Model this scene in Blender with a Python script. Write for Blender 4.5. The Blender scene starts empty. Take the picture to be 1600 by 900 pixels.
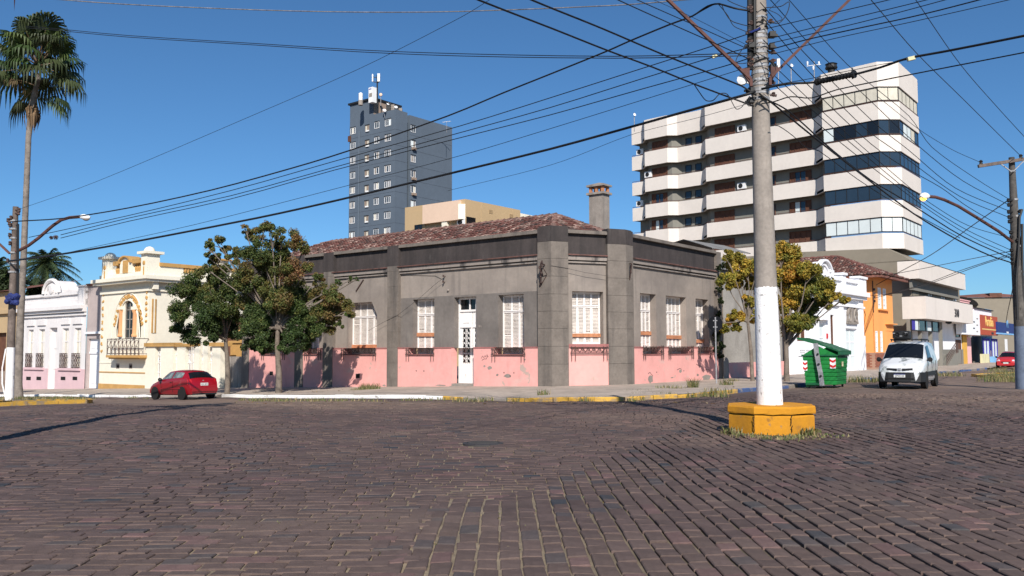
import bpy, bmesh, math, random
import numpy as np
from mathutils import Vector, Matrix
random.seed(11)
R = random.Random(5)
sc = bpy.context.scene
COL = sc.collection
rad = math.radians

# ------------------------------------------------------------------ camera, sky, sun, exposure
F = 1371.0
PITCH, ROLL = rad(4.1), rad(0.14)
CAM = Vector((0, 0, 1.6))
cd = bpy.data.cameras.new('camera')
cd.sensor_width = 36.0
cd.lens = 36.0 * F / 1600.0
cd.clip_start, cd.clip_end = 0.1, 4000
cam = bpy.data.objects.new('camera', cd)
COL.objects.link(cam)
fwd = Vector((0, math.cos(PITCH), math.sin(PITCH)))
up0 = Vector((0, -math.sin(PITCH), math.cos(PITCH)))
rt0 = Vector((1, 0, 0))
RT = rt0 * math.cos(ROLL) - up0 * math.sin(ROLL)
UP = up0 * math.cos(ROLL) + rt0 * math.sin(ROLL)
cam.matrix_world = Matrix(((RT.x, UP.x, -fwd.x, CAM.x), (RT.y, UP.y, -fwd.y, CAM.y), (RT.z, UP.z, -fwd.z, CAM.z), (0, 0, 0, 1)))
sc.camera = cam

SUN_AZ = rad(180 - 5)          # compass angle of the sun measured from +Y towards +X
SUN_EL = rad(36)
wd = bpy.data.worlds.new('World')
sc.world = wd
wd.use_nodes = True
nt = wd.node_tree
sky = nt.nodes.new('ShaderNodeTexSky')
sky.sky_type = 'NISHITA'
sky.sun_disc = False
sky.sun_elevation = SUN_EL
sky.sun_rotation = SUN_AZ
sky.altitude = 100
sky.air_density = 0.8
sky.dust_density = 0.5
sky.ozone_density = 10.0
bg = nt.nodes['Background']
bg.inputs['Strength'].default_value = 0.09
tn = nt.nodes.new('ShaderNodeMix'); tn.data_type = 'RGBA'; tn.blend_type = 'MULTIPLY'; tn.inputs[0].default_value = 1.0; tn.inputs[7].default_value = (.93, 1.08, 1.0, 1)
nt.links.new(sky.outputs[0], tn.inputs[6]); nt.links.new(tn.outputs[2], bg.inputs[0])
sl = bpy.data.lights.new('sun', 'SUN')
sl.energy = 4.8
sl.angle = rad(0.53)
sl.color = (1.0, 0.94, 0.86)
so = bpy.data.objects.new('sun', sl)
COL.objects.link(so)
SD = Vector((math.sin(SUN_AZ) * math.cos(SUN_EL), math.cos(SUN_AZ) * math.cos(SUN_EL), math.sin(SUN_EL)))
so.rotation_euler = SD.to_track_quat('Z', 'Y').to_euler()
so.location = (0, -30, 60)
sc.view_settings.view_transform = 'Standard'
sc.view_settings.look = 'None'
sc.view_settings.gamma = 1
sc.view_settings.exposure = 0.35
sc.render.engine = 'CYCLES'
sc.cycles.max_bounces = 6
sc.cycles.use_denoising = True

# ------------------------------------------------------------------ reading directions out of the view
def ray(px, py):
    return (fwd * F + RT * (px - 800) - UP * (py - 450))
def at(px, py, Y):
    r = ray(px, py)
    return CAM + r * (Y / r.y)

class Fac:
    """a vertical plane: origin o, direction t along it (to the viewer's right), n out of it towards the street"""
    def __init__(s, o, t):
        s.o = Vector((o[0], o[1])); s.t = Vector((t[0], t[1])).normalized()
        s.n = Vector((s.t.y, -s.t.x))
    def p(s, u, z, d=0.0):
        q = s.o + s.t * u + s.n * d
        return Vector((q.x, q.y, z))
    def uz(s, px, py, d=0.0):
        r = ray(px, py)
        n3 = Vector((s.n.x, s.n.y, 0)); o3 = s.p(0, 0, d)
        k = (o3 - CAM).dot(n3) / r.dot(n3)
        q = CAM + r * k
        return (Vector((q.x, q.y)) - s.o).dot(s.t), q.z
    def u(s, px, py, d=0.0): return s.uz(px, py, d)[0]
    def z(s, px, py, d=0.0): return s.uz(px, py, d)[1]
    def shifted(s, d, u=0.0):
        q = s.o + s.n * d + s.t * u
        return Fac(q, s.t)

AL = rad(38.2)
TL = (math.cos(AL), -math.sin(AL)); TR = (math.sin(AL), math.cos(AL))
_c = at(840, 548, 40.0); _c2 = at(991, 548, 41.5)
FL = Fac((_c.x, _c.y), TL)       # building line of the street that runs off to the left
FR = Fac((_c2.x, _c2.y), TR)     # building line of the street that runs off to the right
def sL(x, y): return -((x - FL.o.x) * FL.t.x + (y - FL.o.y) * FL.t.y)
def wL(x, y): return (x - FL.o.x) * FL.n.x + (y - FL.o.y) * FL.n.y
def sR(x, y): return (x - FR.o.x) * FR.t.x + (y - FR.o.y) * FR.t.y
def wR(x, y): return (x - FR.o.x) * FR.n.x + (y - FR.o.y) * FR.n.y
def sstep(x, a, b):
    t = min(1, max(0, (x - a) / (b - a))); return t * t * (3 - 2 * t)
def sp(s): return 2.0 * math.log(1 + math.exp(min(40, s / 2.0)))
def base_z(x, y):
    s = max(-60, min(75, sL(x, y)))
    return -0.028 * sp(s) + 0.004 * sp(-s)
def road_z(x, y):
    s = sL(x, y)
    dip = .013 * math.sin(.9 * x + .5 * y) + .011 * math.sin(1.7 * y - .7 * x + 1.3) + .009 * math.sin(2.6 * x + .4 * y + 2)
    return base_z(x, y) + dip - 0.25 * (1 - sstep(wL(x, y), 8, 22)) * sstep(s, -14, -2)

# ------------------------------------------------------------------ object helpers
def setp(o, label=None, cat=None, group=None, kind=None):
    if label: o['label'] = label
    if cat: o['category'] = cat
    if group: o['group'] = group
    if kind: o['kind'] = kind
    return o
def thing(name, label, cat, loc, group=None):
    o = bpy.data.objects.new(name, None)
    o.empty_display_size = 0.3
    COL.objects.link(o)
    o.location = loc
    return setp(o, label, cat, group)
def attach(o, parent):
    o.parent = parent
    if parent.type == 'EMPTY':
        o.matrix_parent_inverse = Matrix.LocRotScale(parent.location, parent.rotation_euler, None).inverted()
    return o

class MB:
    def __init__(s): s.v = []; s.f = []; s.m = []; s.c = None
    def face(s, pts, m=0):
        b = len(s.v); s.v.extend([tuple(p) for p in pts]); s.f.append(tuple(range(b, b + len(pts)))); s.m.append(m)
    def poly(s, verts, faces, m=0):
        b = len(s.v); s.v.extend([tuple(p) for p in verts])
        for f in faces: s.f.append(tuple(i + b for i in f)); s.m.append(m)
    def box8(s, p, m=0):
        s.poly(p, [(0, 3, 2, 1), (4, 5, 6, 7), (0, 1, 5, 4), (1, 2, 6, 5), (2, 3, 7, 6), (3, 0, 4, 7)], m)
    def box(s, x0, x1, y0, y1, z0, z1, m=0):
        s.box8([(x0, y0, z0), (x1, y0, z0), (x1, y1, z0), (x0, y1, z0), (x0, y0, z1), (x1, y0, z1), (x1, y1, z1), (x0, y1, z1)], m)
    def fbox(s, P, u0, u1, z0, z1, d0, d1, m=0):
        s.box8([P.p(u0, z0, d1), P.p(u1, z0, d1), P.p(u1, z0, d0), P.p(u0, z0, d0), P.p(u0, z1, d1), P.p(u1, z1, d1), P.p(u1, z1, d0), P.p(u0, z1, d0)], m)
    def bar(s, a, b, w, h=None, m=0, upv=(0, 0, 1)):
        a, b = Vector(a), Vector(b); h = h or w
        d = (b - a).normalized(); u = Vector(upv)
        if abs(d.dot(u)) > .95: u = Vector((1, 0, 0))
        x = d.cross(u).normalized() * (w / 2); y = x.cross(d).normalized() * (h / 2)
        s.box8([a - x - y, a + x - y, a + x + y, a - x + y, b - x - y, b + x - y, b + x + y, b - x + y], m)
    def prism(s, bot, top, m=0, mt=None):
        n = len(bot)
        s.poly(list(bot) + list(top), [tuple(range(n - 1, -1, -1))] + [(i, (i + 1) % n, n + (i + 1) % n, n + i) for i in range(n)], m)
        s.face(top, m if mt is None else mt)
    def slab(s, plan, z0, z1, m=0, mt=None):
        s.prism([(p[0], p[1], z0) for p in plan], [(p[0], p[1], z1) for p in plan], m, mt)
    def tube(s, pts, rr, n=8, m=0, caps=True):
        pts = [Vector(p) for p in pts]
        if not hasattr(rr, '__len__'): rr = [rr] * len(pts)
        b = len(s.v); N = None
        for i, p in enumerate(pts):
            d = (pts[min(i + 1, len(pts) - 1)] - pts[max(i - 1, 0)]).normalized()
            if N is None:
                N = d.orthogonal().normalized()
            N = (N - d * N.dot(d)).normalized(); B = d.cross(N)
            for k in range(n):
                a = 2 * math.pi * k / n
                s.v.append(tuple(p + (N * math.cos(a) + B * math.sin(a)) * rr[i]))
        for i in range(len(pts) - 1):
            for k in range(n):
                s.f.append((b + i * n + k, b + i * n + (k + 1) % n, b + (i + 1) * n + (k + 1) % n, b + (i + 1) * n + k)); s.m.append(m)
        if caps:
            s.f.append(tuple(b + k for k in range(n - 1, -1, -1))); s.m.append(m)
            e = b + (len(pts) - 1) * n
            s.f.append(tuple(e + k for k in range(n))); s.m.append(m)
    def lathe(s, prof, c, n=20, m=0, axis=(0, 0, 1)):
        c = Vector(c); A = Vector(axis).normalized(); X = A.orthogonal().normalized(); Y = A.cross(X)
        b = len(s.v)
        for r, h in prof:
            for k in range(n):
                a = 2 * math.pi * k / n
                s.v.append(tuple(c + A * h + (X * math.cos(a) + Y * math.sin(a)) * r))
        for i in range(len(prof) - 1):
            for k in range(n):
                s.f.append((b + i * n + k, b + i * n + (k + 1) % n, b + (i + 1) * n + (k + 1) % n, b + (i + 1) * n + k)); s.m.append(m)
        s.f.append(tuple(b + k for k in range(n - 1, -1, -1))); s.m.append(m)
        e = b + (len(prof) - 1) * n
        s.f.append(tuple(e + k for k in range(n))); s.m.append(m)
    def build(s, name, mats, parent=None, smooth=False, fix=True, bevel=0, **kw):
        me = bpy.data.meshes.new(name)
        me.from_pydata(s.v, [], s.f)
        mats = mats if isinstance(mats, (list, tuple)) else [mats]
        for x in mats: me.materials.append(x)
        if len(mats) > 1: me.polygons.foreach_set('material_index', s.m)
        if fix and len(s.f) < 30000:
            bm = bmesh.new(); bm.from_mesh(me)
            bmesh.ops.remove_doubles(bm, verts=bm.verts, dist=1e-5)
            bmesh.ops.recalc_face_normals(bm, faces=bm.faces)
            bm.to_mesh(me); bm.free()
        if smooth:
            me.shade_smooth() if hasattr(me, 'shade_smooth') else None
            if smooth is not True: me.set_sharp_from_angle(angle=rad(smooth))
        if s.c is not None:
            a = me.color_attributes.new('tint', 'FLOAT_COLOR', 'POINT')
            a.data.foreach_set('color', np.asarray(s.c, dtype=np.float32).ravel())
        o = bpy.data.objects.new(name, me)
        COL.objects.link(o)
        if bevel:
            md = o.modifiers.new('bevel', 'BEVEL'); md.width = bevel; md.segments = 1; md.limit_method = 'ANGLE'; md.angle_limit = rad(50)
        if parent is not None: attach(o, parent)
        setp(o, kw.get('label'), kw.get('cat'), kw.get('group'), kw.get('kind'))
        return o

def wall_holes(mb, P, u0, u1, z0, z1, holes, d=0.0, rd=0.3, m=0, mr=None):
    """a wall face with rectangular openings and their reveals (rd deep)"""
    mr = m if mr is None else mr
    us = sorted(set([u0, u1] + [h[0] for h in holes] + [h[1] for h in holes])); us = [u for u in us if u0 <= u <= u1]
    zs = sorted(set([z0, z1] + [h[2] for h in holes] + [h[3] for h in holes])); zs = [z for z in zs if z0 <= z <= z1]
    for i in range(len(us) - 1):
        for j in range(len(zs) - 1):
            uc, zc = (us[i] + us[i + 1]) / 2, (zs[j] + zs[j + 1]) / 2
            if any(h[0] < uc < h[1] and h[2] < zc < h[3] for h in holes): continue
            mb.face([P.p(us[i], zs[j], d), P.p(us[i + 1], zs[j], d), P.p(us[i + 1], zs[j + 1], d), P.p(us[i], zs[j + 1], d)], m)
    for h in holes:
        a, b, c, e = max(h[0], u0), min(h[1], u1), max(h[2], z0), min(h[3], z1)
        mb.face([P.p(a, c, d), P.p(a, e, d), P.p(a, e, d - rd), P.p(a, c, d - rd)], mr)
        mb.face([P.p(b, c, d), P.p(b, e, d), P.p(b, e, d - rd), P.p(b, c, d - rd)], mr)
        mb.face([P.p(a, e, d), P.p(b, e, d), P.p(b, e, d - rd), P.p(a, e, d - rd)], mr)
        mb.face([P.p(a, c, d), P.p(b, c, d), P.p(b, c, d - rd), P.p(a, c, d - rd)], mr)

# ------------------------------------------------------------------ materials
def _n(nt, t, **kw):
    n = nt.nodes.new(t)
    for k, v in kw.items(): setattr(n, k, v)
    return n
def mat(name, col, rough=.85, var=.18, scale=1.2, fine=14, stains=(), bump=.15, bscale=40, metal=0.0, tint=False, spec=.35, coat=0, emit=None, trans=0):
    m = bpy.data.materials.new(name); m.use_nodes = True
    nt = m.node_tree; L = nt.links.new
    b = nt.nodes['Principled BSDF']
    tc = _n(nt, 'ShaderNodeTexCoord')
    def noise(sc_, det=4, vec=None, rough_=.6):
        n = _n(nt, 'ShaderNodeTexNoise'); n.inputs['Scale'].default_value = sc_; n.inputs['Detail'].default_value = det; n.inputs['Roughness'].default_value = rough_
        L(vec or tc.outputs['Object'], n.inputs['Vector']); return n.outputs['Fac']
    def mul(a, bcol, fac):
        x = _n(nt, 'ShaderNodeMix', data_type='RGBA', blend_type='MULTIPLY'); x.inputs[0].default_value = fac
        L(a, x.inputs[6]); L(bcol, x.inputs[7]); return x.outputs[2]
    if tint:
        at_ = _n(nt, 'ShaderNodeAttribute'); at_.attribute_name = 'tint'
        cur = at_.outputs['Color']
    else:
        rgb = _n(nt, 'ShaderNodeRGB'); rgb.outputs[0].default_value = (*col, 1); cur = rgb.outputs[0]
    if var:
        for s_, w in ((scale, 1.0), (fine, .6)):
            mr = _n(nt, 'ShaderNodeMapRange'); mr.inputs['From Min'].default_value = .3; mr.inputs['From Max'].default_value = .7
            mr.inputs['To Min'].default_value = 1 - var * w; mr.inputs['To Max'].default_value = 1 + var * w
            L(noise(s_), mr.inputs['Value'])
            x = _n(nt, 'ShaderNodeMix', data_type='RGBA', blend_type='MULTIPLY'); x.inputs[0].default_value = 1
            L(cur, x.inputs[6]); L(mr.outputs[0], x.inputs[7]); cur = x.outputs[2]
    for (sc_col, vec, lo, hi, st) in stains:
        mp = _n(nt, 'ShaderNodeMapping'); mp.inputs['Scale'].default_value = vec; mp.inputs['Location'].default_value = (R.uniform(0, 50), R.uniform(0, 50), R.uniform(0, 50))
        L(tc.outputs['Object'], mp.inputs['Vector'])
        mr = _n(nt, 'ShaderNodeMapRange'); mr.inputs['From Min'].default_value = lo; mr.inputs['From Max'].default_value = hi; mr.inputs['To Max'].default_value = st
        L(noise(1.0, 6, mp.outputs[0]), mr.inputs['Value'])
        x = _n(nt, 'ShaderNodeMix', data_type='RGBA'); L(mr.outputs[0], x.inputs[0]); L(cur, x.inputs[6]); x.inputs[7].default_value = (*sc_col, 1); cur = x.outputs[2]
    L(cur, b.inputs['Base Color'])
    b.inputs['Roughness'].default_value = rough
    b.inputs['Metallic'].default_value = metal
    b.inputs['Specular IOR Level'].default_value = spec
    if coat: b.inputs['Coat Weight'].default_value = coat; b.inputs['Coat Roughness'].default_value = .08
    if trans: b.inputs['Transmission Weight'].default_value = trans
    if emit: b.inputs['Emission Color'].default_value = (*emit[0], 1); b.inputs['Emission Strength'].default_value = emit[1]
    if bump:
        bp = _n(nt, 'ShaderNodeBump'); bp.inputs['Strength'].default_value = bump; bp.inputs['Distance'].default_value = .02
        L(noise(bscale, 5), bp.inputs['Height']); L(bp.outputs[0], b.inputs['Normal'])
    return m
SOOT = (.035, .03, .03)
DUST = (.33, .27, .20)
M = dict(
    grey_plaster=mat('grey_plaster', (.275, .234, .202), var=.1, scale=.9, fine=7, stains=[((.13, .113, .104), (.3, .3, .42), .43, .68, .55), ((.09, .08, .075), (2.6, 2.6, .16), .54, .8, .55), ((.31, .28, .24), (2.5, 2.5, 1.2), .62, .8, .4)]),
    sooty_plaster=mat('sooty_grey_plaster', (.165, .145, .131), var=.14, scale=.8, fine=7, stains=[((.075, .068, .064), (.5, .5, .4), .48, .7, .6), ((.26, .23, .2), (1.2, 1.2, .5), .55, .75, .5), ((.06, .055, .052), (3, 3, .15), .55, .75, .5)]),
    dark_plaster=mat('dark_plaster', (.055, .045, .043), var=.2, scale=1.1, fine=9, stains=[((.025, .022, .022), (2.5, 2.5, .22), .45, .7, .7), ((.13, .115, .105), (3, 3, .5), .6, .8, .6)]),
    pilaster=mat('pilaster_plaster', (.165, .14, .12), var=.18, scale=1.4, fine=10, stains=[((.045, .04, .04), (1.6, 1.6, .18), .5, .72, .75), ((.2, .18, .155), (3.5, 3.5, .35), .6, .8, .5)]),
    pale_cornice=mat('cornice_plaster', (.25, .215, .19), var=.15, stains=[((.05, .045, .045), (1.6, 1.6, .5), .52, .62, .85)]),
    pink=mat('pink_paint', (.72, .35, .315), var=.07, scale=.8, fine=6, stains=[((.5, .2, .19), (1.2, 1.2, .4), .55, .8, .5), ((.55, .42, .37), (.7, .7, 1.1), .60, .66, .5), ((.40, .33, .28), (1.7, 1.7, 1.7), .665, .69, .85), ((.16, .11, .1), (5, 5, 3), .71, .75, .75)]),
    pink_edge=mat('pink_ledge', (.33, .13, .12), var=.2, stains=[(SOOT, (3, 3, 3), .6, .75, .6)]),
    white_paint=mat('peeling_white_paint', (.78, .74, .71), var=.06, stains=[((.34, .28, .24), (9, 9, 3), .62, .7, .7), ((.55, .48, .42), (2, 2, 2), .6, .8, .4)]),
    louver=mat('weathered_louver', (.60, .54, .49), var=.15, stains=[((.3, .24, .2), (7, 7, 12), .58, .68, .8)]),
    board=mat('orange_wood_board', (.46, .2, .1), var=.25, scale=3, stains=[((.2, .08, .05), (2, 2, 18), .55, .7, .6)]),
    ledge_dark=mat('sooty_red_ledge', (.13, .065, .055), var=.3, stains=[(SOOT, (3, 3, 3), .5, .65, .7)]),
    iron=mat('rusty_iron', (.07, .045, .04), rough=.75, var=.3, stains=[((.16, .06, .035), (6, 6, 6), .55, .7, .7)]),
    black=mat('black_rubber', (.012, .012, .013), rough=.6, var=.2, bump=.05),
    cable=mat('black_cable', (.010, .010, .011), rough=.6, var=.2, bump=0),
    rust_steel=mat('rusted_brown_steel', (.095, .042, .035), rough=.8, var=.3, stains=[((.05, .025, .02), (5, 5, 5), .5, .7, .7)]),
    roof_tile=mat('roof_tile', (.2, .09, .07), tint=True, var=.25, scale=3, fine=30, stains=[((.1, .085, .075), (1.5, 1.5, 1.5), .5, .7, .5)]),
    tile_orange=mat('red_roof_tile', (.185, .078, .058), var=.35, scale=5, fine=20, stains=[((.07, .045, .04), (1, 1, 1), .5, .7, .6)]),
    concrete=mat('concrete', (.27, .235, .205), var=.16, scale=2, fine=16, bump=.3, stains=[((.11, .095, .085), (2.2, 2.2, .3), .52, .72, .6)]),
    whitewash=mat('whitewash', (.82, .80, .79), var=.04, bump=.5, bscale=25, stains=[((.28, .25, .23), (9, 9, 7), .64, .67, .85), ((.22, .2, .19), (2.2, 2.2, 2.8), .66, .69, .75), ((.6, .56, .53), (2.5, 2.5, .8), .5, .75, .5)]),
    yellow=mat('yellow_paint', (.52, .225, .012), var=.08, bump=.35, bscale=18, stains=[((.2, .1, .03), (4, 4, 4), .6, .68, .7), ((.36, .16, .02), (1.5, 1.5, .8), .5, .7, .55), ((.2, .16, .12), (9, 9, 9), .66, .7, .6)]),
    kerb_white=mat('white_kerb_paint', (.78, .76, .73), var=.1, bump=.5, stains=[((.25, .21, .18), (5, 5, 5), .6, .68, .8)]),
    kerb_yellow=mat('yellow_kerb_paint', (.52, .30, .05), var=.2, bump=.5, stains=[((.24, .19, .14), (3.5, 3.5, 3.5), .5, .62, .85)]),
    kerb_blue=mat('blue_kerb_paint', (.06, .1, .22), var=.2, bump=.5, stains=[((.25, .22, .2), (4, 4, 4), .55, .66, .8)]),
    kerb_bare=mat('bare_kerb_stone', (.22, .19, .165), var=.2, bump=.5),
    pavement=mat('pavement_concrete', (.38, .315, .26), var=.22, scale=.6, fine=6, bump=.3, bscale=20, stains=[((.22, .185, .155), (1, 1, 1), .5, .7, .6), ((.45, .38, .31), (2.5, 2.5, 2.5), .6, .75, .5)]),
    tower=mat('slate_paint', (.092, .118, .152), var=.06, scale=.15, fine=1.2, bump=.05),
    tower_line=mat('slate_groove', (.055, .065, .085), var=.05, bump=0),
    bare_brown=mat('bare_brown_render', (.27, .2, .155), var=.2, scale=.8),
    beige=mat('beige_facade', (.665, .605, .55), var=.05, scale=.25, fine=3, stains=[((.5, .45, .4), (.7, .7, .12), .55, .8, .4)]),
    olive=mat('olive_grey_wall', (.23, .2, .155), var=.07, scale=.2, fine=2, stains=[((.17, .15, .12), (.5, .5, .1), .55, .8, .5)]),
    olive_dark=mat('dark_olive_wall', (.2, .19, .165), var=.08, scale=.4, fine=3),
    glass=mat('window_glass', (.035, .05, .065), rough=.06, var=0, bump=0, spec=.7),
    glass_blue=mat('balcony_glass', (.02, .035, .055), rough=.05, var=.15, scale=.5, bump=0, spec=.6),
    glass_dark=mat('dark_glass', (.008, .009, .011), rough=.06, var=0, bump=0, spec=.6),
    blind=mat('white_blind', (.62, .68, .68), var=.06, scale=.5, bump=0),
    curtain=mat('cream_curtain', (.58, .54, .45), var=.1, scale=3, bump=0),
    brown_wood=mat('brown_wood', (.115, .048, .028), var=.25, scale=2, rough=.7),
    tan=mat('tan_paint', (.45, .32, .18), var=.05, scale=.2, fine=3),
    peach=mat('peach_paint', (.66, .48, .36), var=.05, scale=.2, fine=3),
    cream=mat('cream_paint', (.74, .69, .575), var=.05, scale=.5, fine=4, stains=[((.6, .5, .36), (1, 1, .3), .62, .85, .4)]),
    ochre=mat('ochre_trim', (.46, .265, .09), var=.15, scale=1.5),
    white_wall=mat('white_facade', (.78, .78, .80), var=.04, scale=.5, fine=4, stains=[((.5, .5, .5), (1, 1, .25), .6, .85, .45)]),
    shade_white=mat('shaded_white_facade', (.68, .65, .64), var=.05, scale=.5, fine=4, stains=[((.42, .39, .39), (1, 1, .25), .55, .8, .5)]),  # white toned down, partial shade put into the colour; streaks are real stains
    lilac=mat('lilac_dado', (.60, .42, .44), var=.06, stains=[((.45, .32, .33), (1, 1, .5), .6, .8, .4)]),
    mauve=mat('mauve_render', (.42, .35, .33), var=.08, scale=1.5, stains=[((.3, .25, .24), (2, 2, 1), .6, .75, .5)]),
    orange=mat('orange_paint', (.86, .36, .11), var=.06, scale=.6, stains=[((.6, .22, .07), (1, 1, .25), .6, .8, .4)]),
    brick=mat('red_brick', (.27, .085, .05), var=.2, scale=4),
    mortar=mat('mortar', (.36, .22, .16), var=.1),
    tin=mat('grey_corrugated_sheet', (.22, .215, .21), var=.15, rough=.5, metal=.3, stains=[((.1, .09, .085), (1, 1, 1), .55, .7, .6)]),
    steel=mat('galvanised_steel', (.3, .3, .31), rough=.65, metal=.35, var=.25, scale=6, bump=.1, stains=[((.1, .09, .085), (6, 6, 6), .55, .7, .6)]),
    sign_back=mat('dark_sign_back', (.008, .009, .012), rough=.9, spec=.1, var=.1, bump=0),
    green=mat('green_bin_plastic', (.013, .19, .038), rough=.5, var=.1, scale=2, bump=.1, stains=[((.02, .09, .03), (2, 2, .6), .55, .8, .5), ((.1, .13, .06), (5, 5, 2), .68, .74, .4)]),
    green_lid=mat('dark_green_lid', (.012, .10, .038), rough=.45, var=.1),
    reflect_red=mat('red_reflective', (.55, .02, .02), rough=.4, var=0, bump=0),
    reflect_white=mat('white_reflective', (.8, .8, .8), rough=.4, var=0, bump=0),
    car_red=mat('red_car_paint', (.25, .005, .012), rough=.28, var=.04, bump=0, coat=.8),
    car_red2=mat('faded_red_car_paint', (.46, .025, .03), rough=.3, var=.05, bump=0, coat=.6),
    car_white=mat('white_car_paint', (.70, .71, .72), rough=.3, var=.04, bump=0, coat=.6),
    van_body=mat('printed_van_paint', (.6, .61, .62), rough=.3, var=.03, bump=0, coat=.6, stains=[((.09, .105, .1), (1.3, 1.6, 1.5), .55, .6, .8), ((.25, .28, .26), (2.1, 2.1, 2.1), .56, .62, .55)]),
    bumper=mat('black_bumper', (.016, .016, .017), rough=.55, var=.1, bump=0),
    hub=mat('grey_hub', (.16, .16, .165), rough=.4, metal=.6, var=.05, bump=0),
    lamp_lens=mat('lamp_lens', (.55, .57, .6), rough=.12, var=0, bump=0, spec=.7),
    tail_lens=mat('tail_lens', (.4, .01, .012), rough=.15, var=0, bump=0),
    plate=mat('number_plate', (.62, .62, .6), rough=.5, var=.05, bump=0),
    plate_blue=mat('plate_blue', (.012, .025, .14), rough=.5, var=0, bump=0),
    ink=mat('dark_ink', (.03, .03, .035), rough=.6, var=0, bump=0),
    bark=mat('grey_bark', (.16, .13, .105), var=.3, scale=4, fine=25, bump=.8, bscale=14),
    palm_bark=mat('palm_bark', (.2, .17, .145), var=.3, scale=3, fine=20, bump=.8, bscale=9, stains=[((.1, .085, .075), (1.5, 1.5, 3), .52, .66, .6)]),
    old_wood=mat('weathered_pole_wood', (.135, .105, .09), var=.3, scale=3, bump=.5, stains=[((.05, .042, .04), (5, 5, .4), .5, .7, .7)]),
    dark_pole=mat('dark_pole_concrete', (.075, .068, .062), var=.35, scale=2, stains=[((.2, .18, .16), (2, 2, 1), .55, .68, .7)]),
    blue_wash=mat('faded_blue_wash', (.13, .16, .22), var=.2, scale=2),
    straw=mat('dry_frond', (.23, .15, .085), var=.3),
    grass=mat('grass_blades', (.1, .12, .035), tint=True, var=.2, rough=.7, bump=0),
    tank_white=mat('white_tank', (.72, .72, .72), var=.05, bump=0),
    blue_cloth=mat('blue_cloth', (.018, .028, .12), var=.25),
    blue_sign=mat('blue_sign', (.02, .035, .16), rough=.5, var=.1, bump=0),
    light_blue=mat('light_blue_paint', (.2, .42, .68), var=.08, bump=0),
    sign_orange=mat('sign_orange', (.42, .065, .018), rough=.5, var=.05, bump=0),
    gold=mat('sign_gold', (.72, .5, .16), rough=.5, var=0, bump=0),
    ochre_wall=mat('ochre_yellow_wall', (.6, .34, .06), var=.1),
    pale_yellow=mat('pale_yellow_panel', (.62, .58, .36), var=.1, bump=0),
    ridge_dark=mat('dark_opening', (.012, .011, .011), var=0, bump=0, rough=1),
    shop_pink=mat('shop_pink', (.74, .42, .41), var=.05, bump=0),
    indigo=mat('indigo_trim', (.05, .04, .3), var=.05, bump=0),
    amber=mat('lit_amber_lamp', (.9, .4, .05), var=0, bump=0, emit=((1, .5, .08), 3)),
    braid=mat('braided_cable', (.16, .15, .15), var=.5, scale=6, fine=25, bump=0),
    joint=mat('joint_sand', (.26, .21, .14), tint=True, var=.3, scale=2, fine=20, bump=.6, bscale=60),
)
def leaf_mat(name):
    m = bpy.data.materials.new(name); m.use_nodes = True
    nt = m.node_tree; L = nt.links.new; b = nt.nodes['Principled BSDF']
    a = _n(nt, 'ShaderNodeAttribute'); a.attribute_name = 'tint'
    L(a.outputs['Color'], b.inputs['Base Color']); b.inputs['Roughness'].default_value = .55; b.inputs['Specular IOR Level'].default_value = .3
    tr = _n(nt, 'ShaderNodeBsdfTranslucent'); L(a.outputs['Color'], tr.inputs['Color'])
    mx = _n(nt, 'ShaderNodeMixShader'); mx.inputs[0].default_value = .22
    L(b.outputs[0], mx.inputs[1]); L(tr.outputs[0], mx.inputs[2]); L(mx.outputs[0], nt.nodes['Material Output'].inputs[0])
    return m
M['leaf'] = leaf_mat('leaf')
# ================================================================== GROUND
from mathutils import noise as mn
M['road'] = mat('road_surface', (.13, .1, .095), tint=True, var=.3, scale=1.6, fine=9, bump=.5, bscale=25, rough=.8)
M['cobble'] = mat('cobble_stone', (.12, .09, .085), tint=True, var=.18, scale=7, fine=45, bump=.4, bscale=70, rough=.75, spec=.25, stains=[((.17, .13, .1), (.9, .9, .9), .52, .75, .3), ((.17, .135, .105), (6, 6, 6), .62, .78, .3), ((.05, .042, .04), (.45, .45, .45), .58, .75, .55)])
STONE = np.array((.092, .063, .056)); SAND = np.array((.235, .185, .125)); DIRT = np.array((.205, .145, .11))
def dustiness(x, y):
    n = mn.noise((x * .11, y * .11, 3.1)) + .5 * mn.noise((x * .4, y * .4, 7.7))
    k = sstep(n, .05, .75) * .55
    w = wL(x, y); s = sL(x, y)
    k = max(k, .95 * sstep(w, 7.6, 9.5) * (1 - sstep(w, 13, 18)) * sstep(s, -9, -2) * (.6 + .4 * sstep(n, -.4, .3)))            # gutter sand in front of the left kerb
    k = max(k, .75 * sstep(x + .33 * y, 17.5, 23) * sstep(y, 15, 22) * (.55 + .45 * sstep(n, -.5, .2)))  # dusty mouth of the street on the right
    k = max(k, .5 * (1 - sstep(math.hypot((x + 1.5) * .8, (y - 7.6) * .8), .3, 2.0)) * (.6 + .4 * sstep(n, -.3, .3)))
    return min(1, k)
GAPZ = .022
def sheet_z(x, y):
    return road_z(x, y) - (GAPZ - .013 * (1 - sstep(x, -.5, 2.2))) * (1 - sstep(y, 29, 33))
def axis(lo, hi, step, far):
    a = list(np.arange(lo, hi + 1e-6, step)); g = step
    x = lo; L0 = []
    while x > -far: g *= 1.5; x -= g; L0.append(x)
    x = hi; g = step; H0 = []
    while x < far: g *= 1.5; x += g; H0.append(x)
    return L0[::-1] + a + H0
gx = axis(-46, 70, .7, 1500); gy = axis(3, 110, .7, 1500)
mb = MB(); cols = []
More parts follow.
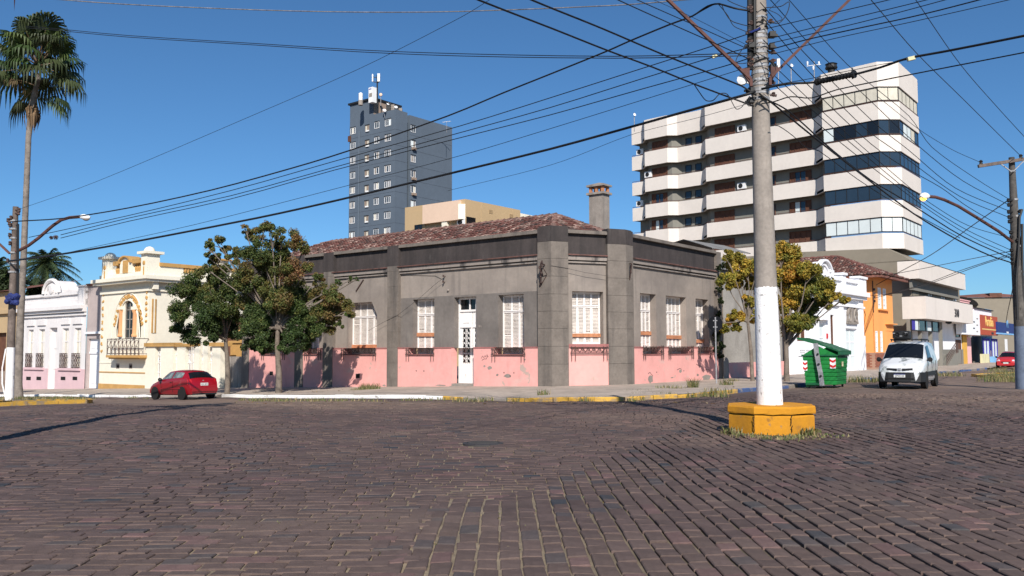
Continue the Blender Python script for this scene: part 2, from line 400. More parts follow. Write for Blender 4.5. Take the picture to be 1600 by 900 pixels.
for y in gy:
    for x in gx:
        mb.v.append((x, y, sheet_z(x, y)))
        k = dustiness(x, y) if (-60 < x < 90 and 0 < y < 130) else .3
        c = STONE * (1 - k) + DIRT * k
        f = 1 - sstep(y, 29, 33)
        c = c * (1 - f) + SAND * (.95 - .55 * sstep(x, -.5, 2.5)) * f
        cols.append((*c, 1))
nx = len(gx)
for j in range(len(gy) - 1):
    for i in range(nx - 1):
        mb.f.append((j * nx + i, j * nx + i + 1, (j + 1) * nx + i + 1, (j + 1) * nx + i)); mb.m.append(0)
mb.c = cols
road = mb.build('road', M['road'], kind='structure', fix=False, smooth=True)

# ---- cobblestones: rows run away from the viewer, each stone with its own jitter, height and shade
rc = random.Random(21)
_m = at(755, 694.5, 14.6); MANX, MANY = _m.x, _m.y
stones = []
pitch = .168
def in_rows(x, y):
    """near the viewer the courses run away from us; further off and to the left they run across"""
    return x > -.95 + .1 * mn.noise((y * .8, 0, 5)) and y < 9.6 + 2.6 * max(0, x) + .8 * mn.noise((x * .5, 3, 0))
def keep(xc, yc):
    return abs(xc) < .62 * yc + .8 and yc > 5.0 and (xc - MANX) ** 2 + (yc - MANY) ** 2 > .15
for i in range(-10, 132):
    x0 = i * pitch
    slope = -.012 + .05 * max(-.5, min(1.2, x0 / 7.0))
    y = 4.2 + rc.random() * .3
    while y < 31.5:
        ln = rc.uniform(.19, .37)
        yc = y + ln / 2
        xc = x0 + slope * (yc - 6) + .06 * mn.noise((x0 * .3, yc * .22, 1.0)) + rc.uniform(-.006, .006)
        y += ln + rc.uniform(.008, .02)
        if keep(xc, yc) and in_rows(xc + rc.uniform(-.04, .1), yc - rc.uniform(-.15, .15)): stones.append((xc, yc, pitch - .012 - .012 * rc.random(), ln, -slope))
y0 = 5.0
while y0 < 31.5:
    hw_ = .62 * (y0 + .2) + .8
    x = -hw_ - rc.random() * .3
    while x < hw_:
        ln = rc.uniform(.18, .36); xc = x + ln / 2
        yc = y0 + .05 * xc * (1 if xc < 0 else .4) * .35 + .09 * mn.noise((xc * .22, y0 * .3, 9.0)) + rc.uniform(-.006, .006)
        x += ln + rc.uniform(.008, .02)
        if keep(xc, yc) and not (in_rows(xc - .16, yc) and in_rows(xc + rc.uniform(-.1, .1), yc + rc.uniform(0, .25))): stones.append((xc, yc, pitch - .012 - .012 * rc.random(), ln, math.pi / 2 + .03))
    y0 += pitch
def stone_verts(w, l, rr):
    def j(a): return rr.uniform(-a, a)
    hw, hl = w / 2, l / 2
    out = []; inn = []; bot = []
    t1, t2, z0 = j(.008), j(.006), j(.0045)
    for sx, sy in ((-1, -1), (1, -1), (1, 1), (-1, 1)):
        px, py = sx * hw + j(.006), sy * hl + j(.007)
        out.append((px, py, z0 - .005 + sx * t1 * .5 + sy * t2 * .5))
        inn.append((px - sx * .009, py - sy * .008, z0 + .002 + sx * t1 * .5 + sy * t2 * .5))
        bot.append((px, py, -.045))
    return inn + out + bot
SF = [(0, 1, 2, 3)] + [(4 + k, 4 + (k + 1) % 4, (k + 1) % 4, k) for k in range(4)] + [(8 + k, 8 + (k + 1) % 4, 4 + (k + 1) % 4, 4 + k) for k in range(4)]
def stone_tint(x, y, rr):
    b = rr.uniform(.82, 1.16); k = dustiness(x, y) * rr.uniform(.45, .95)
    q = rr.random()
    c = STONE * b
    if q < .012: c = np.array((.04, .042, .048))
    elif q < .07: c = np.array((.125, .075, .07)) * b
    elif q < .12: c = np.array((.065, .055, .056))
    return c * (1 - k) + DIRT * 1.05 * k
inview = sorted([s_ for s_ in stones if abs(s_[0]) < .585 * s_[1] + .1 and s_[1] > 5.65], key=lambda a: a[1])
near = set(id(a) for a in inview[:300])
protos = []
for k in range(24):
    me = bpy.data.meshes.new('cobblestone')
    w, l = pitch - .022, .25
    vv = stone_verts(w, l, rc)
    me.from_pydata(vv, [], SF); me.materials.append(M['cobble'])
    a = me.color_attributes.new('tint', 'FLOAT_COLOR', 'POINT')
    c = stone_tint(0, 8, rc)
    if k < 22 and c.max() < .06: c = STONE * rc.uniform(.8, 1.1)
    a.data.foreach_set('color', np.tile(np.array((*c, 1), dtype=np.float32), 12))
    protos.append(me)
mb = MB(); cols = []
for st in stones:
    x, y, w, l, sl_ = st
    z = road_z(x, y)
    if id(st) in near:
        o = bpy.data.objects.new('cobblestone', protos[rc.randrange(24) if rc.random() < .12 else rc.randrange(22)])
        COL.objects.link(o); o.location = (x, y, z + .003); o.rotation_euler = (0, 0, sl_ + rc.uniform(-.03, .03)); o.scale = (w / (pitch - .022), l / .25, 1)
        o.parent = road
        continue
    if y > 26 and abs(x) > 18: pass
    b = len(mb.v)
    cs, sn = math.cos(sl_), math.sin(sl_)
    for (a, c_, d) in stone_verts(w, l, rc): mb.v.append((x + a * cs - c_ * sn, y + a * sn + c_ * cs, z + .003 + d))
    for f in SF: mb.f.append(tuple(q + b for q in f))
    mb.m.extend([0] * 9)
    t = stone_tint(x, y, rc); cols.extend([(*t, 1)] * 12)
mb.c = cols
o = mb.build('cobblestones', M['cobble'], parent=road, fix=False, kind='stuff')

def px_of(p):
    v = Vector((p.x, p.y, 0)) - CAM
    return 800 + F * v.dot(RT) / v.dot(fwd)
# ---- kerb line: left street, rounded corner, right street
KW = 7.0
def FLp(u, d): q = FL.p(u, 0, d); return Vector((q.x, q.y))
def FRp(u, d): q = FR.p(u, 0, d); return Vector((q.x, q.y))
# intersection of the two kerb lines
A0, A1 = FLp(0, KW), FRp(0, KW)
tl, tr = FL.t, FR.t
k = ((A1 - A0).x * tr.y - (A1 - A0).y * tr.x) / (tl.x * tr.y - tl.y * tr.x)
CORN = A0 + tl * k
RAD = 3.2
path = []           # (point, inner point on the building line)
uL_end = (CORN - A0).dot(tl) - RAD
for u in np.arange(-75, uL_end, 1.05): path.append((FLp(u, KW), FLp(min(u, .6), -1.2), 'L', u))
cc = CORN - tl * RAD + tr * RAD
for q in np.linspace(0, 1, 6):
    a = q * math.pi / 2
    # the arc turns from heading tl to heading tr
    p = cc - tr * RAD * math.cos(a) + tl * RAD * math.sin(a)
    inner = FLp(.6, -1.2).lerp(FRp(-.2, -1.2), q)
    path.append((p, inner, 'C', q))
t0 = (CORN - A1).dot(tr) + RAD
for u in np.arange(t0 + .5, 90, 1.05): path.append((FRp(u, KW), FRp(max(u, -.2), -1.2), 'R', u))
NS = 10
def ramp(p, side):
    d = 0; x = px_of(p)
    if side == 'L':
        for (q0, q1) in ((728, 782), (236, 338)): d = max(d, sstep(x, q0 - 12, q0 + 8) * (1 - sstep(x, q1 - 8, q1 + 12)))
    return d
mb = MB()
for (kp, ip, tag_, u) in path:
    dip_ = ramp(kp, tag_)
    kz = road_z(kp.x, kp.y) + .13 - .105 * dip_
    ib = base_z(ip.x, ip.y) + .04
    for j in range(NS + 1):
        q = j / NS
        p = kp.lerp(ip, q) if j else kp + (ip - kp).normalized() * .16
        z = kz + (ib - kz) * min(1, q * 1.1) + .012 * mn.noise((p.x * .5, p.y * .5, 0)) * (1 if j else 0)
        mb.v.append((p.x, p.y, z))
for i in range(len(path) - 1):
    for j in range(NS):
        a = i * (NS + 1) + j
        mb.f.append((a, a + NS + 1, a + NS + 2, a + 1)); mb.m.append(0)
pavement = mb.build('pavement', M['pavement'], kind='structure', fix=False, smooth=True)
# ---- kerbstones, each one a part of the pavement
rk = random.Random(3)
for i in range(len(path) - 1):
    a, b = path[i][0], path[i + 1][0]
    px = px_of((a + b) / 2); side = path[i][2]
    if side == 'L' and path[i][3] < -62: continue
    if side == 'R' and path[i][3] > 45: continue
    inn = (path[i][1] - a).normalized()
    za, zb = road_z(a.x, a.y), road_z(b.x, b.y)
    h = .14 + rk.uniform(-.02, .015); g = .012
    d = (b - a).normalized()
    a2, b2 = a + d * g, b - d * g
    lo = -.12
    if side == 'L':
        mt = 'kerb_white' if px < 682 else 'kerb_yellow'
        if 728 < px < 782: mt = 'kerb_bare'
        if 236 < px < 338: mt = 'kerb_bare'
    elif side == 'C': mt = 'kerb_yellow'
    else:
        mt = 'kerb_yellow' if px < 1150 else ('kerb_blue' if rk.random() < .55 else 'kerb_bare')
        if 1255 < px < 1335: mt = 'kerb_bare'
    mbk = MB()
    o1 = Vector((rk.uniform(-.015, .015), rk.uniform(-.015, .015)))
    w = .17
    def P3(p, q, z): v = p + o1 + inn * q; return (v.x, v.y, z)
    c_ = .03
    prof = [(0, lo), (0, h - c_), (c_, h), (w, h - .004)]
    ra_, rb2_ = .105 * ramp(a, side), .105 * ramp(b, side)
    va = [P3(a2, q, za + z - (ra_ if k_ else 0)) for k_, (q, z) in enumerate(prof)] + [P3(a2, w, za + lo)]
    vb = [P3(b2, q, zb + z - (rb2_ if k_ else 0) + rk.uniform(-.008, .008)) for k_, (q, z) in enumerate(prof)] + [P3(b2, w, zb + lo)]
    mbk.poly(va + vb, [(0, 5, 6, 1), (1, 6, 7, 2), (2, 7, 8, 3), (3, 8, 9, 4), (0, 1, 2, 3, 4), (9, 8, 7, 6, 5)])
    mbk.build('kerbstone', M[mt], parent=pavement)

# ---- manhole cover in the cobbles
M['cast_iron'] = mat('cast_iron', (.05, .046, .046), rough=.7, var=.2, spec=.3)
p = at(755, 694.5, 14.6)
mp = Vector((p.x, p.y, road_z(p.x, p.y)))
mh = thing('manhole_cover', 'round dark iron manhole cover set flush in the cobbles', 'manhole', mp)
mb = MB(); mb.lathe([(.34, -.06), (.34, .012), (.31, .016), (.27, .018), (.27, -.06)], mp, 28); mb.build('rim', M['cast_iron'], mh)
mb = MB(); mb.lathe([(.262, -.05), (.262, .012), (.25, .016)], mp, 28)
for k in range(-3, 4):
    hl = math.sqrt(.24 ** 2 - (k * .068) ** 2)
    mb.box(mp.x - hl, mp.x + hl, mp.y + k * .068 - .012, mp.y + k * .068 + .012, mp.z + .014, mp.z + .022)
mb.build('lid', M['cast_iron'], mh)

# ---- grass islands with yellow kerbs (left corner, right corner)
def island(label_kerb, poly, mt_every, grass_pts, bare_from=None):
    mbi = MB()
    cx = sum(p[0] for p in poly) / len(poly); cy = sum(p[1] for p in poly) / len(poly)
    ring = [(p[0] + (cx - p[0]) * .02, p[1] + (cy - p[1]) * .02) for p in poly]
    mbi.face([(x, y, road_z(x, y) + .11) for x, y in ring])
    isl = mbi.build('island_ground', M['island_soil'], kind='structure')
    for i in range(len(poly)):
        a, b = Vector(poly[i]), Vector(poly[(i + 1) % len(poly)])
        n = max(1, int((b - a).length / 1.0))
        for k_ in range(n):
            p, q = a.lerp(b, k_ / n), a.lerp(b, (k_ + 1) / n)
            d = (q - p).normalized() * .012
            inn = (Vector((cx, cy)) - p).normalized()
            nn = Vector((-(q - p).y, (q - p).x)).normalized()
            if nn.dot(inn) < 0: nn = -nn
            mk = MB(); h = .15 + rk.uniform(-.02, .015)
            p2, q2 = p + d, q - d
            zz = [road_z(*p2), road_z(*q2)]
            mk.box8([(p2.x, p2.y, zz[0] - .1), (q2.x, q2.y, zz[1] - .1), (q2.x + nn.x * .16, q2.y + nn.y * .16, zz[1] - .1), (p2.x + nn.x * .16, p2.y + nn.y * .16, zz[0] - .1),
                     (p2.x, p2.y, zz[0] + h), (q2.x, q2.y, zz[1] + h), (q2.x + nn.x * .16, q2.y + nn.y * .16, zz[1] + h), (p2.x + nn.x * .16, p2.y + nn.y * .16, zz[0] + h)])
            mk.build('kerbstone', M['kerb_yellow'], parent=isl)
    return isl
M['island_soil'] = mat('island_soil', (.2, .17, .1), var=.25, scale=1.5, stains=[((.1, .12, .05), (.8, .8, .8), .42, .6, .8)])
def gp(px, py, guess=35.0):
    """where the line of sight meets the road"""
    Y = guess
    for _ in range(40):
        q = at(px, py, Y)
        dz = q.z - road_z(q.x, q.y)
        r = ray(px, py); sl_ = r.z / r.y
        Y = Y - dz / (sl_ - .0005)
        Y = max(4, min(150, Y))
    return at(px, py, Y)
ga, gb = gp(136, 630.5), gp(-60, 637)
dv = Vector((gb.x - ga.x, gb.y - ga.y)); bk = Vector((.25, 1)).normalized()
pl = [(ga.x, ga.y), (gb.x, gb.y), (gb.x + bk.x * 4.5 - 2, gb.y + bk.y * 4.5), (ga.x - 3 + bk.x * 4.5, ga.y + 1 + bk.y * 3.2), (ga.x - .4, ga.y + 1.3)]
isl_left = island('', pl, None, None)
qa, qb = gp(1565, 592), gp(1640, 606)
pr = [(qa.x, qa.y), (qb.x, qb.y), (qb.x + 6, qb.y + 3), (qa.x + 7.5, qa.y + 9), (qa.x + 1.0, qa.y + 5)]
isl_right = island('', pr, None, None)

# ---- grass tufts and weeds
def tufts(name, spots, seed, cols_):
    r_ = random.Random(seed); mb = MB(); cc_ = []
    for (x, y, z, rad_, n, h) in spots:
        for _ in range(n):
            a = r_.uniform(0, 6.283); q = rad_ * math.sqrt(r_.random())
            bx, by = x + q * math.cos(a), y + q * math.sin(a)
            hh = h * r_.uniform(.4, 1.1); la = r_.uniform(0, 6.283); ln = hh * r_.uniform(.15, .8)
            w = r_.uniform(.008, .016)
            tx, ty = math.cos(la), math.sin(la); sx, sy = -ty * w, tx * w
            m1 = (bx + tx * ln * .3, by + ty * ln * .3, z + hh * .62); tp = (bx + tx * ln, by + ty * ln, z + hh)
            b = len(mb.v)
            mb.v += [(bx - sx, by - sy, z - .02), (bx + sx, by + sy, z - .02), (m1[0] + sx * .7, m1[1] + sy * .7, m1[2]), (m1[0] - sx * .7, m1[1] - sy * .7, m1[2]), tp]
            mb.f += [(b, b + 1, b + 2, b + 3), (b + 3, b + 2, b + 4)]; mb.m += [0, 0]
            c = cols_[r_.randrange(len(cols_))]; v = r_.uniform(.7, 1.25)
            cc_ += [(c[0] * v, c[1] * v, c[2] * v, 1)] * 5
    mb.c = cc_
    return mb.build(name, M['grass'], fix=False, kind='stuff')
GR = [(.075, .11, .03), (.12, .13, .04), (.2, .17, .08), (.26, .2, .1)]
def pv(p):
    """height of the pavement surface near p"""
    return base_z(p.x, p.y) * .5 + (road_z(p.x, p.y) + .13) * .5
rg = random.Random(8)
sp_ = []
def along_px(lo, hi, py, n, rad_, cnt, h, zoff=.1):
    for _ in range(n):
        p = gp(rg.uniform(lo, hi), py + rg.uniform(-1.5, 1.5)); sp_.append((p.x, p.y, p.z + zoff * .3, rad_, cnt, h))
# ================================================================== CORNER HOUSE
uB_ = FL.u(862, 500); uC_ = FR.u(978, 500)
PB, PC = FLp(uB_, 0), FRp(uC_, 0)
FC = Fac((PB.x, PB.y), PC - PB)               # the cut corner
LC = (PC - PB).length
zl = lambda y, x=840: FL.z(x, y)
Z_COPE, Z_LINE, Z_CORN, Z_HEAD, Z_DADO = zl(360.8), zl(364.8), zl(411), zl(457.5), zl(542.4)
Z_RED = zl(397.8)
Z_TOPP = FL.z(850, 355)
house = thing('corner_house', 'single storey corner house with sooty grey plaster, pink lower wall and white shutters', 'house', FL.p(0, -.3))
uL0 = FL.u(388, 560)          # far end of the left side
WD, DD, PD = -.16, .03, .06   # wall, dado, pilaster faces (out of the building line)
RV = .42
# ---- measured openings on the left side
def op(P, x0, x1, yh, yb, xm=None, d=WD):
    xm = xm or (x0 + x1) / 2
    return [P.u(x0, (yh + yb) / 2, d), P.u(x1, (yh + yb) / 2, d), P.z(xm, yb, d), P.z(xm, yh, d)]
wins_L = [op(FL, 543.5, 589, 472, 553), op(FL, 645, 678.5, 466.3, 553.6), op(FL, 778.6, 818.3, 458.5, 555)]
zh = wins_L[1][3]; zb_ = wins_L[1][2]
for w in wins_L: w[3] = Z_HEAD; w[2] = zb_
wins_L += [[FL.u(481, 500, WD), FL.u(499, 500, WD), zb_, Z_HEAD], [FL.u(413, 500, WD), FL.u(443, 500, WD), zb_, Z_HEAD]]
door = op(FL, 709.5, 744, 463.5, 600); door[3] = Z_HEAD
wins_R = [op(FR, 1000.8, 1025.5, 459, 553), op(FR, 1041, 1072.5, 463, 553), op(FR, 1087.5, 1107.5, 468.5, 553)]
for w in wins_R: w[3] = wins_R[0][3]; w[2] = wins_R[1][2]
win_C = [op(FC, 894.2, 942.8, 455.4, 537.5)]
uR1 = FR.u(1127, 500)         # far end of the right side
GZ = -2.2
# ---- upper walls
mb = MB()
uP0, uP1 = FL.u(840.4, 480, PD), LC
u621 = FL.u(619, 480, WD); ZSP = Z_HEAD + .1
wall_holes(mb, FL, uL0, u621, Z_DADO - .02, Z_COPE - .05, [w for w in wins_L if w[1] < u621], WD, RV)
wall_holes(mb, FL, u621, uB_, ZSP, Z_COPE - .05, [], WD, RV)
wall_holes(mb, FR, uC_, uR1, Z_DADO - .02, Z_COPE - .05, wins_R, WD, RV)
wall_holes(mb, FC, -.1, LC + .1, Z_DADO - .02, Z_COPE - .05, win_C, WD, RV)
mb.fbox(FR, uR1 - .02, uR1 + .0, GZ, Z_COPE - .06, -11, WD - .01)
mb.fbox(FL, uL0 - .02, uL0, GZ, Z_COPE - .06, -11, WD - .01)
# canted corners of the first window's head
w = wins_L[0]
for (ua, ub) in ((w[0], w[0] + .42), (w[1], w[1] - .42)):
    mb.prism([FL.p(ua, w[3], WD), FL.p(ub, w[3], WD), FL.p(ua, w[3] - .72, WD)], [FL.p(ua, w[3], WD - RV), FL.p(ub, w[3], WD - RV), FL.p(ua, w[3] - .72, WD - RV)])
mb.build('wall', M['grey_plaster'], house)
mb = MB(); wall_holes(mb, FL, u621, uB_, Z_DADO - .02, ZSP, [w for w in wins_L if w[0] > u621] + [door], WD, RV); mb.build('sooty_wall', M['sooty_plaster'], house)
# dark gap behind openings so that nothing shows through
mb = MB()
for P, ws in ((FL, wins_L + [door]), (FR, wins_R), (FC, win_C)):
    for w in ws: mb.face([P.p(w[0] - .02, w[2] - .3, WD - RV - .02), P.p(w[1] + .02, w[2] - .3, WD - RV - .02), P.p(w[1] + .02, w[3] + .02, WD - RV - .02), P.p(w[0] - .02, w[3] + .02, WD - RV - .02)])
mb.build('dark_interior', M['ridge_dark'], house)
# ---- pilasters (left side), each its own part
pil_L = [(377.5, 388.7), (460, 473), (504, 519), (604.3, 621)]
for (a, b) in pil_L:
    ua, ub = FL.u(a, 560, PD), FL.u(b, 560, PD)
    mb = MB(); z0 = GZ; zt = Z_COPE + .0
    cuts = [z0, zl(569), zl(541.4), zl(513.7), zl(487), zl(460.5), zl(433), zl(405.6), zl(379), zt]
    for i in range(len(cuts) - 1):
        mb.fbox(FL, ua, ub, cuts[i] + (.008 if i else 0), cuts[i + 1], WD - .05, PD)
        mb.fbox(FL, ua + .01, ub - .01, cuts[i] - .02, cuts[i] + .03, WD - .05, PD - .015)
    mb.build('pilaster', M['pilaster'], house)
    # the parapet part of the pilaster is blacker
    mb = MB(); mb.fbox(FL, ua - .01, ub + .01, Z_RED + .05, zt + .02, WD - .02, PD + .006); mb.build('pilaster_head', M['dark_plaster'], house)
# ---- two corner piers made of grooved blocks
cuts = [GZ, zl(569), zl(541.4), zl(513.7), zl(487), zl(460.5), zl(433), zl(405.6), zl(379), Z_TOPP]
uA = FL.u(840.4, 560, PD); uCa = FC.u(888.5, 500, PD); uCb = FC.u(950.5, 500, PD); uE = FR.u(991.2, 560, PD)
def off(P, u, d): q = P.p(u, 0, d); return (q.x, q.y)
def meet(P, Q, d1, d2):
    p0, p1 = Vector(off(P, 0, d1)), Vector(off(Q, 0, d2))
    k = ((p1 - p0).x * Q.t.y - (p1 - p0).y * Q.t.x) / (P.t.x * Q.t.y - P.t.y * Q.t.x)
    q = p0 + P.t * k; return (q.x, q.y)
def pier(kind, dd):
    if kind == 'left': return [off(FL, uA + (.06 - dd), dd), meet(FL, FC, dd, dd), off(FC, uCa - (.06 - dd), dd), off(FC, uCa - .02, -.5), off(FL, uA + .02, -.5)]
    return [off(FC, uCb + (.06 - dd), dd), meet(FC, FR, dd, dd), off(FR, uE - (.06 - dd), dd), off(FR, uE - .02, -.5), off(FC, uCb + .02, -.5)]
for kind in ('left', 'right'):
    for i in range(len(cuts) - 1):
        mb = MB()
        z0, z1 = cuts[i] + (.012 if i else 0), cuts[i + 1]
        mb.slab(pier(kind, PD), z0, z1)
        if i: mb.slab(pier(kind, PD - .022), z0 - .03, z0 + .02)
        if i == len(cuts) - 2:
            mb.slab(pier(kind, PD - .05), z1 - .01, z1 + .05)
        mb.build('pier_block', M['dark_plaster'] if i == len(cuts) - 2 else M['pilaster'], house)
# ---- parapet panels, coping, red ledge and cornice mouldings
uPR = [FL.u(x, 390, PD) for x in (388.7, 460, 473, 504, 519, 604.3, 621)] + [uA]
segs = [(FL, uPR[0], uPR[1]), (FL, uPR[2], uPR[3]), (FL, uPR[4], uPR[5]), (FL, uPR[6], uPR[7]), (FC, uCa, uCb), (FR, uE, FR.u(1119, 400))]
for (P, a, b) in segs:
    mb = MB(); mb.fbox(P, a, b, Z_RED, Z_LINE, WD - .3, WD + .03); mb.build('parapet_panel', M['dark_plaster'], house)
    mb = MB(); mb.fbox(P, a + .01, b - .01, Z_LINE - .0, Z_COPE, WD - .35, PD - .01); mb.fbox(P, a + .01, b - .01, Z_COPE, Z_COPE + .05, WD - .3, PD - .06)
    mb.build('coping', M['pilaster'], house)
    mb = MB(); mb.fbox(P, a + .004, b - .004, Z_RED - .04, Z_RED + .012, WD - .1, WD + .26); mb.build('red_ledge', M['ledge_dark'], house)
    mb = MB(); mb.fbox(P, a + .006, b - .006, Z_RED - .25, Z_RED - .041, WD - .1, WD + .17)
    mb.fbox(P, a + .006, b - .006, Z_CORN + .01, Z_RED - .31, WD - .1, WD + .1)
    mb.build('cornice', M['pale_cornice'], house)
mb = MB(); mb.fbox(FR, FR.u(1119, 400), uR1 + .02, GZ, Z_COPE, WD - .3, PD - .02); mb.build('end_pilaster', M['pilaster'], house)
# ---- pink dado: notched under every window, with a red ledge on top
def dado(P, a, b, holes):
    mb = MB()
    e = [h for h in holes if a < (h[0] + h[1]) / 2 < b]
    hs = [(h[0] - .12, h[1] + .1, h[2], 99) for h in e]
    wall_holes(mb, P, a, b, GZ, Z_DADO, [(h[0], h[1], h[2], Z_DADO) for h in hs], DD, .6)
    ends = sorted([a] + [q for h in hs for q in h[:2]] + [b])
    for i in range(0, len(ends), 2):
        mb.face([P.p(ends[i], Z_DADO, DD), P.p(ends[i + 1], Z_DADO, DD), P.p(ends[i + 1], Z_DADO, DD - .3), P.p(ends[i], Z_DADO, DD - .3)])
    for q in (a, b): mb.face([P.p(q, GZ, DD), P.p(q, Z_DADO, DD), P.p(q, Z_DADO, DD - .4), P.p(q, GZ, DD - .4)])
    mb.build('pink_dado', M['pink'], house)
    mb = MB()
    for i in range(0, len(ends), 2): mb.fbox(P, ends[i], ends[i + 1], Z_DADO - .035, Z_DADO + .02, WD - .01, DD + .03)
    for h in hs: mb.fbox(P, h[0] - .02, h[1] + .02, h[2] - .05, h[2] + .012, WD - .3, DD + .035)
    mb.build('dado_ledge', M['pink_edge'], house)
dado(FL, uPR[0], FL.u(460, 570, DD), wins_L)
dado(FL, FL.u(473, 570, DD), FL.u(504, 570, DD), wins_L)
dado(FL, FL.u(519, 570, DD), FL.u(604.3, 570, DD), wins_L)
dado(FL, FL.u(621, 570, DD), door[0], wins_L)
dado(FL, door[1], uA, wins_L)
dado(FC, uCa, uCb, [])
mb = MB(); mb.fbox(FC, uCa, uCb, Z_DADO - .03, FC.z(920, 537.5), WD - .02, DD + .04); mb.build('window_sill', M['pink_edge'], house)
dado(FR, uE, FR.u(1126, 560), wins_R)
# small dark vents in the dado
for (x, y) in ((424, 583), (559, 587)):
    u, z = FL.uz(x, y, DD); mb = MB(); mb.fbox(FL, u - .16, u + .16, z - .13, z + .1, DD - .1, DD + .006); mb.build('vent', M['ridge_dark'], house)
# bare plaster patches, ticks and a scribble on the pink paint
rb_ = random.Random(19)
def patch(P, x, y, wx, hy, m, name='bare_patch'):
    mb = MB(); n = 11; pts = []
    for k in range(n):
        a = 2 * math.pi * k / n; r_ = rb_.uniform(.6, 1.1); pts.append(P.p(P.u(x + wx * r_ * math.cos(a), y, DD), P.z(x, y + hy * r_ * math.sin(a), DD), DD + .003))
    mb.face(pts); mb.build(name, M[m], house)
for (x, y, wx, hy, m) in ((793, 587, 6, 4, 'pale_cornice'), (777, 586, 2.5, 2.5, 'pale_cornice'), (765, 575, 4, 3, 'concrete'), (757, 572, 2, 2, 'concrete'), (820, 562, 2, 1.5, 'concrete'), (787.5, 582.5, .9, 1.8, 'ink'), (803, 582.5, .9, 1.8, 'ink'), (650.5, 579.5, .8, 1.5, 'ink'), (662.5, 579.5, .8, 1.5, 'ink'), (688, 602, 9, 1.5, 'concrete'), (600, 602, 3, 1.5, 'concrete')):
    patch(FL, x, y, wx, hy, m)
for (x, y, wx, hy, m) in ((1016, 592, 4.5, 7, 'concrete'), (1063, 580, 2.8, 3, 'concrete'), (1104, 590, 8, 5, 'concrete'), (1026, 581.5, .8, 1, 'ink'), (1068.5, 579.5, .8, 1, 'ink'), (1050, 590, 3, 1.2, 'concrete'), (1090, 586, 2, 2.5, 'pale_cornice')):
    patch(FR, x, y, wx, hy, m)
mb = MB()
for (P, pts) in ((FL, [(752, 560), (754, 556), (756, 559), (758, 555), (759, 558), (761, 554), (763, 557.5)]), (FL, [(753, 563), (757, 560.5), (760, 561), (762, 556)])):
    mb.tube([P.p(*P.uz(x, y, DD + .004), DD + .004) for x, y in pts], .012, 4)
for pts in ([(1013, 584), (1015.5, 581.5), (1017, 584), (1020, 587)], [(1088, 569), (1092, 571.5), (1096, 573)], [(1101, 578.5), (1104, 577), (1108, 577.5), (1109, 579.5)], [(1058, 578), (1062, 575.5), (1065, 577)]):
    mb.tube([FR.p(*FR.uz(x, y, DD + .004), DD + .004) for x, y in pts], .012, 4)
mb.build('scribble', M['ink'], house)
# ---- shuttered windows
def shutter_window(P, w, cols, d, zbot=None, board=None, transom=True, parent=house):
    """white frame and mullions; every shutter leaf and the nailed board are sub-parts"""
    a, b, c, e = w; zt = e
    mb = MB(); fw, fd = .075, .07
    mb.fbox(P, a, a + fw, c, e, d, d + fd); mb.fbox(P, b - fw, b, c, e, d, d + fd)
    mb.fbox(P, a + fw, b - fw, e - .09, e, d, d + fd); mb.fbox(P, a + fw, b - fw, c, c + .08, d, d + fd)
    zt1 = e - (e - c) * .265
    mb.fbox(P, a + fw, b - fw, zt1 - .09, zt1, d, d + fd + .01)
    mb.fbox(P, a + fw, b - fw, zt1 - .02, zt1 + .02, d + fd, d + fd + .04)
    us = np.linspace(a + fw, b - fw, cols + 1)
    mw = .055
    for u in us[1:-1]: mb.fbox(P, u - mw, u + mw, c + .08, zt1 - .09, d, d + fd - .012)
    for u in us[1:-1]: mb.fbox(P, u - mw * .8, u + mw * .8, zt1, e - .09, d, d + fd - .02)
    win = mb.build('window', M['white_paint'], parent)
    zs = [(c + .08, zt1 - .09), (zt1, e - .09)]
    for i in range(cols):
        for k, (z0, z1) in enumerate(zs):
            lo = us[i] + (mw if i else 0) + .004; hi = us[i + 1] - (mw if i < cols - 1 else 0) - .004
            mb = MB(); n = int((z1 - z0) / .062)
            for q in range(n):
                if k == 0 and random.random() < .03: continue
                z = z0 + (q + .5) * (z1 - z0) / n
                j = random.uniform(-.006, .006)
                mb.box8([P.p(lo, z - .03 + j, d + .042), P.p(hi, z - .03, d + .042), P.p(hi, z - .022, d + .05), P.p(lo, z - .022 + j, d + .05),
                         P.p(lo, z + .02 + j, d + .008), P.p(hi, z + .02, d + .008), P.p(hi, z + .03, d + .016), P.p(lo, z + .03 + j, d + .016)])
            mb.face([P.p(lo, z0, d + .006), P.p(hi, z0, d + .006), P.p(hi, z1, d + .006), P.p(lo, z1, d + .006)])
            mb.build('shutter', M['louver'], win)
    if board:
        mb = MB(); z0, z1 = board
        j = random.uniform(-.02, .02)
        mb.box8([P.p(a - .03, z0 + j, d + .13), P.p(b + .02, z0, d + .13), P.p(b + .02, z0, d + .1), P.p(a - .03, z0 + j, d + .1),
                 P.p(a - .03, z1 + j, d + .13), P.p(b + .02, z1, d + .13), P.p(b + .02, z1, d + .1), P.p(a - .03, z1 + j, d + .1)])
        mb.build('timber_board', M['board'], win)
    return win
dw = WD - RV + .0
shutter_window(FL, wins_L[0], 4, dw, board=(FL.z(570, 543.5, dw), FL.z(570, 538.3, dw)))
shutter_window(FL, wins_L[1], 3, dw, board=(FL.z(665, 526, dw), FL.z(665, 520.3, dw)))
shutter_window(FL, wins_L[2], 3, dw)
shutter_window(FL, wins_L[3], 2, dw)
shutter_window(FL, wins_L[4], 3, dw)
shutter_window(FC, win_C[0], 4, dw, board=(FC.z(918, 526.6, dw), FC.z(918, 521, dw)))
shutter_window(FR, wins_R[0], 4, dw, board=(FR.z(1008, 523.5, dw), FR.z(1008, 517.8, dw)))
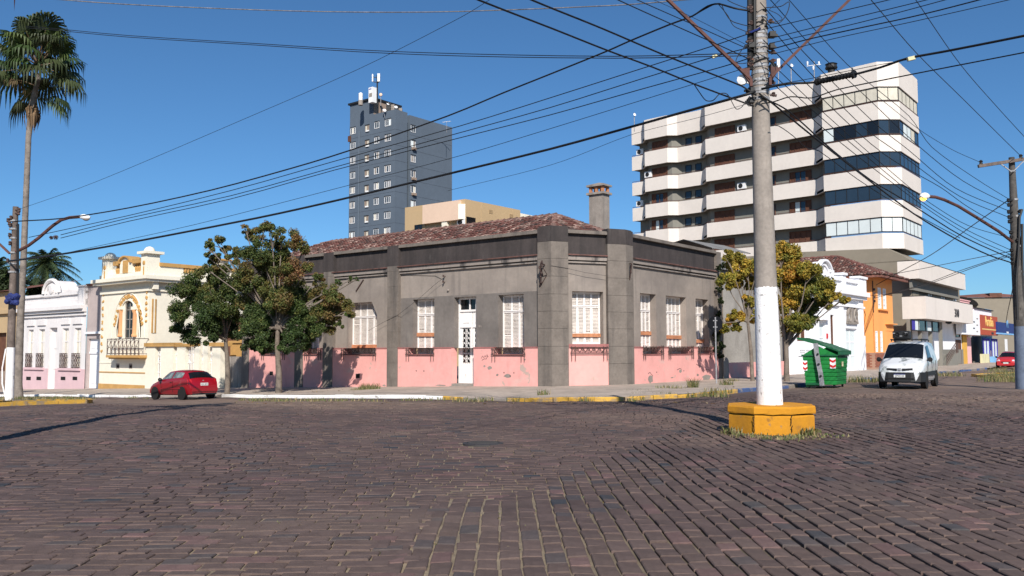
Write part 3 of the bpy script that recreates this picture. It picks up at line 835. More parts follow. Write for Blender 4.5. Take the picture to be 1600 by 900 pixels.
shutter_window(FR, wins_R[1], 5, dw, board=(FR.z(1052, 529.5, dw), FR.z(1052, 524, dw)))
shutter_window(FR, wins_R[2], 3, dw, board=(FR.z(1092, 535.5, dw), FR.z(1092, 530, dw)))
# lower white apron board of the corner window
# ---- guard rails in front of the windows
def guard(P, a, b, zt, zb, legz, d=DD + .06):
    mb = MB(); r = .014
    mb.bar(P.p(a, zt, d), P.p(b, zt, d), .035, .022)
    mb.bar(P.p(a, zb, d), P.p(b, zb, d), .035, .022)
    zm = zb + (zt - zb) * .3
    mb.bar(P.p(a, zm, d), P.p(b, zm, d), .025, .018)
    for u in (a + .06, a + .24, b - .24, b - .06):
        mb.bar(P.p(u, zt + .05, d), P.p(u, legz, d), .03, .03)
        mb.bar(P.p(u, zm, d), P.p(u, zm, d - .14), .022, .022)
    n = max(3, int((b - a - .5) / .27)); sw = (b - a - .5) / n; h = zt - zm
    for i in range(n):
        u0 = a + .25 + i * sw
        pts = [P.p(u0 + sw * t, zm + h * (.5 + .42 * math.sin(2 * math.pi * t)), d) for t in np.linspace(0, 1, 9)]
        mb.tube(pts, r, 5)
        cu = u0 + sw * .3
        mb.tube([P.p(cu + h * .22 * math.cos(q), zm + h * .38 + h * .22 * math.sin(q), d) for q in np.linspace(0, 5.2, 8)], r * .8, 4)
    for cu in (a + .15, b - .15):
        mb.tube([P.p(cu + h * .3 * math.cos(q), zm + h * .5 + h * .3 * math.sin(q), d) for q in np.linspace(0, 6.28, 10)], r * .8, 4)
    mb.build('guard_rail', M['iron'], house)
zt, zb2, lg = FL.z(800, 544.3), FL.z(800, 554.6), FL.z(800, 564.8)
for (x0, x1) in ((768.3, 822), (634.5, 679.7), (533.4, 589), (476, 503), (409, 447)):
    guard(FL, FL.u(x0, 550, DD), FL.u(x1, 550, DD), zt, zb2, lg)
guard(FC, FC.u(890.5, 548, DD), FC.u(949.5, 548, DD), FC.z(920, 542.6, DD), FC.z(920, 552.8, DD), FC.z(920, 563.5, DD), DD + .07)
zt, zb2, lg = FR.z(1020, 541.2), FR.z(1020, 552), FR.z(1020, 562)
for (x0, x1) in ((1003.3, 1036.3), (1043, 1083), (1089.3, 1112)):
    guard(FR, FR.u(x0, 550, DD), FR.u(x1, 550, DD), zt, zb2, lg)
# ---- tall white door with transom and scrolled grille
a, b, c, e = door; d = dw
mb = MB()
mb.fbox(FL, a, a + .1, c, e, d, d + .09); mb.fbox(FL, b - .1, b, c, e, d, d + .09); mb.fbox(FL, a + .1, b - .1, e - .1, e, d, d + .09)
z1 = FL.z(733, 484, d); z2 = FL.z(733, 508, d)
mb.fbox(FL, a + .1, b - .1, z1 - .1, z1, d, d + .12)
dr = mb.build('door', M['white_paint'], house)
mb = MB(); mb.face([FL.p(a + .1, z1, d + .02), FL.p(b - .1, z1, d + .02), FL.p(b - .1, e - .1, d + .02), FL.p(a + .1, e - .1, d + .02)]); mb.build('transom_glass', M['glass_dark'], dr)
mb = MB(); um = (a + b) / 2
for u in (um, (um + b) / 2 + .05): mb.fbox(FL, u - .03, u + .03, z1, e - .1, d + .03, d + .075)
mb.build('transom_bar', M['white_paint'], dr)
mid = a + (b - a) * .62
for (l, r_) in ((a + .1, mid - .02), (mid + .02, b - .1)):
    mb = MB(); g0, g1 = FL.z(733, 568, d), FL.z(733, 512.5, d); m_ = min(.13, (r_ - l) * .24)
    mb.fbox(FL, l, l + m_, c, z1 - .1, d, d + .06); mb.fbox(FL, r_ - m_, r_, c, z1 - .1, d, d + .06)
    mb.fbox(FL, l + m_, r_ - m_, g1, z1 - .1, d, d + .05); mb.fbox(FL, l + m_, r_ - m_, c, g0, d, d + .05)
    mb.fbox(FL, l + m_ + .05, r_ - m_ - .05, g1 + .25, g1 + .75, d + .05, d + .075)
    mb.fbox(FL, l + .03, r_ - .03, g1 + .02, g1 + .09, d + .05, d + .11)
    lf = mb.build('door_leaf', M['white_paint'], dr)
    mb = MB(); mb.face([FL.p(l + m_, g0, d + .012), FL.p(r_ - m_, g0, d + .012), FL.p(r_ - m_, g1, d + .012), FL.p(l + m_, g1, d + .012)]); mb.build('leaf_glass', M['glass_dark'], dr)
    mb = MB(); w_ = r_ - l - 2 * m_; nz = 7
    for i in range(nz):
        zc = g0 + (i + .5) * (g1 - g0) / nz; hz = (g1 - g0) / nz / 2
        for s_ in (-1, 1):
            mb.tube([FL.p(l + m_ + w_ / 2 + s_ * w_ * (.26 + .18 * math.cos(q)), zc + hz * .85 * math.sin(q), d + .04) for q in np.linspace(0, 5.6, 9)], .012, 4)
        mb.bar(FL.p(l + m_, zc - hz, d + .035), FL.p(r_ - m_, zc - hz, d + .035), .02)
    for s_ in (.0, .5, 1.0): mb.bar(FL.p(l + m_ + w_ * s_, g0, d + .035), FL.p(l + m_ + w_ * s_, g1, d + .035), .018)
    mb.build('door_grille', M['white_paint'], dr)
mb = MB(); zs = FL.z(728, 599.6); mb.fbox(FL, door[0], door[1], GZ, zs, dw - .1, DD - .004); mb.fbox(FL, door[0] + .01, door[1] + .1, GZ, zs - .12, DD, DD + .16); mb.build('doorstep', M['concrete'], house)
# house number plate, porcelain insulators, wall lamp base
u, z = FL.uz(750, 510, WD); mb = MB(); mb.fbox(FL, u - .09, u + .09, z - .05, z + .05, WD, WD + .015); mb.build('number_plate', M['pale_cornice'], house)
for (x, y) in ((696, 431.5), (695.5, 440.5)):
    u, z = FL.uz(x, y, WD); mb = MB()
    mb.bar(FL.p(u, z, WD), FL.p(u, z - .02, WD + .14), .025); mb.lathe([(.03, -.05), (.05, -.03), (.035, 0), (.05, .03), (.03, .06)], FL.p(u, z, WD + .15), 8)
    mb.build('insulator', M['iron'], house)
u, z = FL.uz(701, 453.5, WD); mb = MB(); mb.lathe([(.06, 0), (.07, .05), (.03, .1)], FL.p(u, z, WD), 10, axis=(FL.n.x, FL.n.y, 0)); mb.build('junction_knob', M['pale_cornice'], house)
mb = MB(); mb.bar(FL.p(FL.u(565, 437), FL.z(565, 437), WD + .03), FL.p(FL.u(553.5, 455), FL.z(553.5, 455), WD + .03), .06); mb.build('stay_bar', M['iron'], house)
# ---- iron cable brackets on the two piers
def bracket(P, x0, y0, x1, y1, name, messy):
    mb = MB(); d0 = PD + .01
    pa = P.p(*P.uz(x0, y0, d0), d0)
    top = P.p(*P.uz(x1, y1, d0 + .45), d0 + .45)
    low = P.p(*P.uz(x0, y0 + (y0 - y1) * -.0, d0), d0)
    return mb, pa, top
mb = MB(); d0 = PD
hu, hz = FL.uz(851, 414, d0)
p_wall = FL.p(hu, hz, d0); p_out = FL.p(hu + .1, hz + .05, d0 + .45); p_low = FL.p(hu - .25, FL.z(842, 448), d0)
mb.bar(p_wall, p_out, .05); mb.bar(p_low, p_out, .045); mb.bar(FL.p(hu - .1, hz - .5, d0), FL.p(hu, hz - .1, d0 + .3), .04)
for k in range(9):
    q = p_out.lerp(p_low, k / 9) + Vector((R.uniform(-.08, .08), R.uniform(-.05, .05), R.uniform(-.05, .05)))
    mb.lathe([(.03, -.06), (.055, -.02), (.035, .02), (.05, .06)], q, 7)
mb.tube([p_out, p_out + Vector((.1, 0, -.2)), p_wall + Vector((.1, -.1, -.45)), p_low], .02, 5)
mb.build('cable_bracket', M['iron'], house)
mb = MB()
hu, hz = FR.uz(980, 414, d0)
p_a = FR.p(hu + .25, FR.z(989, 413), d0); p_out = FR.p(hu - .1, hz + .03, d0 + .3); p_low = FR.p(hu + .2, FR.z(988, 438), d0)
mb.bar(p_a, p_out, .045); mb.bar(p_low, p_out, .05); mb.bar(FR.p(hu + .1, hz, d0 + .1), FR.p(hu + .12, hz - .4, d0 + .16), .035)
for k in (.2, .5, .75):
    q = p_out.lerp(p_low, k); mb.lathe([(.02, -.05), (.04, 0), (.02, .05)], q, 6)
mb.build('cable_bracket', M['iron'], house)
# ---- hipped roof: ridge parallel to the left side, barrel tiles, ridge tiles
DR = -4.0
zr = FL.z(862, 338, DR); ur1 = FL.u(868, 338, DR); ur0 = FL.u(512, 378, DR)
ze = Z_COPE - .18; de = WD - .32
ue0, ue1 = uL0 + .1, FL.u(905, 360, de)
ridge0, ridge1 = FL.p(ur0, zr, DR), FL.p(ur1, zr, DR)
E0 = FL.p(ue0, ze, de); _e = meet(FL, FC, de, de); E1 = Vector((_e[0], _e[1], ze)); _e = meet(FC, FR, de, de); E1b = Vector((_e[0], _e[1], ze))
back0, back1 = FL.p(ue0, ze, 2 * DR - de), FL.p(ur1 + 3.4, ze, 2 * DR - de)
mb = MB()
mb.face([E0, E1, ridge1, ridge0]); mb.face([E1, E1b, ridge1]); mb.face([E1b, back1, ridge1]); mb.face([back1, back0, ridge0, ridge1]); mb.face([back0, E0, ridge0])
rf = mb.build('roof', M['tile_orange'], house)
mb = MB(); tc = []
rt_ = random.Random(4)
def tile(pa, pb, side, nrm, r, tint):
    """one barrel tile lying from pa (low) to pb (high)"""
    b = len(mb.v)
    for (p, q) in ((pa, 1.12), (pb, .85)):
        for k in range(5):
            a_ = math.pi * k / 4
            mb.v.append(tuple(p + side * (r * q * math.cos(a_)) + nrm * (r * q * .8 * math.sin(a_))))
            tc.append(tint)
    for k in range(4): mb.f.append((b + k, b + k + 1, b + 6 + k, b + 5 + k)); mb.m.append(0)
    mb.v.append(tuple(pa)); tc.append((.02, .015, .012, 1)); c0 = len(mb.v) - 1
    for k in range(4): mb.f.append((c0, b + k + 1, b + k)); mb.m.append(0)
def tile_slope(a0, a1, b0, b1, rows, pitch_):
    """rows of tiles over the quad a0-a1 (eave) to b0-b1 (ridge)"""
    L = (a1 - a0).length; n = int(L / pitch_)
    ev = (a1 - a0).normalized()
    upv = ((b0 + b1) / 2 - (a0 + a1) / 2); upv = (upv - ev * upv.dot(ev)); H = upv.length; upv.normalize()
    nrm = ev.cross(upv); nrm = nrm if nrm.z > 0 else -nrm
    for i in range(n):
        off_ = (i + .5) * pitch_
        for j in range(rows):
            h0, h1 = H * j / rows - .05, H * (j + 1) / rows
            hm = (h0 + h1) / 2 / H
            lo = (b0 - a0).dot(ev) * hm; hi = L + ((b1 - a1).dot(ev)) * hm
            if not (lo < off_ < hi): continue
            o_ = off_ + rt_.uniform(-.025, .025)
            p0 = a0 + ev * o_ + upv * (h0 + rt_.uniform(-.03, .03)) + nrm * (.055 + rt_.uniform(0, .02))
            p1 = a0 + ev * (o_ + rt_.uniform(-.015, .015)) + upv * (h1 + .03) + nrm * .012
            v = rt_.random(); b_ = rt_.uniform(.7, 1.25)
            c = (.15 * b_, .062 * b_, .05 * b_) if v < .62 else ((.30 * b_, .2 * b_, .165 * b_) if v < .86 else (.08 * b_, .05 * b_, .045 * b_))
            tile(p0, p1, ev, nrm, pitch_ * .5, (*c, 1))
tile_slope(E0, E1, ridge0, ridge1, 10, .235)
tile_slope(E1, E1b, ridge1, ridge1, 10, .235); tile_slope(E1b, back1, ridge1, ridge1, 10, .235)
tile_slope(back0, E0, ridge0, ridge0, 10, .235)
mb.c = tc
mb.build('roof_tiles', M['roof_tile'], house, fix=False, kind='stuff')
def ridge_tiles(a, b):
    global mb, tc
    n = int((b - a).length / .42)
    side = (b - a).cross(Vector((0, 0, 1))).normalized()
    for i in range(n):
        mb = MB(); tc = []
        p, q = a.lerp(b, i / n), a.lerp(b, (i + 1.12) / n)
        bb = rt_.uniform(.7, 1.3)
        tile(q + Vector((0, 0, .05 + rt_.uniform(-.012, .012))), p + Vector((0, 0, .02)), side, Vector((0, 0, 1)), .15, (.19 * bb, .11 * bb, .09 * bb, 1))
        mb.c = tc
        mb.build('ridge_tile', M['roof_tile'], house, fix=False)
ridge_tiles(ridge0, ridge1); ridge_tiles(ridge1, E1); ridge_tiles(ridge1, E1b); ridge_tiles(ridge0, E0); 
# ---- grey sheet roof behind the right side
mb = MB()
ra, rb = FR.p(FR.u(1068, 375, -2), FR.z(1068, 374.5, -2), -2), FR.p(FR.u(1131, 386, -2), FR.z(1131, 384, -2), -2)
n = 26
for i in range(n):
    for (k0, k1, dz) in ((0, .5, .03), (.5, 1, -.03)):
        pa, pb = ra.lerp(rb, (i + k0) / n), ra.lerp(rb, (i + k1) / n)
        q = FR.p(0, 0, 0) - FR.p(0, 0, -1)
        dn = q * 1.75 + Vector((0, 0, -.62)); up_ = -q * 4 + Vector((0, 0, -.8))
        mb.face([pa + Vector((0, 0, dz)), pb - Vector((0, 0, dz)), pb + dn - Vector((0, 0, dz)), pa + dn + Vector((0, 0, dz))])
        mb.face([pa + Vector((0, 0, dz)), pb - Vector((0, 0, dz)), pb + up_ - Vector((0, 0, dz)), pa + up_ + Vector((0, 0, dz))])
mb.build('sheet_roof', M['tin'], house)
# ---- chimney with an open cap on stubby posts
cb = at(936, 355, 47.2)
PCh = Fac((cb.x, cb.y), TL)
ch = MB(); ztop = at(936, 301, 47.2).z
ch.fbox(PCh, -.45, .45, 5.5, ztop, -.36, .28)
chim = ch.build('chimney', M['concrete'], house)
zc = at(936, 292.5, 47.2).z; zs = ztop
mb = MB(); mb.fbox(PCh, -.56, .56, zs - .14, zs - .02, -.47, .39); mb.build('chimney_ledge', M['concrete'], chim)
hp = .3
for (u, dd) in ((-.38, .2), (0, .2), (.38, .2), (-.38, -.28), (.38, -.28), (0, -.28)):
    mb = MB(); mb.fbox(PCh, u - .07, u + .07, zs - .02, zs + hp, dd - .07, dd + .07); mb.build('cap_post', M['board'], chim)
mb = MB()
b4 = [PCh.p(-.56, zs + hp, .39), PCh.p(.56, zs + hp, .39), PCh.p(.56, zs + hp, -.47), PCh.p(-.56, zs + hp, -.47)]
mb.prism(b4, [p + Vector((0, 0, .1)) for p in b4]); ap = PCh.p(0, zs + hp + .26, -.04)
for i in range(4): mb.face([b4[i] + Vector((0, 0, .1)), b4[(i + 1) % 4] + Vector((0, 0, .1)), ap])
mb.build('chimney_cap', M['concrete'], chim)
# small wall cables
def wallwire(P, pts, r=.008, d=WD + .02):
    mb = MB(); mb.tube([P.p(*P.uz(x, y, d), d) for x, y in pts], r, 4); mb.build('wall_cable', M['cable'], house)
wallwire(FL, [(696, 432), (680, 444), (660, 462), (640, 478), (622, 492), (600, 503), (575, 517)], .008, PD + .02)
wallwire(FL, [(621, 431), (640, 430), (660, 430.5), (680, 431), (690, 436)], .008)
wallwire(FC, [(861, 415), (885, 419), (915, 426), (948, 431)], .008, PD + .02)
# weeds growing at the foot of the walls
for (x, y, n, r_, h) in ((578, 612, 420, .55, .42), (560, 613, 120, .4, .25), (440, 612, 60, .5, .12), (500, 612, 80, .9, .12), (850, 621, 90, .25, .3), (910, 602, 90, .7, .12), (1083, 610, 160, .22, .5), (1050, 611, 160, .7, .22), (1000, 615, 60, .6, .15), (815, 604, 60, .4, .15), (1135, 606, 110, .3, .4), (1120, 615, 90, .6, .2), (960, 601, 40, .3, .12), (1145, 600, 90, .35, .3), (640, 610, 50, .3, .15), (480, 609, 70, .8, .14)):
    p = gp(x, y + 3); sp_.append((p.x, p.y, p.z + .12, r_, n, h))
along_px(380, 680, 626.5, 40, .35, 18, .1)
along_px(690, 1000, 627, 34, .3, 22, .14)
along_px(1000, 1140, 620, 16, .3, 22, .18)
along_px(60, 235, 622.5, 14, .3, 12, .1)
# ================================================================== OTHER BUILDINGS
def pane_window(P, parent, u0, u1, z0, z1, d, frame, glass, nx=2, ny=1, fw=.06, proud=.05, name='window', sill=None, panes=None):
    mb = MB()
    mb.fbox(P, u0, u0 + fw, z0, z1, d, d + proud); mb.fbox(P, u1 - fw, u1, z0, z1, d, d + proud)
    mb.fbox(P, u0 + fw, u1 - fw, z1 - fw, z1, d, d + proud); mb.fbox(P, u0 + fw, u1 - fw, z0, z0 + fw, d, d + proud)
    for i in range(1, nx):
        u = u0 + (u1 - u0) * i / nx; mb.fbox(P, u - fw * .4, u + fw * .4, z0 + fw, z1 - fw, d, d + proud - .008)
    for j in range(1, ny):
        z = z0 + (z1 - z0) * j / ny; mb.fbox(P, u0 + fw, u1 - fw, z - fw * .4, z + fw * .4, d, d + proud - .012)
    w = mb.build(name, frame, parent)
    if panes is None:
        mb = MB(); mb.face([P.p(u0 + .01, z0 + .01, d + .012), P.p(u1 - .01, z0 + .01, d + .012), P.p(u1 - .01, z1 - .01, d + .012), P.p(u0 + .01, z1 - .01, d + .012)])
        mb.build('pane', glass, w)
    else:
        k = len(panes)
        for i, g in enumerate(panes):
            a, b = u0 + (u1 - u0) * i / k, u0 + (u1 - u0) * (i + 1) / k
            mb = MB(); mb.face([P.p(a + .005, z0 + .01, d + .012), P.p(b - .005, z0 + .01, d + .012), P.p(b - .005, z1 - .01, d + .012), P.p(a + .005, z1 - .01, d + .012)])
            mb.build('pane', g, w)
    if sill:
        mb = MB(); mb.fbox(P, u0 - .06, u1 + .06, z0 - .07, z0, d - .01, d + proud + .08); mb.build('sill', sill, w)
    return w
def rect(P, x0, x1, y0, y1, d=0.0):
    """pixel box -> (u0, u1, z_low, z_high) on the plane"""
    ym = (y0 + y1) / 2; xm = (x0 + x1) / 2
    return P.u(x0, ym, d), P.u(x1, ym, d), P.z(xm, y1, d), P.z(xm, y0, d)
def fb(P, box, d0, d1, m, parent, name, **kw):
    mb = MB(); mb.fbox(P, *box, d0, d1); return mb.build(name, m, parent, **kw)
def ac_unit(P, parent, u, z, d, w=.8, h=.55):
    mb = MB(); mb.fbox(P, u - w / 2, u + w / 2, z, z + h, d, d + .3)
    a = mb.build('air_conditioner', M['tank_white'], parent)
    mb = MB(); c = P.p(u - w * .1, z + h / 2, d + .3); mb.lathe([(h * .4, 0), (h * .4, .012), (h * .1, .02)], c, 12, axis=(P.n.x, P.n.y, 0)); mb.build('fan_grille', M['bumper'], a)

# ------------------------------------------------------------------ slate tower
tc_ = at(617, 300, 158)
TWL = Fac((tc_.x, tc_.y), TL); TWR = Fac((tc_.x, tc_.y), TR)
uT0 = TWL.u(545.6, 300); uTn = TWL.u(583.5, 170)
uT1 = TWR.u(636, 300)
zt_main = TWL.z(616, 171); zt_pent = TWL.z(575, 155.5)
tower = thing('apartment_tower', 'tall slate grey apartment tower with small scattered windows and roof aerials', 'tower block', TWL.p(0, 0))
mb = MB()
def tw(u, d): q = TWL.p(u, 0, d); return (q.x, q.y)
def tw2(u, d): q = TWR.p(u, 0, d); return (q.x, q.y)
mb.slab([tw(uT0, 0), tw(0, 0), tw2(uT1, 0), tw2(uT1, -16), (tw(uT0, 0)[0] + TR[0] * 12, tw(uT0, 0)[1] + TR[1] * 12)], 0, zt_main)
mb.slab([tw(uT0, -.003), tw(uTn, -.003), (tw(uTn, 0)[0] + TR[0] * 7, tw(uTn, 0)[1] + TR[1] * 7), (tw(uT0, 0)[0] + TR[0] * 7, tw(uT0, 0)[1] + TR[1] * 7)], zt_main - .1, zt_pent - .25)
mb.build('wall', M['tower'], tower)
# right wing, set a little back
uW0, uW1 = TWR.u(639.5, 300, -.8), TWR.u(706.2, 300, -.8)
zw = TWR.z(660, 185.5, -.8)
mb = MB(); mb.fbox(TWR, uW0, uW1, 0, zw, -17, -.8); mb.build('wing_wall', M['tower'], tower)
mb = MB(); mb.fbox(TWR, uT1 - .0, uW0 + .0, 0, zw - 1.0, -6, -1.6); mb.build('shadow_gap', M['ridge_dark'], tower)  # near-black infill: the shade of the recess is put into its colour
mb = MB(); mb.fbox(TWL, uT0 - .3, uTn + .25, zt_pent - .25, zt_pent + .1, -7.2, .3); mb.build('penthouse_roof', M['bumper'], tower)
mb = MB(); q0 = tw(uTn, -.05); mb.face([(q0[0] + TL[0] * .02, q0[1] + TL[1] * .02, zt_main + .01), (q0[0] + TL[0] * .02 + TR[0] * 7, q0[1] + TL[1] * .02 + TR[1] * 7, zt_main + .01), (q0[0] + TL[0] * .02 + TR[0] * 7, q0[1] + TL[1] * .02 + TR[1] * 7, zt_pent - .26), (q0[0] + TL[0] * .02, q0[1] + TL[1] * .02, zt_pent - .26)])
mb.build('bare_penthouse_wall', M['bare_brown'], tower)
STEP = 24.15
cols_ = [(548.2, 555.6, 204.5, 10.5), (571, 577.2, 200.8, 11), (585.6, 592.8, 195.6, 10), (602, 611, 191.6, 10.5)]
zA = TWL.z(606, 191.6); zB = TWL.z(606, 191.6 + STEP * 7); dz = (zA - zB) / 7
kinds = ['blind', 'glass', 'concrete', 'curtain', 'glass', 'concrete', 'glass', 'steel']
rw = random.Random(14)
for ci, (x0, x1, y, h) in enumerate(cols_):
    zc0 = TWL.z((x0 + x1) / 2, y)
    u0, u1 = TWL.u(x0, y), TWL.u(x1, y)
    for k in range(10):
        zc = zc0 - k * dz; hh = .62
        if zc < 8: continue
        if ci == 1: pn = [M['bare_brown'], M['curtain']] if k % 2 else [M['curtain'], M['bare_brown']]
        else:
            pn = [M[rw.choice(kinds)] for _ in range(3 if ci in (0, 3) else 2)]
        w = pane_window(TWL, tower, u0, u1, zc - hh, zc + hh, .02, M['tank_white'] if ci != 1 else M['concrete'], None, len(pn), 1, .09, .06, panes=pn)
        mb = MB(); mb.fbox(TWL, u0 - .05, u1 + .05, zc + hh, zc + hh + .12, .0, .14); mb.build('window_head', M['bumper'], w)
        if ci == 1: mb = MB(); mb.fbox(TWL, u0 + .3, u1, zc - hh - .02, zc - hh + .25, .08, .2); mb.build('sill_box', M['tank_white'], w)
for k, y in enumerate((201.5, 225, 248.2, 272, 296, 319)):
    u0, u1 = TWR.u(641.8, y, -.8), TWR.u(648.8, y, -.8); zc = TWR.z(645, y, -.8)
    w = pane_window(TWR, tower, u0, u1, zc - .65, zc + .65, -.78, M['tank_white'], None, 2, 1, .07, .06, panes=[M[rw.choice(kinds)], M[rw.choice(kinds)]])
    if k in (1, 3, 4): mb = MB(); mb.fbox(TWR, u0 + .2, u1 - .1, zc - 1.15, zc - .7, -.8, -.3); mb.build('air_conditioner', M['bare_brown'], w)
    mb = MB(); mb.fbox(TWR, u0 - .05, u1 + .05, zc + .65, zc + .77, -.8, -.65); mb.build('window_head', M['bumper'], w)
# floor grooves and the down pipe
for k in range(14):
    z = zA - 1.55 - k * dz * 1.0
    mb = MB(); mb.fbox(TWL, uT0 + .01, -.02, z, z + .05, -.01, .012); mb.fbox(TWR, .02, uT1 - .02, z, z + .05, -.01, .012); mb.fbox(TWR, uW0 + .01, uW1 - .02, z, z + .05, -.81, -.788)
    mb.build('floor_groove', M['tower_line'], tower)
up_ = TWL.u(561.5, 250); mb = MB(); mb.tube([TWL.p(up_, 0, .12), TWL.p(up_, TWL.z(561, 206), .12)], .16, 8); mb.build('down_pipe', M['tower'], tower)
u_, z_ = TWL.uz(547, 217); mb = MB(); mb.fbox(TWL, u_ - .25, u_ + .3, z_ - .6, z_ + .5, .02, .35); mb.build('dark_box', M['brown_wood'], tower)
# roof clutter: things standing on the roof
def roof_cyl(name, label, cat, x, ylo, yhi, w, Y, m, bands=True):
    a, b = at(x, ylo, Y), at(x, yhi, Y); r_ = w * Y / F / 2; h = b.z - a.z
    t = thing(name, label, cat, a)
    mb = MB(); mb.lathe([(r_ * .96, 0), (r_, .05), (r_, h * .46), (r_ * .96, h * .47), (r_ * .96, h * .5), (r_, h * .51), (r_, h * .93), (r_ * .85, h)], a, 14); mb.build('tank_body', m, t, smooth=30)
    mb = MB(); mb.lathe([(r_ * .5, h), (r_ * .5, h + .12), (r_ * .2, h + .16)], a, 12); mb.build('tank_lid', m, t)
    mb = MB(); mb.lathe([(r_ * 1.1, -.9), (r_ * 1.1, 0)], a, 12); mb.build('tank_plinth', M['concrete'], t)
roof_cyl('water_tank', 'narrow white cylindrical tank on the slate tower roof', 'water tank', 563.5, 157, 145.8, 6.6, 160, M['tank_white'])
a, b = at(582, 152, 160), at(582, 136.5, 160)
t = thing('tank_housing', 'large boxy white equipment cabinet on the slate tower roof', 'cabinet', a)
PT = Fac((a.x, a.y), TL)
mb = MB(); mb.fbox(PT, -.75, .35, a.z - 1, b.z, -.7, .3); mb.build('cabinet_body', M['tank_white'], t)
mb = MB(); mb.fbox(PT, -.6, .2, a.z + .05, a.z + .75, .3, .33); mb.build('cabinet_door', M['concrete'], t)
mb = MB(); mb.fbox(PT, -.65, .0, b.z - .42, b.z - .25, .3, .32); mb.build('cabinet_vent', M['indigo'], t)
a, b = at(589.5, 156, 160.5), at(589.5, 117, 160.5)
t = thing('mobile_antenna', 'mobile phone mast with two white panel antennas on the tower', 'antenna', a)
mb = MB(); mb.tube([a - Vector((0, 0, 1)), a + (b - a) * .98], .14, 8); mb.bar(at(583.5, 128, 160.5), at(592.5, 129, 160.5), .12); mb.bar(at(583.5, 121, 160.5), at(592, 121, 160.5), .1); mb.build('mast', M['bumper'], t)
for x0, x1, y0, y1 in ((589.8, 593.8, 115.2, 127.5), (581.3, 583.3, 116, 127.5)):
    p0, p1 = at(x0, y1, 160.2), at(x1, y0, 160.2)
    mb = MB(); mb.box(p0.x, p1.x, p0.y - .15, p0.y + .25, p0.z, p1.z); mb.build('panel_antenna', M['tank_white'], t)
a = at(595, 157, 160.8); b = at(595, 149, 160.8)
t = thing('microwave_dish', 'small round drum aerial beside the mobile phone mast', 'antenna', a)
mb = MB(); mb.tube([a - Vector((0, 0, 1)), b], .07, 6); mb.build('post', M['steel'], t)
mb = MB(); mb.lathe([(.22, 0), (.3, .1), (.3, .3), (.15, .36)], b + Vector((0, .15, .1)), 12, axis=(0, -1, .05)); mb.build('drum', M['peach'], t)
k = 0
for (x, y, s, lab) in ((600.5, 173, 1.0, 'white satellite dish leaning low on the tower parapet'), (606.5, 163, .8, 'small white dish higher on the tower service rail'), (618.5, 168, .9, 'white satellite dish at the corner of the slate tower')):
    a = at(x, y, 159 if k != 1 else 160)
    t = thing('satellite_dish', lab, 'satellite dish', a, 'satellite dishes on the tower roof'); k += 1
    mb = MB(); mb.tube([a + Vector((0, .3, -1.2)), a + Vector((0, .25, 0))], .05, 5); mb.build('dish_post', M['steel'], t)
    mb = MB(); ax = Vector((.25, -.8, .5)).normalized(); mb.lathe([(.02, .0), (.17 * s, .04), (.34 * s, .14)], a, 14, axis=ax); mb.lathe([(.01, .2), (.03, .45)], a, 5, axis=ax); mb.build('dish_bowl', M['tank_white'], t)
a = at(607, 175, 160.2)
t = thing('service_equipment', 'dark louvred equipment rack behind the tower parapet', 'equipment rack', a)
for q in range(4):
    c = a + Vector((TR[0] * q * 1.0, TR[1] * q * 1.0, .2 - q * .12)); mb = MB(); mb.box(c.x - .4, c.x + .4, c.y - .3, c.y + .3, c.z - 1, c.z + 1.5); 
    for zz in range(6): mb.box(c.x - .38, c.x + .38, c.y - .33, c.y - .3, c.z - .6 + zz * .34, c.z - .45 + zz * .34)
    mb.build('rack_unit', M['bumper'] if q % 2 == 0 else M['concrete'], t)
a = at(698, 199, 165)
t = thing('tv_aerial', 'thin television aerial on the tower wing', 'aerial', a)
mb = MB(); mb.tube([a - Vector((0, 0, 1)), a + Vector((0, 0, 1.2))], .04, 5); mb.build('pole', M['steel'], t)
mb = MB(); mb.bar(a + Vector((-.8, 0, 1.0)), a + Vector((.8, 0, 1.2)), .05)
for q in range(6): mb.bar(a + Vector((-.7 + q * .28, -.3, 1.0 + q * .03)), a + Vector((-.7 + q * .28, .3, 1.0 + q * .03)), .04)
mb.build('aerial_rods', M['tank_white'], t)

# ------------------------------------------------------------------ tan block
bc = at(727, 340, 92); BTL = Fac((at(716, 340, 92).x, at(716, 340, 92).y), TL)
BTR = Fac((bc.x, bc.y), TR)
tan = thing('tan_building', 'flat roofed tan and peach building with a shaded veranda', 'building', BTR.p(0, 0))
z1 = BTL.z(660, 325.7); z0 = BTL.z(660, 349)
uq0, uq1 = BTL.u(638, 340, -.5), BTL.u(660, 340)
ztan = BTR.z(750, 315.5)
mb = MB(); mb.fbox(BTL, uq0, uq1 - .0, 0, BTL.z(650, 329), -8, -.4); mb.build('wall', M['tan'], tan)
mb = MB(); mb.fbox(BTL, uq1, 0, BTL.z(716, 343), z1 + .35, -.5, 0); mb.build('peach_parapet', M['peach'], tan)
q = [BTL.p(0, 0), BTR.p(0, 0)]
mb = MB(); za, zb3 = BTL.z(716, 342), BTL.z(720, 318)
mb.slab([(q[0].x, q[0].y), (q[1].x, q[1].y), (q[1].x, q[1].y + .6), (q[0].x, q[0].y + .6)], za, zb3); mb.build('cream_corner', M['cream'], tan)
mb = MB(); mb.fbox(BTR, 0.01, BTR.u(752, 340), 0, ztan, -9, -.02); mb.fbox(BTR, BTR.u(752, 340), BTR.u(813, 340), 0, ztan, -9, 0); mb.build('side_wall', M['tan'], tan)
mb = MB(); mb.fbox(BTR, BTR.u(813, 340) + .01, BTR.u(846, 340), 0, ztan - .25, -9, -.4); mb.build('rear_wall', M['cream'], tan)
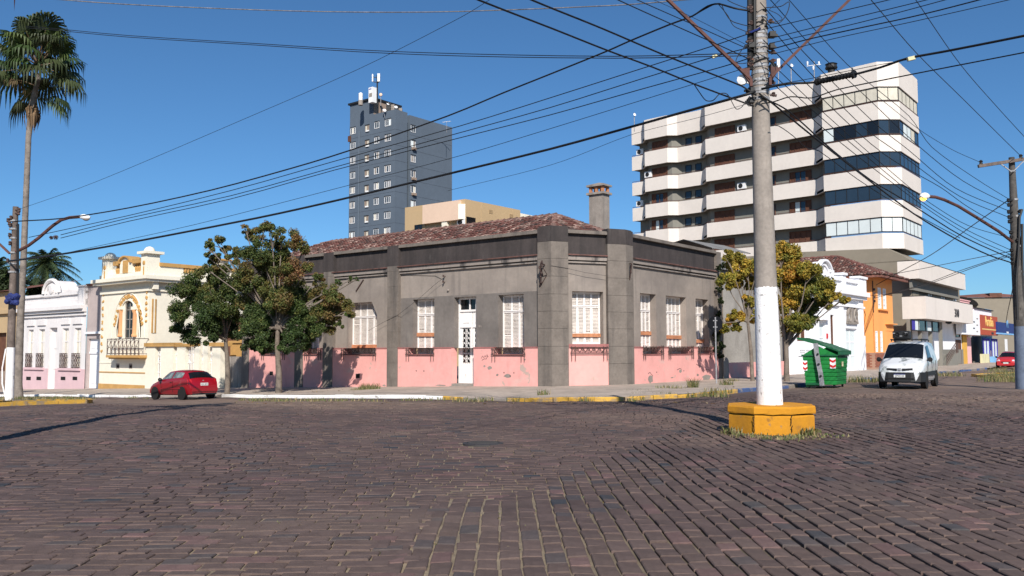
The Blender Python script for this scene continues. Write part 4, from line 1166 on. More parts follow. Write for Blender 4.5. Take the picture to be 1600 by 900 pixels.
mb = MB(); mb.fbox(BTL, uq1, .3, 0, z1, -4.5, -2.2); mb.build('veranda_wall', M['peach'], tan)
x0, x1, lo, hi = rect(BTL, 689, 697, 346, 362); 
mb = MB(); mb.fbox(BTL, x0, x1, 0, z0 + .8, -2.2, -.1); mb.build('veranda_fin', M['cream'], tan)
for (xa, xb, ya, yb, dd) in ((648, 660, 351, 364, -.38), (668, 688, 349, 362, -2.15), (709, 724, 349, 360, -2.15)):
    u0, u1, lo, hi = rect(BTL, xa, xb, ya, yb, dd); pane_window(BTL, tan, u0, u1, lo - 1, hi, dd, M['bumper'], M['glass_dark'], 2)
u0, u1, lo, hi = rect(BTR, 728.5, 742.5, 339.5, 353); pane_window(BTR, tan, u0, u1, lo, hi, .01, M['bumper'], M['glass_dark'], 1)
for (xa, xb, ya, yb) in ((764, 769.5, 327, 333.5), (796, 801.5, 334, 339.5)):
    u0, u1, lo, hi = rect(BTR, xa, xb, ya, yb); mb = MB(); 
    for q_ in range(5): mb.fbox(BTR, u0, u1, lo + q_ * (hi - lo) / 5, lo + (q_ + .6) * (hi - lo) / 5, 0, .04)
    mb.build('wall_vent', M['tan'], tan)
u_, z_ = BTL.uz(722, 349, -.6); ac_unit(BTL, tan, u_, z_ - .3, -.7, 1.1, .8)

# ------------------------------------------------------------------ beige apartment building
SL = Vector((-1410, 1371)).normalized()          # run of its long side, away from the near corner
N0 = Vector((-SL.y, -SL.x)); N0 = Vector((SL.x * 0 - SL.y, -abs(SL.x))).normalized()
YAP = 84.0
nc = at(1375, 262, YAP)
def zpx(x, y, Y): return at(x, y, Y).z
zp1, zp0 = zpx(1372, 96.5, YAP), zpx(1372, 135, YAP)
bands = [(zpx(1374, yb, YAP), zpx(1374, yt, YAP)) for yt, yb in ((158.9, 186.4), (211, 236.3), (261.6, 287.3), (313, 338.6), (364.3, 388.3))]
# plan of the outer faces, walked from the near corner to the far end (right to left in view)
def lineX(px, P0, D, yref=300):
    """point on the line P0 + k D seen at column px"""
    r = ray(px, yref); rx = r.x / r.y
    k = (P0.x - rx * P0.y) / (rx * D.y - D.x)
    return P0 + D * k
DS = SL
P_D0 = Vector((nc.x, nc.y))                        # left end of the frontal chamfer at the near corner
P_D1 = lineX(1287.5, P_D0, DS)
P_c1 = lineX(1276.5, P_D1, Vector((0, 1)))         # shaded return: runs straight back
P_c0 = lineX(1103.5, P_c1, DS)
P_b1 = lineX(1098, P_c0, Vector((0, 1)))
P_b0 = lineX(1059.5, P_b1, DS)
P_f0 = lineX(1043.5, P_b0, Vector((1, 0)))
P_a0 = lineX(1008, P_f0, DS)
P_g = lineX(1005, P_a0, Vector((0, 1)))
P_e = lineX(988, P_g, DS)
P_ch = Vector((at(1409, 262, YAP).x, YAP))
P_r1 = lineX(1439.5, P_ch, Vector(TR))
outer = [P_e, P_g, P_a0, P_f0, P_b0, P_b1, P_c0, P_c1, P_D1, P_D0, P_ch, P_r1]
inn = Vector((.72, .69)).normalized()
far_r = P_r1 + Vector((-TR[1], TR[0])) * 4
apt = thing('apartment_building', 'beige banded apartment building with stacked balconies and glazed corner', 'apartment block', (nc.x, nc.y, 0))
def body(z0, z1, nm, m, shrink=0.0):
    mb = MB()
    poly = [(p.x, p.y) for p in outer] + [(P_r1.x - 10, P_r1.y + 14), (P_e.x + 10, P_e.y + 8)]
    mb.slab(poly, z0, z1); return mb.build(nm, m, apt)
def strip(pts, z0, z1, th, name, m, parent):
    """an upstanding band that follows the points, th thick"""
    mb = MB()
    for i in range(len(pts) - 1):
        a, b = pts[i], pts[i + 1]
        t = (b - a).normalized(); n = Vector((-t.y, t.x))
        if n.y < 0 and abs(n.y) > .02: n = -n
        if abs(n.y) <= .02: n = Vector((1, 0)) if True else n
        mb.slab([(a.x, a.y), (b.x, b.y), (b.x + n.x * th, b.y + n.y * th), (a.x + n.x * th, a.y + n.y * th)], z0, z1)
    return mb.build(name, m, parent, fix=True)
# every run of a band between two corners is its own panel
levels = [(zp0, zp1)] + bands
for li, (z0, z1) in enumerate(levels):
    for i in range(len(outer) - 1):
        strip(outer[i:i + 2], z0, z1, .18, 'balcony_panel' if li else 'parapet_panel', M['beige'], apt)
    # floor slab under the band
    mb = MB(); poly = [(p.x * 1, p.y + .02) for p in outer] + [(P_r1.x - 8, P_r1.y + 9), (P_e.x + 9, P_e.y + 8)]
    mb.slab(poly, z0 + .05, z0 + .3); mb.build('floor_slab', M['olive_dark'], apt)  # darker than the beige bands: soffit shade put into the slab colour
mb = MB(); poly = [(p.x + .1, p.y + .15) for p in outer] + [(P_r1.x - 8, P_r1.y + 9), (P_e.x + 9, P_e.y + 8)]
mb.slab(poly, zp1 - .5, zp1 - .3); mb.build('roof_slab', M['olive'], apt)
# recessed wall behind the balconies
back = 1.25
NB = Vector((-DS.y * -1, DS.x * -1)); NB = Vector((DS.y, -DS.x)); NB = NB if NB.y > 0 else -NB
WA = Fac((P_e.x + NB.x * (back + 1.3), P_e.y + NB.y * (back + 1.3)), (P_D0 - P_e).normalized())  # long straight rear wall
Lw = (P_D0 - P_e).length
zb0 = bands[-1][0]
sh = [p + NB * .95 for p in outer[:9]]
sh[0] = sh[0] + DS * -.5
for i in range(8):
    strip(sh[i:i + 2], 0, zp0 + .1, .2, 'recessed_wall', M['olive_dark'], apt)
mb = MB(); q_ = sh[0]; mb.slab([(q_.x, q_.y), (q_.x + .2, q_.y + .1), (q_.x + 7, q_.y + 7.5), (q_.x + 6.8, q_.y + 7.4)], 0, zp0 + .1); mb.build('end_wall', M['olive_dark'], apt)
def sfac(i): return Fac((sh[i].x, sh[i].y), sh[i + 1] - sh[i])
WSA, WSB, WSC, WSE = sfac(2), sfac(4), sfac(6), sfac(0)
# end wall: narrow face seen past the left end, deep in shade
# railings on top of each band
for (z0, z1) in bands:
    mb = MB()
    for i in range(len(outer) - 1):
        if i in (8, 9, 10): continue
        a, b = outer[i], outer[i + 1]
        mb.bar((a.x + NB.x * .1, a.y + NB.y * .1, z1 + .14), (b.x + NB.x * .1, b.y + NB.y * .1, z1 + .14), .05)
        n = max(1, int((b - a).length / 2))
        for k in range(n + 1):
            p = a.lerp(b, k / n); mb.bar((p.x + NB.x * .1, p.y + NB.y * .1, z1), (p.x + NB.x * .1, p.y + NB.y * .1, z1 + .14), .035)
    mb.build('railing', M['rust_steel'], apt)
# openings of each storey, in columns measured on the rear wall
tops = [zp0] + [b[0] for b in bands[:-1]]
rp = random.Random(6)
for li in range(5):
    zf = bands[li][1]; zh_ = tops[li]
    y_mid = [148, 198, 249, 300, 350][li]
    def cu(P, x): return P.u(x, y_mid + (1375 - x) * .13, .0)
    # shuttered balcony doors
    for (P, xa, xb, styl) in ((WSA, 1019, 1043, 'a'), (WSC, 1117, 1148, 'b'), (WSC, 1234, 1268, 'c'), (WSC, 1199, 1212, 'd')):
        u0, u1 = cu(P, xa), cu(P, xb)
        openx = (styl == 'a' and li in (2, 3)) or (styl == 'c' and li in (2, 3))
        if styl == 'd': pn = [M['glass_dark']]
        elif openx: pn = [M['brown_wood'], M['blind'] if li == 3 else M['glass_blue'], M['glass_blue'], M['brown_wood']]
        else: pn = [M['brown_wood']] * 4
        pane_window(P, apt, u0, u1, zf - .9, zh_ - .25, .02, M['brown_wood'], None, len(pn), 1, .08, .08, panes=pn, name='balcony_door')
    for (xa, xb) in ((1071, 1080.5), (1086.5, 1096)):
        u0, u1 = cu(WSB, xa), cu(WSB, xb); pane_window(WSB, apt, u0, u1, zh_ - 1.2, zh_ - .35, .02, M['bumper'], M['glass_blue'], 1, 1, .05, .06)
    # air conditioners
    for (P, x, on) in ((WSE, 999, li in (0, 2, 4)), (WSA, 1012, li == 1), (WSC, 1158, li in (0, 2))):
        if on: ac_unit(P, apt, P.u(x, y_mid + (1375 - x) * .13, .3), zf + .3, .02, 1.0, .7)
    # glazed corner: panes in thin frames between the bands, standing on the band
    gz0, gz1 = zf + .16, zh_ - .02
    look = [['curtain'] * 7, ['blind', 'glass_dark', 'glass_dark', 'glass_blue', 'glass_dark', 'glass_blue', 'glass_dark'], ['glass_blue'] * 7, ['glass_blue'] * 7, ['blind'] * 7][li]
    for (pa, pb, n, seg) in ((P_D1, P_D0, 5, 0), (P_D0, P_ch, 2, 1), (P_ch, P_r1, 5, 2)):
        t = (pb - pa).normalized(); G = Fac((pa.x - t.y * .0, pa.y), (t.x, t.y)); L_ = (pb - pa).length
        gl = look[:5] if seg == 0 else (look[5:7] if seg == 1 else {0: ['curtain'] * 5, 1: ['glass_blue', 'blind', 'blind', 'curtain', 'glass_blue'], 2: ['glass_blue'] * 5, 3: ['glass_blue'] * 5, 4: ['blind'] * 5}[li])
        pane_window(G, apt, .02, L_ - .02, gz0, gz1, -.14, M['bumper'], None, n, 1, .06, .05, panes=[M[g] for g in gl], name='glazed_screen')
        mb = MB(); mb.bar(G.p(0, zf + .1, -.05), G.p(L_, zf + .1, -.05), .05); mb.build('railing', M['rust_steel'], apt)
# podium under the tower
zpod = zpx(1385, 388.5, 81)
# roof clutter
def aerial(lab, x, y0, y1, Y, style):
    a, b = at(x, y0, Y), at(x, y1, Y)
    t = thing('rooftop_aerial', lab, 'aerial', a, 'aerials on the beige apartment roof')
    mb = MB(); mb.tube([a - Vector((0, 0, 1.5)), b], .05, 6); mb.build('pole', M['steel'], t)
    mb = MB()
    if style == 'dish': mb.lathe([(.05, 0), (.12, .04), (.17, .09)], b - Vector((0, .1, .3)), 12, axis=(.3, -1, .2))
    elif style == 'panel': mb.box(b.x - .16, b.x + .16, b.y - .1, b.y + .1, b.z - 1.3, b.z)
    else:
        for k in range(3): mb.lathe([(.07, -.2), (.1, 0), (.07, .2)], b + Vector((-.7 + k * .6, 0, -.2 - .5 * (k % 2))), 8)
        mb.bar(b + Vector((-.8, 0, -.5)), b + Vector((.7, 0, -.3)), .05)
    mb.build('aerial_head', M['tank_white'], t)
aerial('white round dish on a pole at the apartment roof', 1236, 128, 99, 92, 'dish')
aerial('cluster of white aerials mid way along the apartment roof', 1272, 118, 96, 90, 'multi')
aerial('tall rusty panel aerial close to the concrete pole', 1216, 125, 92, 93, 'panel')
aerial('tiny white aerial at the far low end of the apartment roof', 991, 186, 176, 102, 'dish')
a = at(1299, 111, 88); t = thing('roof_ventilator', 'black round ventilator cap on the apartment roof', 'ventilator', a)
mb = MB(); mb.lathe([(.35, -1.5), (.35, .2)], a, 12); mb.build('vent_pipe', M['bumper'], t)
mb = MB(); mb.lathe([(.55, .2), (.62, .3), (.5, .65), (.62, .7), (.4, .8)], a, 14); mb.build('vent_cowl', M['bumper'], t)

# ------------------------------------------------------------------ grey office block on the right street (with its long blank flank)
uo0 = FR.u(1423, 500, -.2); uo1 = FR.u(1501, 500)
off_ = thing('office_block', 'olive grey office block with two beige balcony bands and a side stair', 'office building', FR.p(uo0, 0))
OS = Fac((FR.p(uo0, 0).x, FR.p(uo0, 0).y), (-FR.n.x, -FR.n.y))    # flank, running back from the street; t goes back
flk = Fac((FR.p(uo0, 0).x, FR.p(uo0, 0).y), (FR.n.x, FR.n.y))      # same plane, t towards the street, n facing the viewer
zfl = flk.z(1385, 388.5)
xs_ = [flk.u(x, y) for x, y in ((1245, 394), (1385, 388.5), (1410, 399.5))]
mb = MB()
# flank profile with its sloping top
top = [(flk.u(1150, 402), flk.z(1150, 402) ), (flk.u(1255, 393.5), flk.z(1255, 393.5)), (flk.u(1386, 388), flk.z(1386, 388)), (flk.u(1411, 399.5), flk.z(1411, 399.5)), (0, flk.z(1414, 408))]
prof = [flk.p(0, -1), flk.p(top[0][0], -1)] + [flk.p(a, b) for a, b in top]
mb.prism([p for p in prof], [p + Vector((TR[0] * 6, TR[1] * 6, 0)) for p in prof]); mb.build('flank_wall', M['olive'], off_)
zb_lo = (FR.z(1446, 497.7, 1.6), FR.z(1446, 472.8 - 10.5, 1.6)); 
# front wall
L0, L1 = uo0 + .0, uo1
wz = []
for (xa, xb, ya, yb) in ((1426.5, 1436, 448, 470.5), (1450, 1458, 452.5, 472.5), (1470.3, 1478, 457.5, 476), (1489, 1495.6, 461.5, 479)):
    u0, u1 = FR.u(xa, 460), FR.u(xb, 460); wz.append([u0, u1, 0, 0])
zs0, zs1 = FR.z(1454, 472.5), FR.z(1454, 452.5)
for w in wz: w[2], w[3] = zs0, zs1
mb = MB(); ztop_o = FR.z(1435, 410)
wall_holes(mb, FR, L0, L1, -1, ztop_o, wz, 0, .3); mb.fbox(FR, L1 - .05, L1, -1, ztop_o, -8, -.01); mb.fbox(FR, L0, L1, ztop_o - .1, ztop_o, -8, 0)
mb.build('front_wall', M['olive'], off_)
for w in wz: pane_window(FR, off_, w[0], w[1], w[2], w[3], -.08, M['brown_wood'], M['blind'], 2, 1, .09, .06, sill=M['olive_dark'])
def wrap_band(xc, yt, yb, xr, depth, back_u, name):
    ub = FR.u(xc, (yt + yb) / 2, depth)
    z0, z1 = FR.z(xc, yb, depth), FR.z(xc, yt, depth)
    ur = FR.u(xr, (yt + yb) / 2 + 30, depth)
    mb = MB()
    mb.fbox(FR, ub, ur, z0, z1, depth - .2, depth); 
    mb.fbox(FR, ub + .003, ub + .2, z0, z1, -back_u, depth - .2)
    mb.fbox(FR, ur - .2, ur - .003, z0, z1, -.2, depth - .2)
    mb.fbox(FR, ub + .2, ur - .2, z0 + .02, z0 + .2, -.02, depth - .2)
    mb.build(name, M['beige'], off_)
    mb = MB(); mb.fbox(FR, ub - .02, ur + .02, z1, z1 + .05, depth - .24, depth + .02); mb.fbox(FR, ub - .02, ub + .22, z1, z1 + .05, -back_u, depth - .24); mb.build('band_coping', M['bumper'], off_)
    return ub, ur, z0, z1
b1 = wrap_band(1435.6, 406.8, 434.8, 1508.8, .95, .9, 'upper_band')
b2 = wrap_band(1446.8, 471 - 8.5, 497.7, 1521, 1.8, .2, 'lower_band')
# dark soffit strip under the upper band
mb = MB(); mb.fbox(FR, b1[0] + .3, b1[1] - .3, b1[2] - 1.0, b1[2] + .02, .02, .25); mb.build('soffit_beam', M['olive_dark'], off_)
# number on the lower band
def text(name, s, P, u, z, d, size, m, parent, align='CENTER', ext=.02, sx=1.0):
    cu = bpy.data.curves.new(name, 'FONT'); cu.body = s; cu.size = size; cu.extrude = ext; cu.align_x = align; cu.align_y = 'CENTER'
    o_ = bpy.data.objects.new(name, cu); 
    dg = None
    COL.objects.link(o_)
    X = Vector((P.t.x, P.t.y, 0)); Z = Vector((P.n.x, P.n.y, 0)); Yv = Vector((0, 0, 1)); q = P.p(u, z, d)
    o_.matrix_world = Matrix(((X.x * sx, Yv.x, Z.x, q.x), (X.y * sx, Yv.y, Z.y, q.y), (0, 1, 0, q.z), (0, 0, 0, 1)))
    bpy.context.view_layer.update()
    me = bpy.data.meshes.new_from_object(o_.evaluated_get(bpy.context.evaluated_depsgraph_get()))
    mw = o_.matrix_world.copy(); bpy.data.objects.remove(o_); me.transform(mw)
    me.materials.clear(); me.materials.append(m)
    o2 = bpy.data.objects.new(name, me); COL.objects.link(o2); attach(o2, parent); return o2
u_, z_ = FR.uz(1494.5, 490, 1.8)
text('house_number', '310', FR, u_, z_, 1.83, 1.15, M['ink'], off_, ext=.03, sx=1.15)
# ground floor: piers, shop strip window, stair, door
u_, z_ = FR.uz(1497, 551, .0)
u0, u1, lo, hi = rect(FR, 1493, 1501, 531, 570); pane_window(FR, off_, u0, u1, lo, hi, .03, M['brown_wood'], M['brown_wood'], 1, 1, .1, .06, name='door')
u0, u1, lo, hi = rect(FR, 1492.5, 1498.5, 514, 527); pane_window(FR, off_, u0, u1, lo, hi, .03, M['bumper'], M['glass_dark'], 1, 2, .06, .06)
u0, u1, lo, hi = rect(FR, 1425, 1468, 500.5, 514.5, 1.2); 
sgn = pane_window(FR, off_, u0, u1, lo - .2, hi, 1.1, M['bumper'], None, 4, 1, .08, .08, name='strip_window', panes=[M['indigo'], M['blind'], M['glass_dark'], M['glass_blue'], M['blind'], M['glass_dark'], M['glass_blue']])
mb = MB(); u0, u1, lo, hi = rect(FR, 1421, 1470, 514.5, 545, .5); 
for x in (1423, 1440, 1456, 1472): 
    uu = FR.u(x, 540, 1.0); mb.fbox(FR, uu - .16, uu + .16, -.6, lo + 2.6, .75, 1.05)
mb.build('pier', M['olive_dark'], off_)
mb = MB(); uu = FR.u(1468, 540); mb.fbox(FR, FR.u(1470, 550), FR.u(1508, 550), -.6, FR.z(1480, 546), .02, .08); mb.build('plinth_band', M['olive_dark'], off_)
fb(FR, (FR.u(1426, 540), uo1 - .02, -.5, FR.z(1480, 500)), .004, .018, M['white_wall'], off_, 'ground_floor_render')
fb(FR, (FR.u(1404, 540), FR.u(1425, 540), -.5, FR.z(1415, 500)), .003, .8, M['white_wall'], off_, 'white_pier') if False else None
st = MB(); us_ = FR.u(1474, 560, 1.0); ue_ = FR.u(1489, 560, 1.0)
for k in range(8):
    st.fbox(FR, us_ + (ue_ - us_) * k / 8, ue_ + 1.2, -.2 + k * .17, -.2 + (k + 1) * .17, .1, 1.25)
st.build('stair', M['olive_dark'], off_)
mb = MB()
for k in range(9):
    a_ = FR.p(us_ + (ue_ - us_) * k / 8, .0 + k * .17, 1.3); mb.bar(a_, a_ + Vector((0, 0, .95)), .035)
    if k < 8: mb.tube([a_ + Vector((0, 0, .3)), a_ + Vector((.2, .15, .55)), a_ + Vector((.1, .1, .8))], .02, 4)
mb.bar(FR.p(us_, .95, 1.3), FR.p(ue_, .95 + 8 * .17, 1.3), .05); mb.bar(FR.p(ue_, .95 + 8 * .17, 1.3), FR.p(ue_ + 1.2, .95 + 8 * .17, 1.3), .05)
for k in range(6): mb.bar(FR.p(ue_ + k * .22, 1.3, 1.3), FR.p(ue_ + k * .22, 2.3, 1.3), .03)
mb.build('stair_railing', M['iron'], off_)
u_, z_ = FR.uz(1479, 505, 1.0); mb = MB(); mb.lathe([(.1, -.1), (.28, 0), (.3, .2), (.1, .3)], FR.p(u_, z_, 1.2), 10); mb.build('soffit_lamp', M['bumper'], off_)

# ------------------------------------------------------------------ shops further along the right street
shop1 = thing('pink_shop', 'low pink shop with a tall white signboard over its entrance', 'shop', FR.p(FR.u(1515, 550), 0))
uA_, uB2 = FR.u(1500.5, 480), FR.u(1531, 500)
fb(FR, (uA_, FR.u(1519.5, 480), -.5, FR.z(1510, 469.5)), -7, -.3, M['shop_pink'], shop1, 'wall')
fb(FR, (FR.u(1519.6, 480), uB2, FR.z(1525, 524), FR.z(1525, 479.5)), -7, -.35, M['shop_pink'], shop1, 'lower_parapet')
mb = MB(); mb.fbox(FR, uA_ - .05, FR.u(1519.5, 480) + .05, FR.z(1510, 469.5), FR.z(1510, 468), -.6, -.2); mb.build('coping', M['shop_pink'], shop1)
fb(FR, (FR.u(1503, 505, .9), FR.u(1531, 505, .9), FR.z(1518, 523, .9), FR.z(1518, 489, .9)), .3, .9, M['white_wall'], shop1, 'signboard')
for k in range(5):
    u_, z_ = FR.uz(1527 - (k % 2) * 5, 498 + k * 5, .9); fb(FR, (u_ - .5, u_ + .35, z_ - .07, z_ + .07), .9, .915, M['ink'] if k in (1, 3) else M['concrete'], shop1, 'sign_mark')
fb(FR, (FR.u(1504, 550), FR.u(1510, 550), -.5, FR.z(1507, 523)), -.3, .1, M['ochre_wall'], shop1, 'yellow_pier')
fb(FR, (FR.u(1510, 550), FR.u(1531, 550), -.5, FR.z(1520, 524)), -4.2, -4, M['brown_wood'], shop1, 'entrance_back')
fb(FR, (FR.u(1517, 550), FR.u(1521, 550), -.5, FR.z(1520, 524)), -3, -.6, M['ochre_wall'], shop1, 'inner_pier')
u_, z_ = FR.uz(1515, 524.5, .5); mb = MB(); mb.lathe([(.15, -.2), (.22, -.1), (.15, .1)], FR.p(u_, z_, .5), 10); mb.build('entrance_lamp', M['tank_white'], shop1)
shop2 = thing('orange_sign_shop', 'narrow white shop under a large orange fascia sign', 'shop', FR.p(FR.u(1545, 550), 0))
s0, s1 = FR.u(1531.4, 500, .5), FR.u(1558.5, 500, .5)
fb(FR, (s0, s1 - .3, FR.z(1545, 525), FR.z(1545, 485.5)), -6, -.1, M['white_wall'], shop2, 'wall')
mb = MB(); mb.fbox(FR, s0 - .1, s1 - .1, FR.z(1545, 485.5), FR.z(1545, 484), -.5, .1); mb.build('coping', M['bumper'], shop2)
fb(FR, (s0, s1, FR.z(1545, 523.5, .5), FR.z(1545, 493.5, .5)), .1, .5, M['sign_orange'], shop2, 'fascia_sign')
text('sign_lettering', 'Portolão', FR, (s0 + s1) / 2, FR.z(1545, 503.5, .5), .52, 1.75, M['gold'], shop2, sx=.82)
fb(FR, (s0 + 1, s1 - .3, FR.z(1548, 516, .5), FR.z(1548, 514.2, .5)), .5, .515, M['gold'], shop2, 'sign_stripe')
u_, z_ = FR.uz(1551, 521, .5); fb(FR, (u_ - .8, u_ + .6, z_ - .12, z_ + .14), .5, .53, M['ink'], shop2, 'sign_caption')
fb(FR, (s0, s1, -.5, FR.z(1545, 524)), -3, -2.7, M['white_wall'], shop2, 'shop_back')
for (xa, xb) in ((1536, 1546), (1549, 1558)):
    u0, u1 = FR.u(xa, 550, -.2), FR.u(xb, 550, -.2); pane_window(FR, shop2, u0, u1, -.2, FR.z(1545, 529, -.2), -.2, M['indigo'], M['blind'], 2, 1, .25, .1, name='doorway')
fb(FR, (FR.u(1527, 560), FR.u(1539, 560), -.3, FR.z(1533, 553)), .3, .5, M['pale_yellow'], shop2, 'entrance_panel')
fb(FR, (FR.u(1544, 560), FR.u(1552, 560), -.3, FR.z(1548, 557)), .2, .6, M['light_blue'], shop2, 'blue_planter')
shop3 = thing('blue_sign_shop', 'shop under a deep blue signboard with a pale blue pillar', 'shop', FR.p(FR.u(1572, 550), 0))
t0_, t1_ = FR.u(1558.6, 510, .7), FR.u(1587, 510, .7)
fb(FR, (t0_, t1_, FR.z(1572, 520.5, .7), FR.z(1572, 504.5, .7)), .1, .7, M['blue_sign'], shop3, 'signboard')
fb(FR, (t0_, t1_, FR.z(1572, 522.8, .7), FR.z(1572, 520.6, .7)), .1, .72, M['light_blue'], shop3, 'sign_edge')
u_, z_ = FR.uz(1574, 510, .7); text('sign_lettering', 'M', FR, u_, z_ + .25, .72, 1.5, M['light_blue'], shop3); fb(FR, (u_ - .7, u_ + .7, z_ - 1.0, z_ - .7), .7, .72, M['reflect_white'], shop3, 'sign_caption')
fb(FR, (FR.u(1553, 490), FR.u(1562, 490), 1.5, FR.z(1558, 483)), -1.6, -1.0, M['light_blue'], shop3, 'blue_pillar')
fb(FR, (t0_, t1_, -.5, FR.z(1572, 521)), -5, -2.6, M['olive_dark'], shop3, 'wall')
fb(FR, (FR.u(1566, 560), FR.u(1583, 560), -.3, FR.z(1575, 549)), .1, .2, M['concrete'], shop3, 'low_wall')
u_, z_ = FR.uz(1573.5, 538, .5); fb(FR, (u_ - .4, u_ + .4, z_ - .9, z_ + .7), .3, .5, M['tank_white'], shop3, 'hanging_poster')
# big plain hall behind the shops
hc = at(1555, 500, 150); HF = Fac((hc.x, hc.y), (1, -.12))
hall = thing('grey_hall', 'large plain olive hall with a low tiled roof beyond the shops', 'hall', HF.p(0, 0))
h0, h1 = HF.u(1498, 500), HF.u(1640, 500)
fb(HF, (h0, h1, -1, HF.z(1570, 464.5)), -16, 0, M['olive'], hall, 'wall')
mb = MB(); zr_ = HF.z(1570, 464.5)
pts = [HF.p(HF.u(1535, 466), zr_, .3), HF.p(h1, zr_, .3), HF.p(h1, zr_ + .4, -5), HF.p(HF.u(1565, 460), zr_ + 1.0, -4)]
mb.face(pts); mb.face([HF.p(h0, zr_, .3), HF.p(HF.u(1535, 466), zr_, .3), HF.p(HF.u(1565, 460), zr_ + 1.0, -4), HF.p(h0, zr_ + .5, -4)]); mb.build('roof', M['tile_orange'], hall)
u_, z_ = HF.uz(1555, 460, -1); fb(HF, (u_ - .9, u_ + 1.1, z_ - .6, z_ + .25), -3, -1, M['brown_wood'], hall, 'roof_hatch')
mb = MB(); c0 = HF.uz(1513, 463, 1.0)
for k in range(8):
    a0, a1 = math.pi * k / 8 * .5, math.pi * (k + 1) / 8 * .5
    w_, h_ = 3.2, 1.5
    mb.face([HF.p(c0[0] - 2 + w_ * math.sin(a0), c0[1] - 1.6 + h_ * math.cos(a0), 2), HF.p(c0[0] - 2 + w_ * math.sin(a1), c0[1] - 1.6 + h_ * math.cos(a1), 2), HF.p(c0[0] - 2 + w_ * math.sin(a1) + 3, c0[1] - 1.6 + h_ * math.cos(a1), -8), HF.p(c0[0] - 2 + w_ * math.sin(a0) + 3, c0[1] - 1.6 + h_ * math.cos(a0), -8)])
mb.build('arched_roof', M['tin'], hall)
mb = MB(); mb.face([HF.p(c0[0] - 2, c0[1] - 1.6, 2)] + [HF.p(c0[0] - 2 + 3.2 * math.sin(a), c0[1] - 1.6 + 1.5 * math.cos(a), 1.98) for a in np.linspace(0, math.pi / 2, 9)]); mb.build('arched_gable', M['ridge_dark'], hall)

# ------------------------------------------------------------------ orange house
uor = FR.u(1364, 500); uor1 = FR.u(1395.5, 500)
org = thing('orange_house', 'two storey orange house with hipped tile roof and brick base', 'house', FR.p(uor, 0))
zev = FR.z(1375, 434); GZ2 = -.8
wup = [list(rect(FR, 1371.6, 1377, 449.5, 482.5)), list(rect(FR, 1379.6, 1384.8, 450.5, 483.5))]
wlo = [list(rect(FR, 1368, 1371.8, 517, 550)), list(rect(FR, 1375.6, 1379.4, 517.5, 550))]
for g in (wup, wlo):
    for w in g[1:]: w[2], w[3] = g[0][2], g[0][3]
mb = MB(); wall_holes(mb, FR, uor, uor1, GZ2, zev, wup + wlo, 0, .35)
fo = Fac((FR.p(uor, 0).x, FR.p(uor, 0).y), (FR.n.x, FR.n.y))
mb.fbox(fo, -9, 0, GZ2, zev, -.2, 0); mb.fbox(FR, uor1 - .02, uor1, GZ2, zev, -8, -.01); mb.build('wall', M['orange'], org)
for w in wup + wlo: pane_window(FR, org, w[0], w[1], w[2], w[3], -.07, M['white_wall'], M['blind'], 1, 4, .12, .06)
mb = MB(); mb.fbox(FR, wup[0][0] - .15, wup[1][1] + .2, wup[0][2] - .12, wup[0][2], .0, .2); mb.build('window_ledge', M['orange'], org)
# brick base: raised lattice of thin bricks
zbr = FR.z(1375, 551)
mb = MB(); mb.fbox(FR, uor + .004, uor1 + .01, GZ2, zbr, .003, .05); mb.fbox(fo, -6, -.0, GZ2, zbr, .003, .05); mb.build('brick_base', M['mortar'], org)
mb = MB(); zz = GZ2 + 1; r_ = 0
while zz < zbr - .06:
    for Pq, a0, a1 in ((FR, uor + .01, uor1), (fo, -5.9, -.05)):
        u_ = a0 + (.17 if r_ % 2 else 0)
        while u_ < a1 - .3: mb.fbox(Pq, u_, u_ + .3, zz, zz + .085, .045, .065); u_ += .34
    zz += .115; r_ += 1
mb.build('brickwork', M['brick'], org, fix=False, kind='stuff')
# hipped roof
ov = 1.1
e0 = FR.p(uor - ov, zev, ov); e1 = FR.p(uor1 + ov * .8, zev, ov); e2 = FR.p(uor1 + ov * .8, zev, -10); e3 = FR.p(uor - ov, zev, -10)
mid_ = FR.p((uor + uor1) / 2 - .4, FR.z(1318, 404, -3.5), -3.5); mid2 = FR.p((uor + uor1) / 2 - .4, mid_.z, -8)
mb = MB(); mb.face([e0, e1, mid_]); mb.face([e3, e0, mid_, mid2]); mb.face([e1, e2, mid2, mid_]); mb.face([e2, e3, mid2]); mb.face([e0, e1, e2, e3])
mb.fbox(FR, uor - ov, uor1 + ov * .8, zev - .2, zev - .01, ov - .12, ov + .02); mb.fbox(FR, uor - ov - .02, uor - ov + .1, zev - .2, zev - .01, -10, ov - .12)
mb.build('roof', M['tile_orange'], org)
mb = MB(); tc = []
tile_slope(e3, e0, mid2, mid_, 14, .26); tile_slope(e0, e1, mid_, mid_, 14, .26)
mb.c = tc; mb.build('roof_tiles', M['roof_tile'], org, fix=False, kind='stuff')
ridge_list = [(mid_, e0), (mid_, mid2), (mid_, e1)]
for a, b in ridge_list:
    n = int((b - a).length / .5)
    mb = MB(); tc = []; side = (b - a).cross(Vector((0, 0, 1))).normalized()
    for i in range(n): tile(a.lerp(b, (i + 1.1) / n) + Vector((0, 0, .06)), a.lerp(b, i / n) + Vector((0, 0, .03)), side, Vector((0, 0, 1)), .16, (.14, .05, .04, 1))
    mb.c = tc; mb.build('ridge_tiles', M['roof_tile'], org, fix=False, kind='stuff')
mb = MB(); uu, z_ = FR.uz(1366, 455); 
for k in range(4): mb.fbox(FR, uor + .15, uor + .35, zev - 1.2 - k * .32, zev - 1.0 - k * .32, 0, .16)
mb.bar(FR.p(uor + .05, zev - .4, .05), FR.p(uor + .05, zev - 3, .05), .06); mb.build('service_bracket', M['iron'], org)
